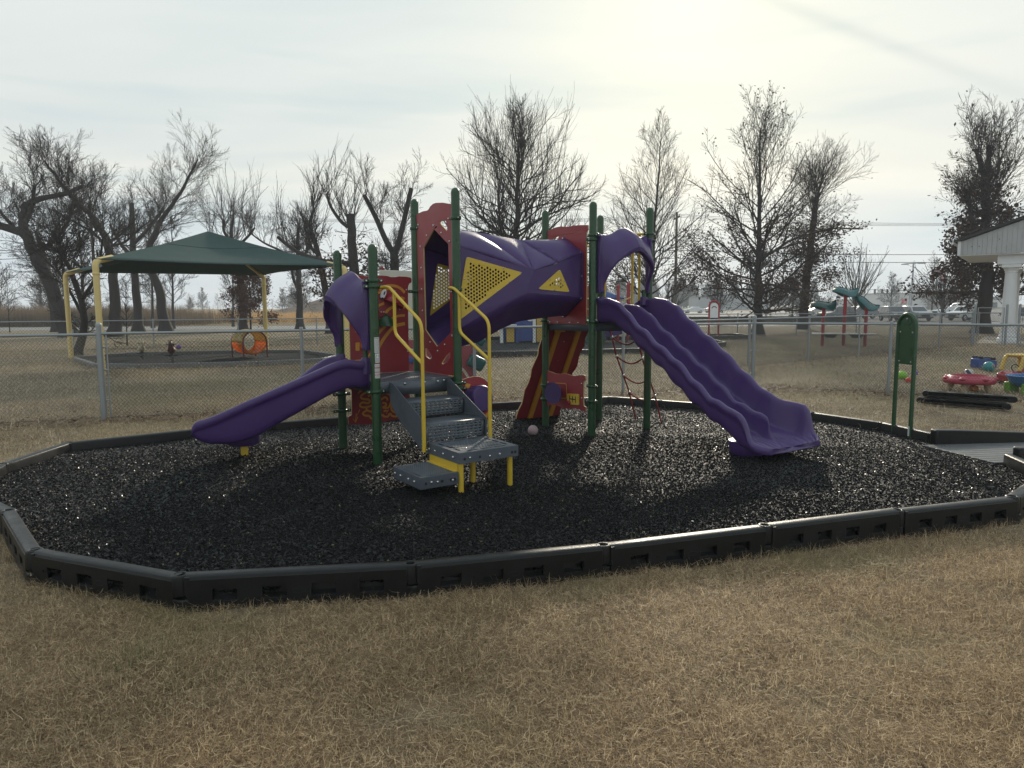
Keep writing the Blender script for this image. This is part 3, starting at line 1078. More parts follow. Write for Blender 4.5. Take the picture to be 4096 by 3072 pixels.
def perf(mb, o, ux, uy, nx, ny, kind='slot', fill=0.5, asp=0.3, skip=None):
    """thin sheet o + i ux + j uy, one opening per cell"""
    o, ux, uy = V3(o), V3(ux), V3(uy)
    for i in range(nx):
        for j in range(ny):
            c = o + ux * (i + 0.5) + uy * (j + 0.5)
            out = [c + ux * x * 0.5 + uy * y * 0.5 for x, y in ((-1, -1), (0, -1), (1, -1), (1, 0), (1, 1), (0, 1), (-1, 1), (-1, 0))]
            if skip and skip(i, j):
                mb.add(out, [tuple(range(8))]); continue
            if kind == 'slot':
                off = (0.25 if j % 2 else -0.25) * 0.35
                inn = [c + ux * (x * fill * 0.5 + off * 0.5) + uy * y * asp * 0.5 for x, y in ((-.85, -1), (0, -1), (.85, -1), (1, 0), (.85, 1), (0, 1), (-.85, 1), (-1, 0))]
            else:
                inn = [c + ux * math.cos(t) * fill * 0.5 + uy * math.sin(t) * fill * 0.5 for t in [math.pi * (k * 2 + 5) / 4 / 1.0 * 0.5 + math.pi * 0.625 * 0 for k in range(0)]] or \
                      [c + ux * x * fill * 0.5 + uy * y * fill * 0.5 for x, y in ((-.7, -.7), (0, -1), (.7, -.7), (1, 0), (.7, .7), (0, 1), (-.7, .7), (-1, 0))]
            mb.add(out + inn, [(k, (k + 1) % 8, 8 + (k + 1) % 8, 8 + k) for k in range(8)])
    return mb


def deck(a0, z, nm='deck'):
    mb = MB()
    x0, x1, y0, y1 = a0 + 0.02, a0 + S_ - 0.02, 0.02, S_ - 0.02
    n = 22
    perf(mb, (x0, y0, z), ((x1 - x0) / n, 0, 0), (0, (y1 - y0) / n, 0), n, n, 'round', 0.5)
    dz = 0.115
    mb.add([(x0, y0, z), (x1, y0, z), (x1, y1, z), (x0, y1, z), (x0, y0, z - dz), (x1, y0, z - dz), (x1, y1, z - dz), (x0, y1, z - dz)],
           [(0, 1, 5, 4), (1, 2, 6, 5), (2, 3, 7, 6), (3, 0, 4, 7)])
    return mb.build(nm, GREYC, PS, solid=0.004, ang=30)


deck(0, D1); deck(3 * S_, D2)

# ---- stairs between posts A and D, coming towards the viewer
stair = None
for a_ in (0.135, 0.775):
    st = MB()
    pr = [(-0.012, D1), (-0.09, D1 - 0.002), (-0.765, 0.515), (-0.77, 0.262), (-0.655, 0.268), (-0.15, 0.515), (-0.05, 0.60), (-0.012, 0.70)]
    st.prism([(b, z) for b, z in pr], [], 0.006, lambda u, v, w, a_=a_: V3((a_ + w, u, v)))
    o = st.build('stair' if stair is None else 'stair_side', GREYC, PS if stair is None else stair, bevel=0.002)
    stair = stair or o
aL, aR = 0.139, 0.771
W_ = aR - aL


def tread(z, b_front, b_back, riser_h, nr):
    mb = MB()
    # tread pan with rolled nose
    pr = [(b_back, z), (b_front + 0.018, z), (b_front + 0.004, z - 0.006), (b_front, z - 0.022)]
    for i in range(len(pr) - 1):
        (b0, z0), (b1, z1) = pr[i], pr[i + 1]
        mb.add([(aL, b0, z0), (aR, b0, z0), (aR, b1, z1), (aL, b1, z1)], [(0, 1, 2, 3)])
    h = riser_h - 0.03
    perf(mb, (aL + 0.03, b_front, z - 0.022 - h), ((W_ - 0.06) / 12, 0, 0), (0, 0, h / nr), 12, nr, 'slot', 0.5, 0.34)
    for x0, x1 in ((aL, aL + 0.03), (aR - 0.03, aR)):
        mb.add([(x0, b_front, z - 0.022 - h), (x1, b_front, z - 0.022 - h), (x1, b_front, z - 0.022), (x0, b_front, z - 0.022)], [(0, 1, 2, 3)])
    o = mb.build('tread', GREYC, stair, solid=0.003, ang=30)
    return o


tread(0.66, -0.365, -0.085, 0.155, 5)
tread(0.50, -0.745, -0.43, 0.165, 5)
mb = MB()   # apron under the deck edge, with bolts
mb.add([(aL, -0.012, D1 - 0.004), (aR, -0.012, D1 - 0.004), (aR, -0.012, D1 - 0.135), (aL, -0.012, D1 - 0.135)], [(0, 1, 2, 3)])
mb.build('apron', GREYC, stair, solid=0.004)
bolts('bolt', [(0.165, D1 - 0.02), (0.30, D1 - 0.025), (0.52, D1 - 0.025), (0.67, D1 - 0.025), (0.74, D1 - 0.02)], fr_b(-0.016), stair, 0.013)
tb = [(0.2 + 0.085 * i, 0) for i in range(7)]
bolts('rivet', [(a, 0.645) for a, _ in tb], fr_b(-0.368), stair, 0.004)
bolts('rivet', [(a, 0.483) for a, _ in tb], fr_b(-0.748), stair, 0.004)


def pan(nm, a0, a1, b0, b1, z, dz, pattern, parent):
    """shallow platform pan with pierced top"""
    mb = MB()
    if pattern == 'fine':
        nx, ny = 15, 12
        m = 0.035
        perf(mb, (a0 + m, b0 + m, z), ((a1 - a0 - 2 * m) / nx, 0, 0), (0, (b1 - b0 - 2 * m) / ny, 0), nx, ny, 'slot', 0.5, 0.4)
        inn = [(a0 + m, b0 + m), (a1 - m, b0 + m), (a1 - m, b1 - m), (a0 + m, b1 - m)]
        out = [(a0, b0), (a1, b0), (a1, b1), (a0, b1)]
        mb.add([(x, y, z) for x, y in out + inn], [(k, (k + 1) % 4, 4 + (k + 1) % 4, 4 + k) for k in range(4)])
    else:
        cx_, cy_ = (a0 + a1) / 2, (b0 + b1) / 2
        hs = []
        wa, wb = (a1 - a0) / 2, (b1 - b0) / 2
        for q in (-0.5, 0.0, 0.5):            # long slots round the rim
            for sx, sy in ((1, 0), (-1, 0), (0, 1), (0, -1)):
                if sx: hs.append([(cx_ + sx * wa * 0.80 + dx, cy_ + q * wb * 0.95 + dy) for dx, dy in ((-.012, -.055), (.012, -.055), (.012, .055), (-.012, .055))])
                else: hs.append([(cx_ + q * wa * 0.95 + dx, cy_ + sy * wb * 0.80 + dy) for dx, dy in ((-.055, -.012), (.055, -.012), (.055, .012), (-.055, .012))])
        for i in range(-6, 7):
            for j in range(-6, 7):
                x, y = i * 0.030 + (0.015 if j % 2 else 0), j * 0.030
                if abs(x) < wa * 0.66 and abs(y) < wb * 0.66:
                    hs.append([(cx_ + x + dx, cy_ + y + dy) for dx, dy in ((-.010, -.004), (.010, -.004), (.010, .004), (-.010, .004))])
        mb.prism([(a0, b0), (a1, b0), (a1, b1), (a0, b1)], hs, 0.003, lambda u, v, w: V3((u, v, z + w - 0.0015)))
    e = 0.012
    rim = [(a0, b0), (a1, b0), (a1, b1), (a0, b1)]
    for k in range(4):
        (x0, y0), (x1, y1) = rim[k], rim[(k + 1) % 4]
        mb.add([(x0, y0, z), (x1, y0 if y0 == y1 else y1, z), (x1, y1, z - dz), (x0, y0, z - dz)], [(0, 1, 2, 3)])
    o = mb.build(nm, GREYC, parent, solid=0.004 if pattern == 'fine' else 0.0, ang=30, bevel=0.004)
    bolts('bolt', [(a0 + 0.10, z - 0.05), (a0 + 0.30, z - 0.06), (a1 - 0.2, z - 0.055)], fr_b(b0 - 0.003), o, 0.012)
    bolts('bolt', [(b1 - 0.04, z - 0.05), (b1 - 0.15, z - 0.05), (b1 - 0.3, z - 0.05), (b0 + 0.1, z - 0.05)], fr_a(a0 - 0.003), o, 0.012)
    hm = MB()
    for x in (a0 + 0.05, a0 + 0.2, a1 - 0.07, a1 - 0.035):
        hm.lathe([(0.013, 0), (0.0, 0.001)], 10, (x, b0 - 0.0045, z - 0.055), Matrix.Rotation(R(90), 3, 'X'))
    hm.each('drain_hole', DARK, o)
    return o


pan('landing', 0.155, 0.755, -1.325, -0.752, 0.335, 0.095, 'wide', PS)
pan('step', -0.20, 0.157, -1.30, -0.79, 0.17, 0.10, 'fine', PS)
yb = MB()
yb.box((0.163, -1.03, 0.205), (0.008, 0.50, 0.072)); yb.box((0.145, -1.03, 0.174), (0.035, 0.50, 0.006))
yb.build('riser_plate', YELLOW, PS, bevel=0.002)
for (a_, b_) in ((0.19, -1.285), (0.45, -1.05), (0.70, -1.27), (0.42, -0.80)):
    lg = MB(); lg.tube([(a_, b_, -0.1), (a_, b_, 0.25)], 0.024, 14); lg.build('support_leg', YELLOW, PS)

# ---- stair handrails
for nm, a_, bp in (('hand_rail', 0.105, 0.045), ('hand_rail', 0.805, 0.045)):
    mb = MB()
    mb.tube(arc_pts([(a_ - 0.05 if a_ < 0.5 else a_ + 0.06, bp - 0.03, 1.735), (a_, -0.035, 1.742), (a_, -0.13, 1.735), (a_, -0.785, 1.415), (a_, -0.785, 0.27)], 0.09, 6), 0.0155, 12)
    mb.tube(arc_pts([(a_, -0.235, 1.68), (a_, -0.235, 1.30), (a_, -0.78, 1.055)], 0.07, 6), 0.0155, 12)
    mb.tube([(a_, -0.785, 0.26), (a_, -0.785, 0.76)], 0.0185, 12)
    o = mb.build(nm, YELLOW, PS)
    bolts('rivet', [(-0.785, 0.33), (-0.785, 0.38)], fr_a(a_ - 0.018), o, 0.006)

# ---- left single slide, bending away to the left, outer wall higher (leaves the low deck towards -a)
za = [(-0.02, 1.026), (0.10, 1.024), (0.17, 1.026), (0.21, 1.049), (0.30, 1.038), (0.40, 1.008), (0.58, 0.925), (0.78, 0.835), (0.93, 0.765), (1.08, 0.697), (1.22, 0.625), (1.33, 0.572), (1.40, 0.548), (1.445, 0.535), (1.47, 0.515), (1.485, 0.475), (1.488, 0.45)]
zn_ = [(-0.02, 1.03), (0.10, 1.032), (0.14, 1.036), (0.24, 1.005), (0.40, 0.908), (0.59, 0.789), (0.78, 0.69), (1.0, 0.59), (1.2, 0.515), (1.33, 0.485), (1.42, 0.475), (1.47, 0.455), (1.488, 0.44)]
zb_ = [(-0.02, 0.745), (0.21, 0.773), (0.40, 0.713), (0.56, 0.626), (0.80, 0.492), (1.0, 0.37), (1.12, 0.325), (1.25, 0.310), (1.37, 0.320), (1.43, 0.345), (1.465, 0.375), (1.482, 0.41), (1.488, 0.43)]
zf_ = [(-0.02, 0.83), (0.2, 0.83), (0.35, 0.80), (0.56, 0.69), (0.80, 0.555), (1.0, 0.45), (1.12, 0.39), (1.25, 0.375), (1.37, 0.385), (1.44, 0.40), (1.488, 0.435)]
I = lambda tab, x: float(np.interp(x, [p[0] for p in tab], [p[1] for p in tab]))


def slide_path(s_):
    """centre of the bed in plan: straight out of the deck, then turning 28 degrees"""
    a, b, h, ds = 0.0, 0.457, math.pi, 0.01
    x = 0.0
    if s_ <= 0: return (-s_, 0.457, h)
    while x < s_ - 1e-9:
        d = min(ds, s_ - x)
        if x > 0.35: h -= R(28) / 1.2 * d
        a += math.cos(h) * d; b += math.sin(h) * d; x += d
    return (a, b, h)


mb = MB(); rows = []
stn = list(np.linspace(-0.015, 1.36, 28)) + [1.39, 1.42, 1.445, 1.462, 1.474, 1.482, 1.487]
for s_ in stn:
    zt, zn, zb, zf = I(za, s_) + 0.010, I(zn_, s_) + 0.006, I(zb_, s_) - 0.008, I(zf_, s_)
    zf = min(zf, zt - 0.004, zn - 0.004)
    w = max(0.02, min(0.07, (zt - zb) * 0.3))
    e = -0.352
    def side(zr):
        return [(e + w, zb), (e + 0.02, zb + w * 0.35), (e + 0.004, zb + w), (e, zr - 0.095), (e - 0.004, zr - 0.082), (e - 0.020, zr - 0.070), (e - 0.022, zr - 0.022), (e - 0.010, zr - 0.004),
                (e + 0.018, zr), (e + 0.048, zr - 0.003), (e + 0.062, zr - 0.02), (e + 0.070, max(zf + 0.03, zr - 0.06) if zr - zf > 0.06 else zf + 0.02), (e + 0.085, zf + 0.04 if zr - zf > 0.06 else zf + 0.012), (e + 0.13, zf + 0.005), (e + 0.22, zf)]
    sec = [(u, max(zb, z)) for u, z in side(zt)] + [(0.0, zf)] + [(-u, max(zb, z)) for u, z in side(zn)[::-1]]
    a_, b_, h = slide_path(s_)
    # u < 0 is the outer side of the bend, nearest the viewer
    rows.append([(a_ + math.sin(h) * u, b_ - math.cos(h) * u, z) for u, z in sec])
k = len(rows[0])
fs = []
for i in range(len(rows) - 1):
    for j in range(k):
        fs.append((i * k + j, i * k + (j + 1) % k, (i + 1) * k + (j + 1) % k, (i + 1) * k + j))
fs += [tuple(range(k)), tuple((len(rows) - 1) * k + j for j in range(k))[::-1]]
mb.add([p for r in rows for p in r], fs)
sl = mb.build('slide', PURPLE, PS, ang=60, sub=1)
pa, pb, ph_ = slide_path(1.13)
mb = MB(); mb.lathe([(0.0, 0.255), (0.13, 0.255), (0.145, 0.268), (0.152, 0.30), (0.155, 0.36)], 28, (pa, pb, 0)); mb.build('exit_pedestal', PURPLE, sl)
mb = MB(); mb.box((pa, pb - 0.02, 0.11), (0.06, 0.05, 0.32)); mb.build('exit_leg', YELLOW, sl, bevel=0.004)
mb = MB()
for b_ in (0.125, 0.79):
    mb.lathe([(0.046, 0.90), (0.048, 1.04), (0.042, 1.062), (0.0, 1.062)], 16, (-0.045, b_, 0))
mb.each('hood_socket', PURPLE, sl)
mb = MB()
for b_ in (0.125, 0.79):
    mb.tube([(-0.045, b_, 1.05), (-0.045, b_, 1.16)], 0.026, 12)
mb.each('hood_pin', DGREEN, sl)

# ---- hoods over the slide entrances (local: o outwards from the deck, l across, z above slide deck)


def hood(place, parent):
    edge = smooth_pts([(0.0, 0.055, 0.312), (0.0, 0.055, 0.60), (0.0, 0.05, 0.985), (0.0, 0.12, 1.0), (0.012, 0.19, 0.994), (0.02, 0.27, 1.012), (0.028, 0.36, 1.062), (0.030, 0.457, 1.088)], 7)
    front = smooth_pts([(0.088, 0.095, 0.318), (0.098, 0.10, 0.43), (0.150, 0.112, 0.53), (0.206, 0.132, 0.63), (0.236, 0.19, 0.705), (0.258, 0.28, 0.772), (0.284, 0.375, 0.828), (0.298, 0.457, 0.850)], 7)
    def mirror(c): return c + [(o, 0.914 - l, z) for o, l, z in c[::-1][1:]]
    E_, F_ = mirror(edge), mirror(front)
    n = len(E_); NS = 9
    mb = MB(); vs = []
    for i in range(n):
        e, f = V3(E_[i]), V3(F_[i])
        u = min(1, i / (n - 1), 1) ; s = math.sin(math.pi * i / (n - 1))
        for j in range(NS + 1):
            t = j / NS
            p = e.lerp(f, t)
            bul = math.sin(math.pi * t) * (0.012 + 0.022 * s)
            p = p + V3((bul * 0.7, (-1 if i < n / 2 else 1) * bul * (1 - s) * 0.9, bul * 0.75 * s))
            vs.append(p)
        ret = V3(F_[i]) + V3((-0.055 - 0.015 * s, (1 if i < n / 2 else -1) * 0.012 * (1 - s), -0.055 * s - 0.004))
        vs.append(V3(F_[i]) + V3((0.004, 0, -0.050 * s - 0.004))); vs.append(ret)
    m = NS + 3
    fs = [(i * m + j, i * m + j + 1, (i + 1) * m + j + 1, (i + 1) * m + j) for i in range(n - 1) for j in range(m - 1)]
    mb.add([place(*p) for p in vs], fs)
    o = mb.build('hood', PURPLE, parent, ang=50, solid=0.016, sub=1)
    lm = MB()
    for q in (0.055, 0.859):            # side cheeks that close the legs against the post
        c = [(0.0, q, 0.315), (0.0, q, 0.985), (0.095, q, 0.975), (0.075, q, 0.7), (0.06, q, 0.5), (0.075, q, 0.315)]
        lm.add([place(*p) for p in c], [tuple(range(6))])
    lm.each('cheek', PURPLE, o, solid=0.03, bevel=0.008)
    rb = MB()                           # ribbed lip
    for i in range(n):
        if 0.30 < F_[i][1] < 0.614:
            f = V3(F_[i])
            rb.tube([place(*(f + V3((0.006, 0, -0.006)))), place(*(f + V3((0.008, 0, -0.050)))), place(*(f + V3((-0.03, 0, -0.058))))], 0.005, 5)
    rb.build('lip_rib', PURPLE, o)['kind'] = 'stuff'
    return o


hood(lambda o, l, z: V3((-o, l, D1 + z)), PS)
hood(lambda o, l, z: V3((3 * S_ + S_ - l, -o, D2 + 0.02 + z)), PS)

# ---- right double slide (leaves the high deck towards -b)
zt2 = [(0.03, 1.655), (0.08, 1.625), (0.12, 1.628), (0.18, 1.643), (0.30, 1.612), (0.40, 1.585), (0.48, 1.52), (0.64, 1.385), (0.80, 1.285), (1.02, 1.135), (1.28, 0.985), (1.48, 0.825), (1.70, 0.668), (1.89, 0.585), (2.0, 0.555), (2.09, 0.525), (2.15, 0.475), (2.19, 0.40), (2.215, 0.32), (2.26, 0.265), (2.34, 0.245), (2.42, 0.225)]
zr2 = [(0.03, 1.655), (0.08, 1.625), (0.12, 1.628), (0.19, 1.645), (0.40, 1.62), (0.585, 1.525), (0.70, 1.43), (0.95, 1.26), (1.21, 1.09), (1.55, 0.827), (1.82, 0.652), (2.0, 0.58), (2.12, 0.562), (2.2, 0.545), (2.25, 0.49), (2.27, 0.40), (2.285, 0.33), (2.32, 0.275), (2.36, 0.25), (2.42, 0.225)]
zm2 = [(0.03, 1.50), (0.08, 1.571), (0.30, 1.550), (0.50, 1.46), (0.63, 1.345), (0.86, 1.198), (1.15, 0.993), (1.48, 0.775), (1.72, 0.592), (1.95, 0.503), (2.15, 0.468), (2.22, 0.45), (2.26, 0.40), (2.30, 0.33), (2.36, 0.285), (2.42, 0.235)]
zb2 = [(0.03, 1.335), (0.28, 1.345), (0.44, 1.262), (0.64, 1.13), (0.88, 0.978), (1.12, 0.82), (1.30, 0.68), (1.55, 0.512), (1.79, 0.377), (1.96, 0.30), (2.1, 0.20), (2.25, 0.165), (2.35, 0.155), (2.42, 0.16)]
zf2 = [(0.03, 1.375), (0.16, 1.37), (0.30, 1.34), (0.50, 1.225), (0.8, 1.03), (1.1, 0.835), (1.4, 0.63), (1.65, 0.475), (1.85, 0.365), (2.0, 0.295), (2.15, 0.255), (2.3, 0.243), (2.42, 0.20)]
J = lambda tab, d: float(np.interp(d, [p[0] for p in tab], [p[1] for p in tab]))
mb = MB(); rows = []
stn = list(np.linspace(0.0, 2.0, 64)) + list(np.linspace(2.02, 2.40, 26)) + [2.412, 2.42]
for d in stn:
    b_ = -d + 0.02
    fade = max(0, min(1, (d - 0.35) / 0.2)) * max(0, min(1, (2.0 - d) / 0.2))
    wv = 0.014 * math.sin(2 * math.pi * d / 0.255) * fade
    tl, tr, tm, zb, zf = J(zt2, d) + wv, J(zr2, d) + wv, J(zm2, d) + wv, J(zb2, d) + wv * 1.2, J(zf2, d) + wv * 0.8
    end = max(0, (d - 2.30) / 0.12); end = min(1, end)
    fl = max(0, min(1, (d - 1.9) / 0.3)); fl = fl * fl * (3 - 2 * fl)     # the exit flares outwards
    aL_, aR_ = 2.805 - 0.02 * fl + 0.09 * end ** 2, 3.608 + 0.10 * fl - 0.09 * end ** 2
    am = 3.205
    rib = lambda q: 0.011 * math.sin(q) * max(0, min(1, (d - 2.02) / 0.12)) * (1 - end)
    def floor_pts(x0, x1, n=21):
        return [(x0 + (x1 - x0) * i / (n - 1), zf + rib(2 * math.pi * 4.0 * i / (n - 1)) + (0.012 if i in (0, n - 1) else 0) * (1 - end)) for i in range(n)]
    cl_ = lambda z: max(z, zf + 0.003)
    sec = [(aL_ + 0.06, zb), (aL_ + 0.015, zb + 0.012), (aL_, zb + 0.05 * (1 - end) + 0.004), (aL_ - 0.004, zb * 0.55 + tl * 0.45), (aL_ + 0.000, tl - 0.085), (aL_ - 0.014, tl - 0.066), (aL_ - 0.018, tl - 0.026), (aL_ - 0.004, tl - 0.005), (aL_ + 0.022, tl), (aL_ + 0.048, tl - 0.006), (aL_ + 0.060, cl_(tl - 0.035)),
           (aL_ + 0.068, cl_(tl * 0.5 + zf * 0.5))]
    sec += floor_pts(aL_ + 0.10, am - 0.065)
    sec += [(am - 0.036, cl_(tm * 0.5 + zf * 0.5)), (am - 0.031, cl_(tm - 0.03)), (am - 0.018, cl_(tm - 0.005)), (am, cl_(tm)), (am + 0.018, cl_(tm - 0.005)), (am + 0.031, cl_(tm - 0.03)), (am + 0.036, cl_(tm * 0.5 + zf * 0.5))]
    sec += floor_pts(am + 0.065, aR_ - 0.10)
    sec += [(aR_ - 0.068, cl_(tr * 0.5 + zf * 0.5)), (aR_ - 0.060, cl_(tr - 0.035)), (aR_ - 0.048, cl_(tr - 0.006)), (aR_ - 0.022, cl_(tr)), (aR_ + 0.004, tr - 0.005), (aR_ + 0.018, tr - 0.026), (aR_ + 0.014, tr - 0.066), (aR_, tr - 0.085), (aR_ + 0.004, zb * 0.55 + tr * 0.45), (aR_, zb + 0.05 * (1 - end) + 0.004), (aR_ - 0.015, zb + 0.012), (aR_ - 0.06, zb)]
    sec = [(x, max(z, zb)) for x, z in sec]
    # saddle: the lip between the two beds is cut back
    sb = max(0, min(1, (d - 2.05) / 0.3))
    rows.append([(x, b_ + 0.20 * sb * math.exp(-((x - am - 0.03 * fl) / 0.095) ** 2), z) for x, z in sec])
k = len(rows[0])
fs = []
for i in range(len(rows) - 1):
    for j in range(k):
        fs.append((i * k + j, i * k + (j + 1) % k, (i + 1) * k + (j + 1) % k, (i + 1) * k + j))
fs += [tuple(range(k)), tuple((len(rows) - 1) * k + j for j in range(k))[::-1]]
mb.add([p for r in rows for p in r], fs)
sl2 = mb.build('double_slide', PURPLE, PS, ang=70, sub=1)
mb = MB()
for a_ in (2.995, 3.42):
    mb.lathe([(0.0, 0.10), (0.15, 0.10), (0.165, 0.115), (0.175, 0.17), (0.18, 0.235)], 24, (a_, -2.03, 0))
mb.each('exit_pedestal', PURPLE, sl2)
mb = MB(); mb.box((3.05, -2.0, 0.04), (0.06, 0.06, 0.2)); mb.box((3.4, -2.0, 0.04), (0.06, 0.06, 0.2)); mb.each('exit_leg', YELLOW, sl2)
mb = MB()
for a_ in (2.865, 3.535):
    mb.lathe([(0.046, 1.55), (0.048, 1.635), (0.042, 1.652), (0.0, 1.652)], 16, (a_, -0.035, 0))
mb.each('hood_socket', PURPLE, sl2)
mb = MB()
for a_ in (2.865, 3.535):
    mb.tube([(a_, -0.035, 1.64), (a_, -0.035, 1.74)], 0.026, 12)
mb.each('hood_pin', DGREEN, sl2)

# ---- tunnel: faceted hexagonal crawl tube from the low panel to the high panel
ap = [(0.914, 2.385), (1.22, 2.368), (1.45, 2.357), (1.75, 2.326), (2.04, 2.297), (2.40, 2.303), (2.742, 2.345)]
sh = [(0.914, 2.198, 0.135), (1.30, 2.095, 0.11), (1.62, 2.015, 0.085), (1.93, 1.938, 0.06), (2.20, 2.0, 0.09), (2.45, 2.075, 0.12), (2.742, 2.157, 0.165)]
lo = [(0.914, 1.285, 0.115), (1.20, 1.42, 0.105), (1.52, 1.56, 0.085), (1.83, 1.700, 0.06), (2.15, 1.684, 0.09), (2.45, 1.668, 0.125), (2.742, 1.645, 0.170)]
bt = [(0.914, 1.105), (1.22, 1.112), (1.45, 1.150), (1.75, 1.29), (2.0, 1.375), (2.40, 1.415), (2.742, 1.437)]
ip = lambda tab, a, q=1: float(np.interp(a, [p[0] for p in tab], [p[q] for p in tab]))
mb = MB()
SA = np.linspace(0.914, 2.742, 25)
for sgn in (0, 1):
    mir = (lambda b: b) if not sgn else (lambda b: 0.914 - b)
    A_ = [V3((0.914, 0.457, 2.385)), V3((1.45, 0.457, 2.362)), V3((2.04, 0.457, 2.305)), V3((2.742, 0.457, 2.345))]
    S0, V_, S2, S3 = V3((0.914, 0.135, 2.198)), V3((1.93, 0.06, 1.938)), V3((2.32, 0.106, 2.043)), V3((2.742, 0.165, 2.157))
    for (c00, c10, c11, c01, bulge) in ((A_[0], A_[1], V_, S0, 0.075), (A_[1], A_[2], V_, V_, 0.035), (A_[2], S2, V_, V_, 0.028), (A_[2], A_[3], S3, S2, 0.065)):
        nu, nv = 14, 10
        nn = (c11 - c00).cross(c01 - c10 if (c01 - c10).length > 1e-4 else c11 - c10).normalized()
        if nn.z < 0: nn = -nn
        g = []
        for i in range(nu + 1):
            for j in range(nv + 1):
                u, w = i / nu, j / nv
                p = (c00 * (1 - u) + c10 * u) * (1 - w) + (c01 * (1 - u) + c11 * u) * w
                p = p + nn * bulge * math.sin(math.pi * u) ** 0.8 * math.sin(math.pi * w) ** 0.8
                g.append((p.x, mir(p.y), p.z))
        k = nv + 1
        mb.add(g, [(i * k + j, i * k + j + 1, (i + 1) * k + j + 1, (i + 1) * k + j) for i in range(nu) for j in range(nv)])
    rows = []
    for a_ in SA:
        zl_, bl_, zb__ = ip(lo, a_), ip(lo, a_, 2), ip(bt, a_)
        rows.append([(a_, mir(bl_ + (0.457 - bl_) * t), zl_ + (zb__ - zl_) * t) for t in np.linspace(0, 1, 4)])
    k = 4
    mb.add([p for r in rows for p in r], [(i * k + j, i * k + j + 1, (i + 1) * k + j + 1, (i + 1) * k + j) for i in range(len(rows) - 1) for j in range(k - 1)])

WB = [(1.101, 2.070), (1.785, 1.915), (1.0, 1.405), (1.008, 1.622)]          # window outlines on the side walls
WS = [(2.332, 1.968), (1.998, 1.738), (2.497, 1.708)]


def near_b(a, z):
    zs_, bs_ = ip(sh, a), ip(sh, a, 2); zl_, bl_ = ip(lo, a), ip(lo, a, 2)
    t = (z - zl_) / max(1e-4, zs_ - zl_)
    return bl_ + (bs_ - bl_) * t


def round_poly(poly, r, n=4):
    out = []
    k = len(poly)
    for i in range(k):
        a, b, c = V3((*poly[i - 1], 0)), V3((*poly[i], 0)), V3((*poly[(i + 1) % k], 0))
        d1, d2 = (a - b), (c - b)
        rr = min(r, d1.length * 0.4, d2.length * 0.4)
        p1, p2 = b + d1.normalized() * rr, b + d2.normalized() * rr
        for q in range(n + 1):
            t = q / n
            p = p1 * (1 - t) ** 2 + b * 2 * t * (1 - t) + p2 * t ** 2
            out.append((p.x, p.y))
    return out


def shrink(poly, d):
    ar = sum(poly[i - 1][0] * poly[i][1] - poly[i][0] * poly[i - 1][1] for i in range(len(poly)))
    return inset(poly, d if ar > 0 else -d)


for sgn in (0, 1):
    fr = (lambda u, v, w=0.0: V3((u, near_b(u, v) - w, v))) if not sgn else (lambda u, v, w=0.0: V3((u, 0.914 - near_b(u, v) + w, v)))
    left = [(0.914, 2.198), (1.30, 2.095), (1.62, 2.015), (1.93, 1.938), (1.83, 1.700), (1.52, 1.56), (1.20, 1.42), (0.914, 1.285)]
    right = [(1.93, 1.938), (2.20, 2.0), (2.45, 2.075), (2.742, 2.157), (2.742, 1.645), (2.45, 1.668), (2.15, 1.684), (1.83, 1.700)]
    mb.prism(left, [round_poly(shrink(WB, 0.035), 0.03)], 0.004, fr)
    mb.prism(right, [round_poly(shrink(WS, 0.03), 0.03)], 0.004, fr)
tun = mb.build('tunnel', PURPLE, PS, ang=16, solid=0.008)
for poly, nm in ((WB, 'window'), (WS, 'window')):
    for sgn in (0, 1):
        off = 0.009
        fr = (lambda u, v, w=0.0: V3((u, near_b(u, v) - w - off, v))) if not sgn else (lambda u, v, w=0.0: V3((u, 0.914 - near_b(u, v) + w + off, v)))
        hol = []
        pit = 0.0385; r_h = 0.0138
        for i in range(50):
            for j in range(50):
                x = 0.95 + i * pit * 0.866; y = 1.38 + j * pit + (pit / 2 if i % 2 else 0)
                if inside((x, y), poly) and pdist((x, y), poly) > 0.048:
                    hol.append(circle2(x, y, r_h, 8))
        mb = MB(); mb.prism(round_poly(poly, 0.03), hol, 0.006, fr)
        w = mb.build(nm, YELLOW, tun, ang=30)
        cs = shrink(poly, 0.022)
        bp = []
        for i in range(len(cs)):
            a_, b_ = V3((*cs[i - 1], 0)), V3((*cs[i], 0))
            m_ = max(2, int((b_ - a_).length / 0.17))
            bp += [tuple(a_.lerp(b_, q / m_))[:2] for q in range(m_)]
        if not sgn:
            bolts('bolt', bp, lambda u, v, w_: fr(u, v, 0.003 + w_), w, 0.008)
# collars on the panels
HEX1 = [(0.457, 2.385), (0.715, 2.198), (0.700, 1.285), (0.425, 1.105), (0.112, 1.275), (0.138, 2.198)]
HEX3 = [(0.525, 2.345), (0.74, 2.157), (0.735, 1.645), (0.512, 1.437), (0.178, 1.645), (0.180, 2.157)]
mb = MB()
mb.prism(shrink(HEX3, -0.035), [shrink(HEX3, 0.012)], 0.012, fr_a(3 * S_ - 0.022))
mb.build('collar', PURPLE, tun, bevel=0.003)

# ---- red panels


def scallop(u0, u1, z, amp, n, ph=0.0, rev=False):
    us = np.linspace(u0, u1, n)
    return [(float(u), float(z + amp * math.sin(ph + 2 * math.pi * (u - u0) / (u1 - u0) * 1.5))) for u in us]


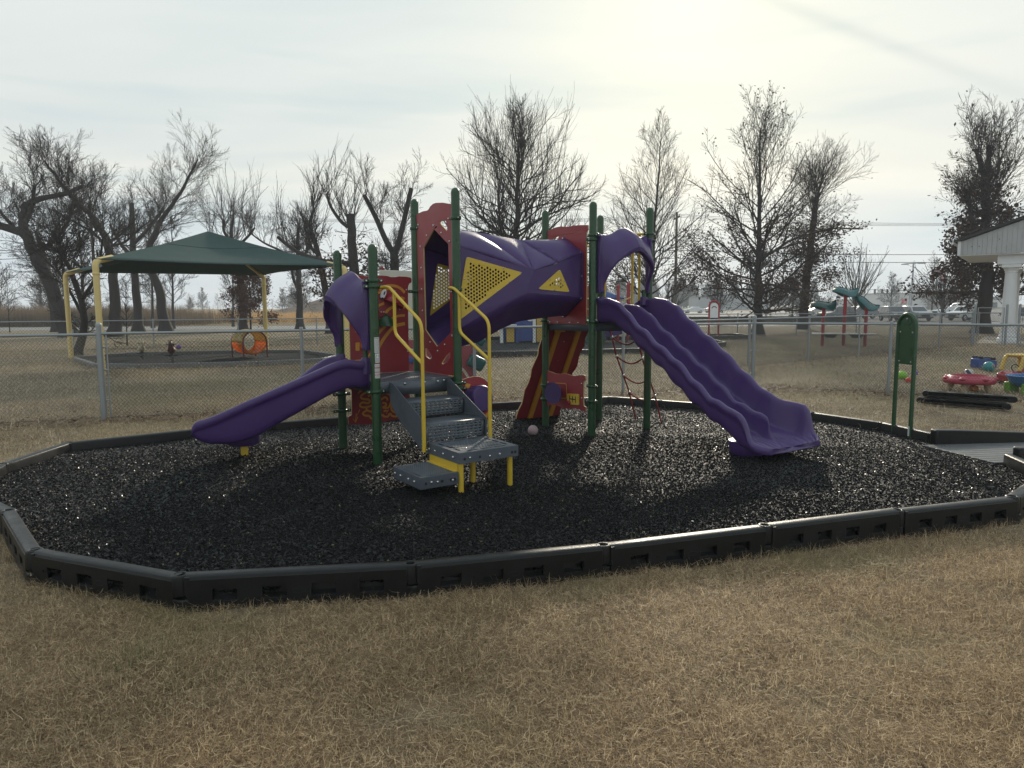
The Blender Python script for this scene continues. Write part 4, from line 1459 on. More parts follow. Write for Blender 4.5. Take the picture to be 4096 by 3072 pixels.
leafT = [(0.326, 2.434), (0.271, 2.443), (0.185, 2.434), (0.158, 2.345), (0.174, 2.330), (0.302, 2.407)]
leafL = [(0.695, 1.094), (0.628, 1.075), (0.564, 1.022), (0.553, 0.982), (0.609, 0.972), (0.70, 1.0)]
leafR = [(0.140, 1.08), (0.136, 1.021), (0.204, 0.963), (0.314, 0.932), (0.326, 0.949), (0.224, 1.034)]
out1 = [(0.868, 2.555), (0.84, 2.572)] + [(0.70, 2.585), (0.60, 2.582), (0.565, 2.592), (0.53, 2.618), (0.47, 2.636), (0.40, 2.640), (0.25, 2.625), (0.13, 2.600), (0.06, 2.59)] + \
       [(0.052, 2.5), (0.062, 2.45), (0.060, 2.2), (0.068, 1.7), (0.062, 1.4), (0.060, D1 + 0.01), (0.854, D1 + 0.01), (0.852, 1.4), (0.846, 1.7), (0.852, 2.2), (0.850, 2.47), (0.866, 2.50)]
mb = MB(); mb.prism(out1, [round_poly(shrink(HEX1, 0.012), 0.01), round_poly(leafT, 0.02), round_poly(leafL, 0.02), round_poly(leafR, 0.02)], 0.018, fr_a(S_), 0, 1)
pan1 = mb.build('entry_panel', [RED, EDGE], PS, ang=30, bevel=0.003)
bolts('bolt', [(0.457, 2.411), (0.614, 2.318), (0.289, 2.318), (0.768, 2.212), (0.758, 1.976), (0.755, 1.741), (0.745, 1.506), (0.116, 2.218), (0.132, 2.448), (0.812, 2.45), (0.73, 1.27), (0.58, 1.16), (0.41, 1.075), (0.25, 1.15), (0.09, 1.25), (0.09, 1.7)], fr_a(S_ - 0.0095), pan1, 0.012)
# bolt heads down the tunnel wall seen through the opening
bolts('bolt', [(1.2, 1.36), (1.35, 1.45), (1.05, 1.62), (1.5, 1.56)], lambda u, v, w: V3((u, 0.914 - near_b(u, v) - 0.014 - w, v)), tun, 0.008)

leafE = [(0.763, 2.350), (0.752, 2.375), (0.635, 2.405), (0.642, 2.38), (0.69, 2.345)]
out3 = [(0.862, 2.44), (0.868, 2.478)] + [(0.80, 2.495), (0.70, 2.512), (0.60, 2.516), (0.52, 2.505), (0.44, 2.498), (0.36, 2.502), (0.24, 2.498), (0.13, 2.488), (0.085, 2.485), (0.080, 2.43), (0.108, 2.40), (0.112, 2.3), (0.100, 1.9), (0.105, 1.5), (0.10, D2 - 0.035), (0.858, D2 - 0.035), (0.856, 1.5), (0.846, 2.0), (0.848, 2.38)]
mb = MB(); mb.prism(out3, [round_poly(shrink(HEX3, 0.012), 0.01), round_poly(leafE, 0.012)], 0.018, fr_a(3 * S_), 0, 1)
pan3 = mb.build('exit_panel', [RED, EDGE], PS, ang=30, bevel=0.003)
bolts('bolt', [(0.524, 2.362), (0.364, 2.262), (0.190, 2.172), (0.165, 1.898), (0.175, 1.640), (0.351, 1.525), (0.512, 1.415), (0.779, 1.347), (0.623, 1.347), (0.39, 1.347), (0.228, 1.347)], fr_a(3 * S_ - 0.030), pan3, 0.012)

# activity panel behind the low deck (faces the viewer)
out2 = [(0.058, 1.82), (0.055, 1.872), (0.10, 1.888), (0.20, 1.892), (0.32, 1.880), (0.42, 1.888), (0.50, 1.892), (0.56, 1.888), (0.60, 1.876), (0.65, 1.877), (0.70, 1.886), (0.78, 1.884), (0.838, 1.876), (0.852, 1.86), (0.850, 1.82), (0.822, 1.806), (0.806, 1.77), (0.800, 1.3), (0.796, D1 + 0.008), (0.105, D1 + 0.008), (0.105, 1.3), (0.108, 1.77), (0.09, 1.806)]
B2 = S_ - 0.01
mb = MB(); mb.prism(out2, [], 0.018, fr_b(B2), 0, 1)
pan2 = mb.build('activity_panel', [RED, EDGE], PS, ang=30, bevel=0.003)
mb = MB()
fp = fr_b(B2 - 0.009)
for pts, w in (([(0.455, 1.735), (0.507, 1.768), (0.58, 1.783), (0.661, 1.775), (0.718, 1.748), (0.762, 1.705)], 0.030), ([(0.36, 1.68), (0.465, 1.708), (0.53, 1.738), (0.595, 1.75)], 0.022), ([(0.712, 1.655), (0.757, 1.634)], 0.030),
               ([(0.523, 1.482), (0.565, 1.523), (0.614, 1.547)], 0.030), ([(0.582, 1.405), (0.62, 1.432), (0.686, 1.450), (0.757, 1.453)], 0.026), ([(0.40, 1.06), (0.466, 1.159), (0.508, 1.217), (0.575, 1.29), (0.65, 1.341), (0.755, 1.362)], 0.036),
               ([(0.42, 1.24), (0.457, 1.286), (0.519, 1.337)], 0.030), ([(0.742, 1.544), (0.762, 1.544)], 0.026), ([(0.42, 1.56), (0.465, 1.572), (0.51, 1.590)], 0.026), ([(0.155, 0.971), (0.223, 0.977), (0.286, 1.003), (0.36, 1.06)], 0.024),
               ([(0.36, 1.38), (0.32, 1.45), (0.30, 1.55)], 0.030), ([(0.30, 1.2), (0.36, 1.28), (0.40, 1.33)], 0.030)):
    mb.ribbon(smooth_pts(pts, 5), w, 0.0025, fp)
for q in ([(0.166, 1.169), (0.213, 1.171), (0.210, 1.079), (0.164, 1.081)], [(0.167, 1.322), (0.205, 1.310), (0.205, 1.278), (0.166, 1.279)], [(0.15, 1.50), (0.21, 1.49), (0.21, 1.43), (0.15, 1.44)]):
    mb.prism(round_poly(q, 0.01), [], 0.005, fp)
mb.each('yellow_inlay', INLAY, pan2, ang=30)
REDG = mat('red_gloss_plastic', (0.30, 0.028, 0.040), 0.22, 0.08, 6)
rot = Matrix.Rotation(R(90), 3, 'X') @ Matrix.Rotation(R(-16), 3, 'Y')
dome = [(0.0, 0.07), (0.04, 0.066), (0.075, 0.052), (0.10, 0.030), (0.112, 0.006), (0.118, 0.0)]
mb = MB()                                   # half dome: a bowl cut along its lower edge
vs, fs = [], []
for i, (r, h) in enumerate(dome[::-1]):
    for j in range(17):
        t = math.pi * j / 16 - 0.42
        vs.append(V3((0.615 + r * math.cos(t) * 1.02, B2 - 0.012 - h * 1.5, 1.575 + r * math.sin(t) * 1.0)))
for i in range(5):
    for j in range(16):
        fs.append((i * 17 + j, i * 17 + j + 1, (i + 1) * 17 + j + 1, (i + 1) * 17 + j))
mb.add(vs, fs)
mb.build('red_half_dome', REDG, pan2, solid=0.006, ang=60)
mb = MB()
mb.lathe([(0.098, 0.0), (0.095, 0.02), (0.080, 0.06), (0.055, 0.095), (0.03, 0.112), (0.014, 0.118), (0.014, 0.135), (0.0, 0.138)], 24, (0.492, B2 - 0.09, 1.343))
mb.build('green_bell', DGREEN, pan2, ang=60)
mb = MB(); mb.prism(circle2(0.495, 1.688, 0.052, 20, sx=0.55), [], 0.02, lambda u, v, w: V3((u + (v - 1.688) * 0.35, B2 - 0.03 - w, v))); mb.build('white_plate', WHITE, pan2)
mb = MB(); mb.prism(circle2(0.500, 1.70, 0.021, 14, sx=0.38), [], 0.026, lambda u, v, w: V3((u + (v - 1.688) * 0.35, B2 - 0.03 - w, v)))
mb.prism(circle2(0.478, 1.642, 0.012, 10, sx=1.2), [], 0.026, lambda u, v, w: V3((u, B2 - 0.03 - w, v))); mb.each('black_mark', DARK, pan2)
mb = MB(); mb.sphere((0.262, B2 - 0.015, 1.128), 0.052, 18, sq=(1, 0.8, 1.05)); mb.build('orange_bubble', mat('orange_plastic', (0.55, 0.11, 0.02), 0.2, 0.05), pan2)
bolts('bolt', [(0.625, 1.728), (0.648, 1.720), (0.785, 1.735), (0.505, 1.492), (0.475, 1.492), (0.70, 1.52), (0.14, 1.735), (0.785, 1.05), (0.59, 1.335)], fr_b(B2 - 0.0095), pan2, 0.011)

# maze panel on the ground below it
out4 = [(0.062, 0.69), (0.11, 0.70), (0.46, 0.715), (0.80, 0.70), (0.85, 0.69), (0.805, 0.66), (0.80, 0.39), (0.852, 0.365), (0.852, 0.30), (0.76, 0.272), (0.62, 0.286), (0.46, 0.270), (0.30, 0.258), (0.16, 0.272), (0.062, 0.284), (0.060, 0.366), (0.104, 0.385), (0.112, 0.655)]
mb = MB(); mb.prism(out4, [], 0.018, fr_b(S_), 0, 1)
pan4 = mb.build('maze_panel', [RED, EDGE], PS, ang=30, bevel=0.003)
mb = MB(); fp = fr_b(S_ - 0.009)
MZ = [[(0.27, 0.649), (0.291, 0.628), (0.248, 0.606), (0.216, 0.583), (0.22, 0.558), (0.257, 0.545), (0.304, 0.537), (0.314, 0.511), (0.287, 0.498), (0.235, 0.512), (0.203, 0.495), (0.207, 0.469), (0.243, 0.456), (0.286, 0.458), (0.323, 0.465), (0.355, 0.477), (0.41, 0.50)],
      [(0.295, 0.577), (0.327, 0.585), (0.359, 0.593), (0.41, 0.61), (0.44, 0.585)], [(0.279, 0.418), (0.247, 0.406), (0.231, 0.387), (0.256, 0.365), (0.304, 0.355), (0.324, 0.328), (0.351, 0.326), (0.41, 0.34), (0.46, 0.356)],
      [(0.269, 0.444), (0.29, 0.417), (0.321, 0.404), (0.353, 0.401), (0.42, 0.42), (0.44, 0.46)], [(0.40, 0.52), (0.465, 0.534), (0.487, 0.547), (0.519, 0.54), (0.524, 0.509)],
      [(0.464, 0.488), (0.501, 0.48), (0.506, 0.454), (0.468, 0.437), (0.527, 0.427), (0.556, 0.46), (0.573, 0.5), (0.58, 0.55)], [(0.46, 0.356), (0.481, 0.334), (0.525, 0.33), (0.553, 0.358), (0.58, 0.33), (0.624, 0.321), (0.672, 0.33), (0.72, 0.36), (0.73, 0.42)],
      [(0.511, 0.627), (0.515, 0.596), (0.542, 0.579), (0.58, 0.566), (0.64, 0.58), (0.68, 0.62)], [(0.572, 0.449), (0.571, 0.408), (0.592, 0.38), (0.614, 0.373), (0.66, 0.4), (0.66, 0.47), (0.70, 0.52)], [(0.44, 0.64), (0.467, 0.605), (0.477, 0.584)], [(0.40, 0.62), (0.34, 0.655), (0.27, 0.66)]]
for i, p in enumerate(MZ):
    mb.ribbon(smooth_pts(p, 5), 0.022, 0.002 + 0.0003 * i, fp)
for p, w in (([(0.142, 0.301), (0.157, 0.369), (0.198, 0.433)], 0.004), ([(0.142, 0.301), (0.141, 0.361), (0.153, 0.397)], 0.004), ([(0.142, 0.301), (0.115, 0.341)], 0.004), ([(0.147, 0.305), (0.161, 0.339), (0.17, 0.358)], 0.004),
             ([(0.180, 0.412), (0.197, 0.436)], 0.010), ([(0.150, 0.372), (0.155, 0.398)], 0.010), ([(0.163, 0.34), (0.171, 0.36)], 0.010),
             ([(0.146, 0.673), (0.171, 0.666), (0.202, 0.654), (0.217, 0.633), (0.191, 0.63)], 0.016), ([(0.191, 0.63), (0.18, 0.621), (0.196, 0.61)], 0.006), ([(0.477, 0.392), (0.500, 0.398), (0.528, 0.389)], 0.020), ([(0.509, 0.375), (0.515, 0.360)], 0.007), ([(0.53, 0.395), (0.54, 0.408)], 0.006)):
    mb.ribbon(p, w, 0.0055, fp)
mb.each('maze_inlay', INLAY, pan4, ang=30)

# drive panel between the posts of the high deck
out5 = [(0.920, 0.69), (0.915, 0.712), (0.86, 0.722), (0.78, 0.712), (0.70, 0.698), (0.62, 0.700), (0.54, 0.712), (0.46, 0.712), (0.38, 0.700), (0.30, 0.700), (0.22, 0.714), (0.15, 0.722), (0.115, 0.716), (0.108, 0.665), (0.142, 0.648), (0.146, 0.60), (0.146, 0.40), (0.142, 0.352), (0.10, 0.338), (0.100, 0.282), (0.16, 0.286), (0.24, 0.300), (0.32, 0.298), (0.42, 0.282), (0.52, 0.276), (0.62, 0.286), (0.70, 0.296), (0.80, 0.286), (0.90, 0.262), (0.910, 0.335), (0.878, 0.355), (0.872, 0.62), (0.885, 0.655)]
mb = MB(); mb.prism(out5, [], 0.018, fr_a(3 * S_), 0, 1)
pan5 = mb.build('drive_panel', [RED, EDGE], PS, ang=30, bevel=0.003)
mb = MB(); fa = fr_a(3 * S_ - 0.009)
fr5 = round_poly([(0.815, 0.572), (0.470, 0.590), (0.462, 0.408), (0.800, 0.376)], 0.03)
mb.ribbon(fr5 + [fr5[0]], 0.010, 0.003, fa)
mb.build('yellow_outline', INLAY, pan5)
wr = Matrix.Rotation(R(-90), 3, 'Y')
wheel = MB(); wheel.lathe([(0.128, 0.125), (0.133, 0.130), (0.136, 0.122), (0.130, 0.112), (0.085, 0.065), (0.045, 0.03), (0.022, 0.02), (0.018, 0.0)], 32, (3 * S_ - 0.012, 0.612, 0.47), Matrix.Rotation(R(12), 3, 'Z') @ wr)
wheel.lathe([(0.128, 0.125), (0.090, 0.085), (0.05, 0.045), (0.022, 0.030), (0.012, 0.028), (0.0, 0.028)], 32, (3 * S_ - 0.012, 0.612, 0.47), Matrix.Rotation(R(12), 3, 'Z') @ wr)
wh = wheel.build('steering_cone', PURPLE, pan5, ang=50)
bolts('bolt', [(0.606, 0.474)], fr_a(3 * S_ - 0.045), wh, 0.012)
gp = round_poly([(0.440, 0.470), (0.218, 0.484), (0.214, 0.352), (0.438, 0.338)], 0.012)
gl = []
for x in (0.385, 0.328, 0.272):
    gl.append([(x - 0.006, 0.372), (x + 0.006, 0.372), (x + 0.006, 0.452), (x - 0.006, 0.452)])
mb = MB(); mb.prism(gp, [], 0.016, fr_a(3 * S_ - 0.018)); gpl = mb.build('gear_plate', YELLOW, pan5, bevel=0.002)
mb = MB()
for h in gl: mb.prism(h, [], 0.003, fr_a(3 * S_ - 0.0265))
mb.prism([(0.39, 0.405), (0.266, 0.405), (0.266, 0.419), (0.39, 0.419)], [], 0.0036, fr_a(3 * S_ - 0.0265)); mb.each('gear_slot', DARK, gpl)
mb = MB(); mb.lathe([(0.026, 0.0), (0.028, 0.02), (0.022, 0.03), (0.0, 0.032)], 16, (3 * S_ - 0.026, 0.392, 0.365), wr); mb.build('shift_knob', REDG, gpl)
bolts('bolt', [(0.235, 0.466), (0.422, 0.455), (0.235, 0.366), (0.392, 0.365)], fr_a(3 * S_ - 0.0265), gpl, 0.006)
bolts('bolt', [(0.845, 0.575), (0.845, 0.40), (0.175, 0.615), (0.17, 0.44)], fr_a(3 * S_ - 0.0095), pan5, 0.012)

# drum panel on post D, turned outwards
DP = Matrix.Translation((S_, 0.0, 0.0)) @ Matrix.Rotation(R(-2), 4, 'Z')
dfr = lambda u, v, w=0.0: DP @ V3((u, 0.02 - w, v))
outd = [(0.055, 0.785), (0.12, 0.805), (0.20, 0.815), (0.27, 0.808), (0.33, 0.78), (0.38, 0.73), (0.41, 0.66), (0.42, 0.56), (0.40, 0.45), (0.36, 0.36), (0.30, 0.30), (0.22, 0.272), (0.14, 0.285), (0.055, 0.32)]
mb = MB(); mb.prism(outd, [], 0.018, dfr, 0, 1); pan6 = mb.build('drum_panel', [RED, EDGE], PS, ang=30, bevel=0.003)
mb = MB()
for q in ([(0.095, 0.755), (0.155, 0.735), (0.135, 0.69), (0.085, 0.705)], [(0.085, 0.60), (0.11, 0.598), (0.112, 0.535), (0.085, 0.54)], [(0.33, 0.40), (0.36, 0.42), (0.37, 0.38), (0.345, 0.36)]):
    mb.prism(q, [], 0.004, lambda u, v, w=0.0: dfr(u, v, w + 0.010))
mb.each('yellow_inlay', INLAY, pan6)
dd = V3((0.17, -0.98, 0.08)).normalized()
q = dd.to_track_quat('Z', 'Y').to_matrix()
mb = MB(); mb.lathe([(0.11, -0.13), (0.135, -0.06), (0.142, 0.05), (0.140, 0.072), (0.128, 0.084), (0.0, 0.088)], 32, (S_ + 0.185, -0.10, 0.592), q)
mb.build('drum', PURPLE, pan6, ang=40)

# ---- climbing ramp behind the high deck (seen from below): red board on yellow stringers
mb = MB()
top, bot = V3((0, S_ + 0.03, D2 - 0.06)), V3((0, S_ + 0.74, -0.07))
dirv = (bot - top).normalized(); LN = (bot - top).length
nrm = V3((0, -dirv.z, dirv.y)); nrm = nrm if nrm.y < 0 else -nrm
def rfr(u, v, w=0.0): return V3((u, 0, 0)) + top + dirv * v + nrm * w
eL = [(2.78 + 0.015 * math.sin(i * 1.9) - 0.02 * (i / 14), LN * i / 14) for i in range(15)]
eR = [(3.52 + 0.02 * math.sin(i * 2.3 + 1) - 0.10 * math.exp(-((i - 9.5) / 1.5) ** 2) * 0.6, LN * i / 14) for i in range(15)]
mb.prism(eL + eR[::-1], [], 0.02, rfr, 0, 1)
rp = mb.build('climbing_ramp', [RED, EDGE], PS, ang=30)
mb = MB()
for a_ in (2.98, 3.33):
    mb.prism([(a_ - 0.035, 0.02), (a_ + 0.035, 0.02), (a_ + 0.035, LN - 0.01), (a_ - 0.035, LN - 0.01)], [], 0.03, lambda u, v, w: rfr(u, v, w + 0.026))
mb.each('stringer', INLAY, rp, bevel=0.003)
for a_ in (2.98, 3.33):
    mb = MB(); mb.box(rfr(a_, 0.03, 0.042), (0.16, 0.03, 0.09)); mb.build('stringer_bracket', INLAY, rp, bevel=0.003)
bolts('bolt', [(3.16, 0.55), (3.15, 0.85), (2.86, 1.2), (3.15, 0.25)], lambda u, v, w: rfr(u, v, 0.011 + w), rp, 0.008)

# ---- rope climber off the far side of the high deck
mb = MB()
NL = [(3.690, 0.80, 1.30), (3.78, 0.80, 1.12), (3.86, 0.79, 0.86), (3.98, 0.78, 0.59), (4.08, 0.77, 0.35), (4.21, 0.76, -0.05)]
NR = [(3.690, 0.30, 1.30), (3.78, 0.30, 1.12), (3.86, 0.30, 0.86), (3.98, 0.29, 0.59), (4.08, 0.28, 0.35), (4.21, 0.27, -0.05)]
for ln in (NL, NR):
    mb.tube(smooth_pts(ln, 5), 0.0105, 8)
net = mb.build('rope_net', ROPE, PS)
for i in (1, 2, 3, 4):
    a_, b_ = V3(NL[i]), V3(NR[i])
    mb = MB(); mb.tube([a_.lerp(b_, t) + V3((0.02 * math.sin(math.pi * t), 0, -0.085 * math.sin(math.pi * t))) for t in np.linspace(0, 1, 11)], 0.0105, 8)
    mb.build('rope_rung', ROPE, net)
mb = MB()
for i in (1, 2, 3, 4):
    for ln in (NL, NR):
        mb.lathe([(0.016, -0.02), (0.019, 0), (0.016, 0.02)], 10, ln[i])
mb.each('rope_clamp', STEEL, net)

# ---- yellow hand rails at the openings of the high deck
mb = MB()
a4 = 4 * S_
mb.tube(arc_pts([(a4, S_ - 0.05, 2.43), (a4, 0.80, 2.43), (a4 - 0.03, 0.12, 2.43), (a4, 0.04, 2.42)], 0.05), 0.0155, 12)
for b_ in (0.81, 0.29, 0.165):
    mb.tube([(a4 - 0.005, b_, D2), (a4 - 0.005, b_, 2.43)], 0.0155, 12)
mb.each('guard_rail', YELLOW, PS)
mb = MB()
mb.tube([(3 * S_ + 0.06, S_, 2.33), (4 * S_ - 0.06, S_, 2.33)], 0.0155, 12)
for a_ in (2.87, 3.50):
    mb.tube([(a_, S_ + 0.0, D2), (a_, S_ + 0.0, 2.33)], 0.0155, 12)
mb.each('guard_rail', YELLOW, PS)

# ---- labels stuck on the front post: white decals with rows of small print


def decal(z0, z1, x0, x1, lines, extra=None):
    """sticker wrapped on post A facing the viewer; u = angle round the post"""
    mb = MB(); r = 0.0452
    def fr(u, v, w=0.0):
        t = u / r - 2.16
        return V3(((r + w) * math.cos(t), (r + w) * math.sin(t), v))
    n = 8
    us = np.linspace(x0, x1, n)
    vs = [fr(u, z) for z in (z0, z1) for u in us]
    mb.add(vs, [(i, i + 1, n + i + 1, n + i) for i in range(n - 1)])
    o = mb.build('safety_label', WHITE, PA)
    tx = MB()
    rr = random.Random(int(z0 * 1000))
    for (zz, hh) in lines:
        u = x0 + 0.003
        while u < x1 - 0.006:
            wd = rr.uniform(0.004, 0.011); wd = min(wd, x1 - 0.003 - u)
            tx.add([fr(u, zz, .0006), fr(u + wd, zz, .0006), fr(u + wd, zz + hh, .0006), fr(u, zz + hh, .0006)], [(0, 1, 2, 3)])
            u += wd + 0.0015
    tx.build('print', DARK, o, smooth=False, fixn=False)['kind'] = 'stuff'
    return o, fr


decal(1.115, 1.262, 0.004, 0.062, [(1.25, 0.006)] + [(1.122 + 0.0078 * i, 0.0028) for i in range(16)])
o, fr = decal(1.020, 1.108, 0.008, 0.064, [(1.028, .003), (1.035, .003), (1.042, .003), (1.050, .003), (1.060, .004)])
# the figures 2-12
SEG = {'2': [((0, 2), (1, 2)), ((1, 2), (1, 1.15)), ((1, 1.15), (0, 0)), ((0, 0), (1, 0))], '-': [((0.1, 0.9), (0.8, 0.9))], '1': [((0.2, 1.6), (0.6, 2)), ((0.6, 2), (0.6, 0))]}
tx = MB(); u = 0.013
for ch in '2-12':
    for (p, q_) in SEG[ch]:
        a_, b_ = V3((u + p[0] * 0.0085, 1.074 + p[1] * 0.0105, 0)), V3((u + q_[0] * 0.0085, 1.074 + q_[1] * 0.0105, 0))
        d_ = (b_ - a_).normalized() * 0.0016; n_ = V3((-d_.y, d_.x, 0))
        a2, b2 = a_ - d_, b_ + d_
        tx.add([fr(*(p_.x, p_.y, .0007)) for p_ in (a2 + n_, a2 - n_, b2 - n_, b2 + n_)], [(0, 1, 2, 3)])
    u += 0.0125
tx.build('age_figures', DARK, o, smooth=False, fixn=False)['kind'] = 'stuff'
REDL = mat('red_label_print', (0.42, 0.02, 0.02), 0.5)
for (z0, z1) in ((0.975, 1.006), (0.933, 0.966), (0.905, 0.926), (0.870, 0.898)):
    decal(z0, z1, 0.002, 0.062, [(z0 + 0.004 + 0.0062 * i, 0.0024) for i in range(int((z1 - z0) / 0.0065))])
mb = MB(); r = 0.0450
def fr(u, v, w=0.0):
    t = u / r - 2.16
    return V3((r * math.cos(t), r * math.sin(t), v))
for (z0, z1) in ((1.006, 1.012), (0.966, 0.975), (0.926, 0.933), (0.898, 0.905)):
    us = np.linspace(0.002, 0.062, 8)
    mb.add([fr(u, z) for z in (z0, z1) for u in us], [(i, i + 1, 8 + i + 1, 8 + i) for i in range(7)])
mb.each('red_label_band', REDL, PA)

# ---- ball lying before the ramp
mb = MB(); mb.sphere((0, 0, 0), 0.063, 28)
tag(mb.build('ball', mat('pale_pink_rubber', (0.42, 0.30, 0.31), 0.55, 0.08, 8, 0.15, 60, dust=0.25), loc=(0.25, 8.53, 0.055)), 'pale pink rubber ball on the mulch at the foot of the red climbing ramp', 'ball')
# ------------------------------------------------------------------ chain-link fences
CH = {}


def chain_data(L, h, q, r):
    key = (round(h, 2), q, r)
    if key in CH: return CH[key]
    n, k = int(L / q), int(h / q)
    vs, fs = [], []
    tri = [(0, r), (-r * 0.87, -r * 0.5), (r * 0.87, -r * 0.5)]
    for i in range(n):
        b = len(vs)
        for j in range(k + 1):
            odd = (i + j) % 2
            x = (i + odd) * q; z = j * q
            y = r * 0.9 * (1 if odd else -1)
            for dx, dy in tri: vs.append((x + dx, y + dy, z))
        for j in range(k):
            for t in range(3):
                a, c = b + 3 * j, b + 3 * (j + 1)
                fs.append((a + t, a + (t + 1) % 3, c + (t + 1) % 3, c + t))
    # twisted barbs above the top rail
    for i in range(n):
        if (i + k) % 2: continue
        b = len(vs)
        x = i * q
        for (dx, z) in ((0, k * q), (q * 0.35, k * q + 0.022)):
            for ax, ay in tri: vs.append((x + dx + ax, ay, z))
        fs += [(b + t, b + (t + 1) % 3, b + 3 + (t + 1) % 3, b + 3 + t) for t in range(3)]
    me = bpy.data.meshes.new('chain_mesh')
    me.from_pydata(vs, [], fs)
    me.materials.append(WIRE)
    CH[key] = (me, n * q)
    return CH[key]


def fence(label, pts, h, bay, zg=GZ, q=0.029, r=0.0029, post_r=0.027, rail_r=0.021, ends=(True, True), term_r=0.037, group=None, bars=True):
    root = thing('chain_link_fence', label, 'fence', (pts[0][0], pts[0][1], zg), 0, group)
    o0 = V3((pts[0][0], pts[0][1], 0))
    P = [V3((p[0], p[1], 0)) - o0 for p in pts]
    me, ml = chain_data(3.0, h - 0.03, q, r)
    nodes = []
    for i in range(len(P) - 1):
        a, b = P[i], P[i + 1]
        m = max(1, round((b - a).length / bay))
        for k in range(m):
            nodes.append(a.lerp(b, k / m))
    nodes.append(P[-1])
    N = len(nodes)
    proto = {}
    for i, p in enumerate(nodes):
        end = (i == 0 and ends[0]) or (i == N - 1 and ends[1])
        rr = term_r if end else post_r
        hh = h + (0.11 if end else 0.012)
        if end not in proto:
            mb = MB(); mb.lathe([(rr, -0.05), (rr, hh)], 14)
            o = mb.build('post', GALV, root, loc=p)
            cp = MB()
            if end: cp.lathe([(rr + 0.004, hh - 0.03), (rr + 0.004, hh)] + [((rr + 0.004) * math.cos(t), hh + 0.032 * math.sin(t)) for t in (0.4, 0.8, 1.2)] + [(0, hh + 0.033)], 14)
            else: cp.lathe([(rr + 0.003, hh - 0.02), (rr + 0.003, hh + 0.01), (rail_r + 0.004, hh + 0.022), (0, hh + 0.024)], 14)
            cp.build('post_cap', GALV, o)
            proto[end] = o
        else:
            o = dup(proto[end], loc=p, parent=root)
    for i in range(N - 1):
        a, b = nodes[i], nodes[i + 1]
        d = b - a; L = d.length; az = math.atan2(d.y, d.x)
        mb = MB(); mb.tube([a + V3((0, 0, h - 0.02)), b + V3((0, 0, h - 0.02))], rail_r, 10)
        mb.build('top_rail', GALV, root)
        c = bpy.data.objects.new('chain_mesh', me); COL.objects.link(c); c.parent = root
        c['kind'] = 'stuff'
        c.matrix_local = Matrix.Translation(a + V3((0, 0, 0.03))) @ Matrix.Rotation(az, 4, 'Z') @ Matrix.Diagonal((L / ml, 1, 1, 1))
    if bars:
        for i, j in ((0, 1), (N - 1, N - 2)):
            if not ends[0 if i == 0 else 1]: continue
            d = (nodes[j] - nodes[i]).normalized() * 0.085
            mb = MB(); mb.tube([nodes[i] + d + V3((0, 0, 0.05)), nodes[i] + d + V3((0, 0, h))], 0.011, 6)
            mb.build('tension_bar', GALV, root)
            for z in (0.3, 0.75, 1.08):
                if z > h: continue
                mb = MB(); mb.tube([nodes[i] - d * 0.3 + V3((0, 0, z)), nodes[i] + d * 1.1 + V3((0, 0, z))], 0.014, 6)
                mb.build('tension_band', GALV, root)
    mb = MB(); mb.tube([p + V3((0, 0, 0.045)) for p in nodes], 0.0022, 5); mb.build('bottom_wire', WIRE, root)
    return root


TERM, CORN = (-6.0, 10.42), (4.72, 13.95)
fence('long chain-link fence close behind the play pit, starting at the domed post', [TERM, CORN], 1.30, 2.8)
fence('galvanised chain-link fence running off left of the domed terminal post', [(-6.02, 10.41), (-11.2, 8.7)], 1.29, 2.9, ends=(False, True))
fence('galvanised chain-link fence in front of the toddler toys, beyond the green sign', [CORN, (6.85, 12.93), (13.2, 9.55)], 1.30, 2.42, ends=(False, True))
fence('chain-link fence behind the leaf-shaded table, running to the gate by the white column', [(3.9, 16.9), (17.55, 27.3)], 1.28, 2.75, q=0.036, r=0.0036, ends=(False, True))
fence('low chain-link fence beyond the green canopy, along the near edge of the trees', [(-24.5, 24.4), (-14.2, 28.4), (-2.5, 33.0), (3.0, 34.6)], 1.15, 3.0, q=0.06, r=0.0042, ends=(False, False))
fence('chain-link fence far behind the blue playhouse, left of the pin oaks', [(3.0, 34.6), (11.5, 36.5), (26.0, 35.2)], 1.15, 3.0, q=0.06, r=0.0042, ends=(False, False))


def gate(label, a, b, h):
    root = thing('chain_link_gate', label, 'gate', (a[0], a[1], GZ))
    A, B = V3((0, 0, 0)), V3((b[0] - a[0], b[1] - a[1], 0))
    for p in (A, B):
        mb = MB(); mb.tube([p, p + V3((0, 0, h + 0.1))], 0.042, 12); mb.lathe([(0.046, h + 0.1), (0.03, h + 0.14), (0, h + 0.15)], 12, p); mb.build('gate_post', GALV, root)
    d = (B - A).normalized()
    A2, B2_ = A + d * 0.09, B - d * 0.09
    mb = MB()
    mb.tube([A2 + V3((0, 0, 0.08)), A2 + V3((0, 0, h)), B2_ + V3((0, 0, h)), B2_ + V3((0, 0, 0.08))], 0.021, 8, closed=True)
    mb.tube([A2 + V3((0, 0, h * 0.52)), B2_ + V3((0, 0, h * 0.52))], 0.016, 8)
    mb.build('gate_frame', GALV, root)
    me, ml = chain_data(3.0, 1.25, 0.036, 0.0028)
    c = bpy.data.objects.new('chain_mesh', me); COL.objects.link(c); c.parent = root; c['kind'] = 'stuff'
    c.matrix_local = Matrix.Translation(A2 + V3((0, 0, 0.08))) @ Matrix.Rotation(math.atan2(d.y, d.x), 4, 'Z') @ Matrix.Diagonal(((B2_ - A2).length / ml, 1, (h - 0.08) / 1.25, 1))
    mb = MB(); mb.box(A2.lerp(B2_, 0.93) + V3((0, -0.03, h * 0.6)), (0.10, 0.05, 0.06)); mb.build('latch', GALV, root)
    return root


